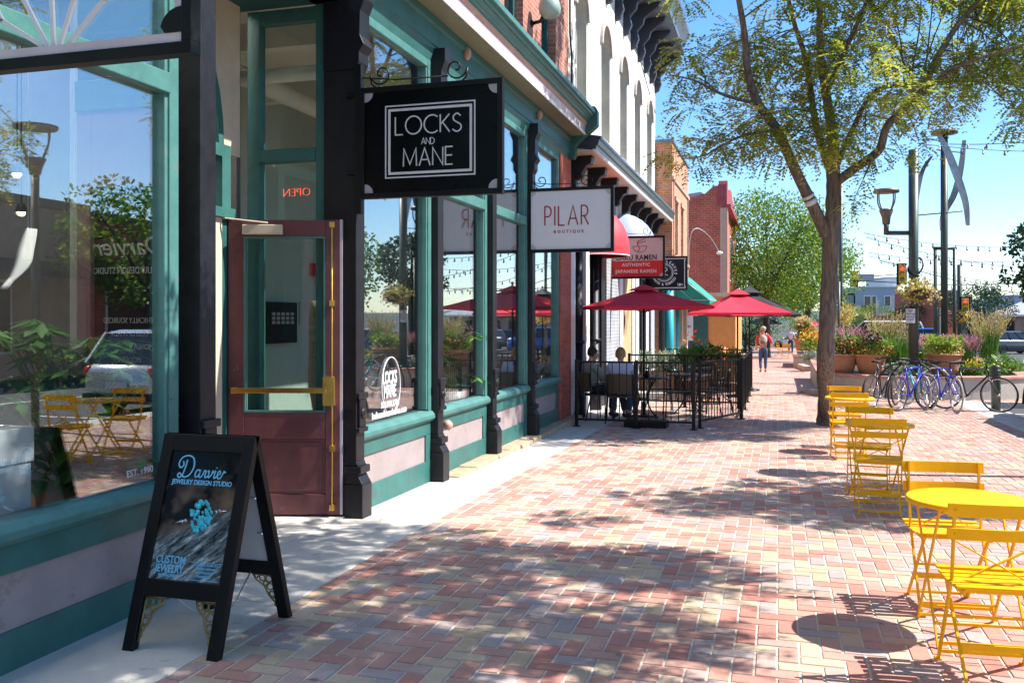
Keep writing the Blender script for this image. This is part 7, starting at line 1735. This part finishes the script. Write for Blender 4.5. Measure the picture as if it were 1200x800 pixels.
# ================================================================== traffic signals and signs
def pole(name, label, cat, px, d, ytop, r, m='galv', group=None):
    q = at(px, HOR, d); t = thing(name, label, cat, (q.x, q.y, gz(q.y)), 0, group); mb = MB(); mb.tube([(0, 0, 0), (0, 0, EYE + (373 - ytop) * d / F - gz(q.y))], r, 10); mb.build('pole', M[m], t); return t, q
def signal(label, px, py, d, lit, h=1.05):
    p = at(px, py, d); t = thing('traffic_signal', label, 'traffic light', p, -TH * 0, 'traffic signals at the crossing'); mb = MB(); mb.box(-.2, .2, -.1, .12, -h / 2, h / 2); mb.build('housing', M['sig_yellow'], t, bevel=.03)
    mb = MB(); mb.box(-.32, .32, .13, .15, -h / 2 - .12, h / 2 + .12); mb.build('backplate', M['black'], t)
    for i, c in enumerate((('red_lens', (.6, .02, .02)), ('amber_lens', (.45, .2, .01)), ('green_lens', (.02, .2, .1)))):
        mb = MB(); mb.lathe([(0, 0), (.12, 0), (.12, .03), (0, .05)], (0, -.105, h * .31 * (1 - i)), 14, axis='y'); mb.v = [(a, -.105 - (b + .105), c_) for a, b, c_ in mb.v]
        mb.build('lens', emit_mat(c[0], c[1], 3 if i == lit else .15), t)
        mb = MB(); mb.tube([(.13 * math.cos(a), -.11, h * .31 * (1 - i) + .13 * math.sin(a)) for a in [PI * k / 8 for k in range(9)]], .02, 5); mb.v = [(a, b - .06 * (1 if k % 2 else 0), c_) for k, (a, b, c_) in enumerate(mb.v)]; mb.build('visor', M['black'], t)
    return t
signal('yellow traffic signal on the mast arm, left of the basket near the trunk', 1001, 327, 75, 0); signal('yellow traffic signal right above the flower basket', 1057, 321, 60, 0, 1.2)
signal('traffic signal with a red lens lit above the round crossing sign', 1131, 358, 60, 0, .95); signal('small traffic signal between the far trunks over the red umbrella', 930, 352, 70, 1)
t, q = pole('signal_mast', 'long grey mast arm with a street name panel carrying the left traffic signal', 'signal mast', 983, 75, 318, .12)
mb = MB(); a, b = at(983, 326, 75) - t.location, at(1052, 321, 75) - t.location; mb.tube([a, b], [.1, .06], 8); mb.build('mast_arm', M['galv'], t); mb = MB(); a = at(1015, 325, 74.8) - t.location; mb.box(a.x - .62, a.x + .62, a.y - .03, a.y, a.z - .28, a.z + .28); np = mb.build('street_name_panel', M['roof_grey'], t)
t, q = pole('utility_pole', 'grey pole with the railroad crossing sign and signal', 'pole', 1124.5, 60.5, 310, .16, 'post')
t, q = pole('utility_pole', 'thin dark pole beside the trunk of the big locust', 'pole', 983, 30, 330, .05, 'post')
rx = thing('railroad_crossing_sign', 'round yellow railroad crossing sign with a black X', 'traffic sign', at(1127, 371, 59.9)); mb = MB(); mb.lathe([(0, 0), (.46, 0), (.46, .03), (0, .03)], (0, 0, 0), 28, axis='y'); pn_ = mb.build('disc', M['sig_yellow'], rx)
mb = MB(); ribbon(mb, [(-.28, -.28), (.28, .28)], .09, -.003); ribbon(mb, [(-.28, .28), (.28, -.28)], .09, -.003); ribbon(mb, ell(0, 0, .41, .41), .05, -.003); mb.build('cross_mark', M['letter_black'], pn_)
text('cross_letter', 'R', .24, M['letter_black'], pn_, (-.25, -.004, -.08), bold=.008); text('cross_letter', 'R', .24, M['letter_black'], pn_, (.25, -.004, -.08), bold=.008)
# ================================================================== vehicles
def car(label, loc, rz, paint, kind='suv', group='cars on and beside the street'):
    c = thing('parked_car', label, 'car', loc, rz, group)
    L_, W, H_ = dict(suv=(4.6, 1.86, 1.68), sedan=(4.7, 1.82, 1.45), van=(5.6, 2.0, 2.35), pickup=(5.6, 1.95, 1.85))[kind]; h = W / 2
    bl = dict(suv=.62, sedan=.62, van=.55, pickup=.6)[kind] * H_
    # lower body: stations along the length (y), rounded section
    st = [(-L_ / 2, .80, .34, bl * .86), (-L_ / 2 + .12, .93, .24, bl * .97), (-L_ / 2 + .7, 1, .2, bl), (-.3, 1, .2, bl), (L_ / 2 - 1.35, 1, .2, bl * .985), (L_ / 2 - .9, .99, .2, bl * .95), (L_ / 2 - .3, .93, .22, bl * .86), (L_ / 2 - .04, .80, .28, bl * .70), (L_ / 2, .74, .34, bl * .6)]
    def loft(mb, secs, closed_ends=True):
        n = len(secs[0]); vs = [p for s in secs for p in s]; fs = []
        for i in range(len(secs) - 1):
            for j in range(n): fs.append((i * n + j, i * n + (j + 1) % n, (i + 1) * n + (j + 1) % n, (i + 1) * n + j))
        fs += [tuple(range(n - 1, -1, -1)), tuple((len(secs) - 1) * n + j for j in range(n))]; mb.add(vs, fs, 0, True)
    secs = []
    for y, k, z0, z1 in st:
        w = h * k; secs.append([(-w * .9, y, z0), (w * .9, y, z0), (w * .99, y, z0 + .12), (w, y, (z0 + z1) * .55), (w * .96, y, z1 - .06), (w * .88, y, z1), (-w * .88, y, z1), (-w * .96, y, z1 - .06), (-w, y, (z0 + z1) * .55), (-w * .99, y, z0 + .12)])
    mb = MB(); loft(mb, secs); bd_ = mb.build('body', paint, c)
    bd_.data.polygons.foreach_set('use_smooth', [True] * len(bd_.data.polygons))
    gh = dict(suv=[(-L_ / 2 + .12, .86, .80), (-L_ / 2 + .55, .82, 1), (.3, .80, 1), (L_ / 2 - 1.25, .86, .72)], sedan=[(-L_ / 2 + .55, .85, .70), (-L_ / 2 + 1.35, .78, 1), (.15, .77, 1), (L_ / 2 - 1.3, .86, .70)],
              van=[(-L_ / 2 + .06, .9, 1), (-L_ / 2 + .5, .9, 1), (L_ / 2 - 1.6, .88, 1), (L_ / 2 - .85, .9, .62)], pickup=[(-.9, .86, .8), (-.75, .82, 1), (.6, .80, 1), (L_ / 2 - 1.6, .86, .7)])[kind]
    # cabin: glass below, painted roof above
    ya, yb, yc_, yd = [g[0] for g in gh]
    lo = [(ya, .86), (ya + .08, .88), (yc_, .88), (yd + .35, .87)]
    g = MB(); secs = []
    for (y, k), (y2, k2, z2) in zip(lo, gh):
        zt_ = H_ - .05 if z2 == 1 else bl + (H_ - bl) * (z2 - .62) * 1.2
    tops = [(yb, H_ - .06), (yc_, H_ - .06)]
    kt = .74
    B_ = [(-h * .88, ya, bl - .02), (h * .88, ya, bl - .02), (h * .88, yd + .3, bl * .97), (-h * .88, yd + .3, bl * .97)]
    Tp = [(-h * kt, yb, H_ - .07), (h * kt, yb, H_ - .07), (h * kt, yc_, H_ - .07), (-h * kt, yc_, H_ - .07)]
    g.add(B_ + Tp, [(0, 1, 5, 4), (1, 2, 6, 5), (2, 3, 7, 6), (3, 0, 4, 7)]); g.build('windows', M['glass_dark'], c)
    rf = MB(); rf.add([(x * 1.03, y + (.03 if y > 0 else -.03), z) for x, y, z in Tp] + [(x * .8, y * .88, H_) for x, y, z in Tp], [(3, 2, 1, 0), (4, 5, 6, 7), (0, 1, 5, 4), (1, 2, 6, 5), (2, 3, 7, 6), (3, 0, 4, 7)]); rf.build('roof', paint, c, bevel=.02)
    for sx in (0, 1):
        for bi, ti in ((0 + sx, 4 + sx), (3 - sx, 7 - sx)): MB().bar(Vector(B_[bi]) * 1.004, Vector((B_ + Tp)[ti]) * 1.004, .07, .07).build('pillar', paint, c)
        ba, bb = Vector(B_[0 + sx]), Vector(B_[3 - sx]); ta, tb_ = Vector(Tp[0 + sx]), Vector(Tp[3 - sx])
        for u in (.42, .7): MB().bar(ba.lerp(bb, u), ta.lerp(tb_, u), .06, .05).build('pillar', paint, c)
    if kind == 'pickup':
        mb = MB(); mb.box(-h * .8, h * .8, -L_ / 2 + .12, -1.0, bl * 1.0, bl * 1.004); mb.build('cargo_bed', M['rubber'], c)
    for sx in (-1, 1):
        for y in (-L_ / 2 + .92, L_ / 2 - .88):
            w = bpy.data.objects.new('wheel', None); COL.objects.link(w); w.parent = c; w.location = (sx * (h - .12), y, .33)
            mb = MB(); mb.lathe([(.2, -.11), (.31, -.115), (.335, -.09), (.335, .09), (.31, .115), (.2, .11)], (0, 0, 0), 26, axis='x'); mb.build('tyre', M['rubber'], w)
            mb = MB(); mb.lathe([(0, -.09), (.07, -.1), (.2, -.085), (.21, -.1), (.21, .1), (.2, .085), (.07, .1), (0, .09)], (0, 0, 0), 20, axis='x'); mb.build('rim', M['steel'], w)
        for y in (-L_ / 2 + .92, L_ / 2 - .88): MB().tube([(sx * (h + .004), y + .39 * math.cos(t), .33 + .39 * math.sin(t)) for t in [PI * i / 14 for i in range(15)]], .03, 6).build('wheel_arch', M['rubber'], c)
        mb = MB(); mb.ball((sx * h * .66, L_ / 2 - .11, bl * .68), (.2, .12, .075), 10, 6); mb.build('headlight', M['sign_white'], c)
        mb = MB(); mb.ball((sx * h * .78, -L_ / 2 + .07, bl * .82), (.12, .07, .13), 10, 6); mb.build('tail_light', M['red_car'], c)
        mb = MB(); mb.ball((sx * (h + .08), yd - .05, bl + .05), (.1, .06, .07), 10, 6); mb.build('mirror', paint, c)
    mb = MB(); mb.box(-h * .5, h * .5, L_ / 2 - .05, L_ / 2 + .012, .42, .62); mb.build('grille', M['rubber'], c)
    mb = MB(); mb.box(-h * .86, h * .86, -L_ / 2 - .03, -L_ / 2 + .05, .3, .45); mb.box(-h * .8, h * .8, L_ / 2 - .06, L_ / 2 + .03, .28, .36); mb.build('bumper', M['rubber'], c)
    mb = MB(); mb.box(-.26, .26, -L_ / 2 - .035, -L_ / 2 - .031, .55, .68); mb.build('number_plate', M['sign_white'], c)
    return c
def zr(y): return gz(y) - .128
car('silver SUV parked at the kerb at the right edge, only its corner showing', (5.30, 16.95, zr(17)), 0, M['silver_car'], 'suv')
q = at(1185, HOR, 66); car('charcoal SUV parked by the pale pavilion at the right', (q.x, q.y, zr(q.y)), -1.1, M['dark_car'], 'suv')
q = at(1163, HOR, 74); car('dark blue car behind the charcoal SUV', (q.x, q.y, zr(q.y)), -1.0, M['dark_car'], 'sedan')
q = at(1080, HOR, 57); car('blue pickup truck behind the lamp post', (q.x, q.y, zr(q.y)), 1.35, M['blue_car'], 'pickup')
q = at(1035, HOR, 62); car('long white van behind the straw grasses', (q.x, q.y, zr(q.y)), 1.4, M['white_car'], 'van')
q = at(1008, HOR, 75); car('white car glimpsed just right of the trunk', (q.x, q.y, zr(q.y)), 1.2, M['white_car'], 'sedan')
q = at(936, HOR, 80); car('white car far down the street between the far trunks', (q.x, q.y, zr(q.y)), 1.2, M['white_car'], 'sedan')
car('charcoal SUV across the street mirrored in the salon windows', (10.6, 36, zr(36)), PI, M['dark_car'], 'suv'); car('white sedan across the street mirrored in the jeweller window', (10.6, 24.6, zr(24)), PI, M['white_car'], 'sedan')
# ================================================================== background buildings
def block(name, label, px0, px1, d, ytop, m, depth=8, cat='building', wins=None, roof=None):
    a, b = at(px0, HOR, d), at(px1, HOR, d); zt_ = EYE + (373 - ytop) * d / F; g = gz(a.y)
    t = thing(name, label, cat, (a.x, a.y, g), math.atan2(b.y - a.y, b.x - a.x)); w = (b - a).length; H_ = zt_ - g
    mb = MB(); mb.box(0, w, 0, depth, -.3, H_); mb.build('wall', M[m], t)
    mb = MB(); mb.box(-.1, w + .1, -.12, depth, H_, H_ + .18); mb.build('roof_edge', M[roof or 'roof_grey'], t)
    for (u0, u1, v0, v1) in wins or ():
        f = MB(); f.box(u0 * w - .06, u1 * w + .06, -.05, -.01, v0 * H_ - .06, v1 * H_ + .06); fo = f.build('window_frame', M['steel'], t); g_ = MB(); g_.box(u0 * w, u1 * w, -.07, -.052, v0 * H_, v1 * H_); g_.build('pane', M['glass_dark'], fo)
    return t
bl = block('grey_modern_building', 'grey clad modern building with dark windows and an overhanging left end, far beyond the crossing', 1012, 1052, 125, 337, 'grey_clad', wins=[(.02, .2, .6, .84), (.25, .36, .62, .84), (.62, .78, .66, .84)])
mb = MB(); mb.box(-.8, 1.2, -1.2, 3, 2.6, 5.0); mb.build('balcony_bay', M['glass_dark'], bl); mb = MB(); mb.tube([(-.6, -1, 0), (-.6, -1, 2.6)], .1, 8); mb.tube([(.9, -1, 0), (.9, -1, 2.6)], .1, 8); mb.build('column', M['white'], bl)
block('white_roof_tower', 'pale square stair tower rising behind the grey modern building', 1040, 1052, 132, 326, 'white')
bb = thing('billboard', 'small dark framed billboard left of the grey building', 'billboard', at(992.5, 351, 110)); mb = MB(); mb.box(-.95, .95, -.05, .05, -.75, .75); mb.box(-.06, .06, -.04, .04, -4, -.75); mb.build('frame', M['black'], bb); mb = MB(); mb.box(-.75, .75, -.07, -.052, -.55, .55); mb.build('face', M['sage'], bb)
block('red_brick_warehouse', 'red brick building with white pipes behind the sculpture legs', 1092, 1122, 82, 342, 'brick_far', wins=[(.1, .3, .2, .7)])
block('low_red_canopy', 'low roof with a red sign band behind the white van', 1000, 1062, 92, 371, 'far_tan', roof='coral', depth=5)
block('long_street_building', 'long tan building closing the view at the far right', 1120, 1260, 120, 352, 'far_tan', wins=[(.1 + .12 * i, .16 + .12 * i, .2, .6) for i in range(7)])
pv = thing('pavilion', 'pale building with a grey hipped roof at the right edge above the parked cars', 'building', at(1196, HOR, 84)); pv.rotation_euler = (0, 0, -TH); g = gz(84) - .1
mb = MB(); mb.box(-1.9, 6, 0, 6, g - EYE - 0, .2); mb.build('wall', M['far_tan'], pv); mb = MB(); mb.add([(-2.6, -.7, .35), (6.7, -.7, .35), (6.7, 6.7, .35), (-2.6, 6.7, .35), (.8, 3, 2.0), (3.4, 3, 2.0)], [(0, 1, 5, 4), (1, 2, 5), (2, 3, 4, 5), (3, 0, 4), (3, 2, 1, 0)]); mb.build('roof', M['roof_grey'], pv); mb = MB(); mb.box(-2.6, 6.7, -.72, -.68, .18, .36); mb.build('roof_edge', M['white'], pv)
mb = MB()
for x in (-1.3, .3, 1.9, 3.5): mb.box(x, x + .8, -.03, -.01, g - EYE + .9, -.2)
mb.build('windows', M['glass_dark'], pv); pv.location.z = EYE
block('blue_grey_building', 'blue grey flat roofed building behind the pavilion roof', 1188, 1260, 110, 347, 'grey_clad')
# across the street (seen mirrored in the shop glass)
def opposite(y0, y1, h, m, label):
    t = thing('opposite_building', label, 'building', (17, (y0 + y1) / 2, gz(y0)), 0, 'low buildings across the street'); mb = MB(); mb.box(17, 25, y0, y1, -.6, h); mb.build('wall', M[m], t, world=True)
    mb = MB(); mb.box(16.8, 25, y0, y1, h + .003, h + .3); mb.build('roof_edge', M['far_dark'], t, world=True)
    y = y0 + 1
    while y < y1 - 2.4:
        f = MB(); f.box(16.93, 16.99, y - .1, y + 2.2, .5, 2.9); fo = f.build('window_frame', M['white'], t, world=True); g_ = MB(); g_.box(16.9, 16.928, y, y + 2.1, .6, 2.8); g_.build('pane', M['glass_dark'], fo, world=True); y += 3.4
    mb = MB(); mb.add([(16.97, y0 + .4, 3.6), (15.6, y0 + .4, 3.0), (15.6, y1 - .4, 3.0), (16.97, y1 - .4, 3.6)], [(0, 1, 2, 3)]); mb.build('awning', M['umbrella_black'], t, world=True)
opposite(2, 17, 4.7, 'far_dark', 'low dark brown shop building across the street'); opposite(17.05, 27, 5.4, 'far_tan', 'taller tan shop building across the street'); opposite(27.05, 44, 5.2, 'brick_far', 'long red brick shop building across the street')
for i, (x, y, s) in enumerate(((13.6, 26, 71), (13.4, 38, 73))): auto_tree('leafy_street_tree', ('green street tree across the road in front of the tan shops', 'green street tree across the road by the red brick shops')[i], (x, y, gz(y)), 6.4, 2.6, 2.4, .17, 70, s, 'locust_green', simple=(70, .19, .055))
lp2 = thing('street_lamp', 'lamp post beside the road mirrored in the jeweller window', 'street lamp', (3.9, 11.2, gz(11) + .4)); mb = MB(); mb.tube([(0, 0, -.4), (0, 0, 3.55)], .06, 12); mb.build('pole', M['post'], lp2); mb = MB(); mb.lathe([(0, 3.5), (.08, 3.5), (.1, 3.6), (.16, 3.75), (0, 3.76)], (0, 0, 0), 16); mb.build('lamp_cup', M['lamp_metal'], lp2); mb = MB()
for i in range(4):
    a = i * PI / 2; mb.tube(smooth_path([(.13 * math.cos(a), .13 * math.sin(a), 3.72), (.26 * math.cos(a), .26 * math.sin(a), 3.98), (.27 * math.cos(a), .27 * math.sin(a), 4.22)], 4), .016, 6)
mb.build('lamp_strut', M['lamp_metal'], lp2); mb = MB(); mb.lathe([(0, 4.2), (.31, 4.2), (.32, 4.25), (0, 4.3)], (0, 0, 0), 24); mb.build('lamp_shade', M['lamp_metal'], lp2)
# hills
mb = MB(); n = 40; vs = []
for i in range(n + 1):
    x = -260 + 900 * i / n; hz_ = 9 + 7 * noise.noise(Vector((i * .21, 3, 0))) + 3 * noise.noise(Vector((i * .7, 1, 0))); vs += [(x, 700, -12), (x, 760, hz_), (x, 900, hz_ - 6)]
fs = []
for i in range(n): fs += [(3 * i, 3 * i + 3, 3 * i + 4, 3 * i + 1), (3 * i + 1, 3 * i + 4, 3 * i + 5, 3 * i + 2)]
mb.add(vs, fs, 0, True); structure(mb, 'hills', M['hill'])
# ================================================================== sky, sun, camera
w = bpy.data.worlds.new('World'); sc.world = w; w.use_nodes = True; N = w.node_tree.nodes; L = w.node_tree.links; N.clear()
out = N.new('ShaderNodeOutputWorld'); bg = N.new('ShaderNodeBackground'); sky = N.new('ShaderNodeTexSky'); sky.sky_type = 'NISHITA'; sky.sun_disc = False
sky.sun_elevation = R(50); sky.sun_rotation = R(78.5); sky.air_density = 1.0; sky.dust_density = .3; sky.ozone_density = 4.0; sky.altitude = 300
bg.inputs[1].default_value = .12; hs = N.new('ShaderNodeHueSaturation'); hs.inputs['Saturation'].default_value = 1.2; L.new(sky.outputs[0], hs.inputs['Color']); L.new(hs.outputs[0], bg.inputs[0]); L.new(bg.outputs[0], out.inputs[0])
sl_ = bpy.data.lights.new('sun', 'SUN'); sl_.energy = 4.8; sl_.angle = R(.5); sl_.color = (1, .95, .87); so = bpy.data.objects.new('sun', sl_); COL.objects.link(so)
sv = Vector((.98 * math.cos(R(50)), .2 * math.cos(R(50)), math.sin(R(50)))); so.rotation_euler = sv.to_track_quat('Z', 'Y').to_euler(); so.location = (10, 10, 20)
cam = bpy.data.cameras.new('camera'); co = bpy.data.objects.new('camera', cam); COL.objects.link(co); co.location = (0, 0, EYE); co.rotation_euler = (PI / 2, 0, TH)
cam.sensor_width = 36; cam.lens = 36 * F / 1200; cam.shift_x = 0; cam.shift_y = (HOR - 400) / 1200; cam.clip_end = 3000; cam.clip_start = .05
sc.camera = co
vs_ = sc.view_settings; vs_.view_transform = 'Standard'; vs_.look = 'None'; vs_.gamma = 1; vs_.exposure = 1.2; vs_.use_curve_mapping = False
sc.cycles.max_bounces = 8; sc.cycles.transparent_max_bounces = 16; sc.cycles.use_denoising = True
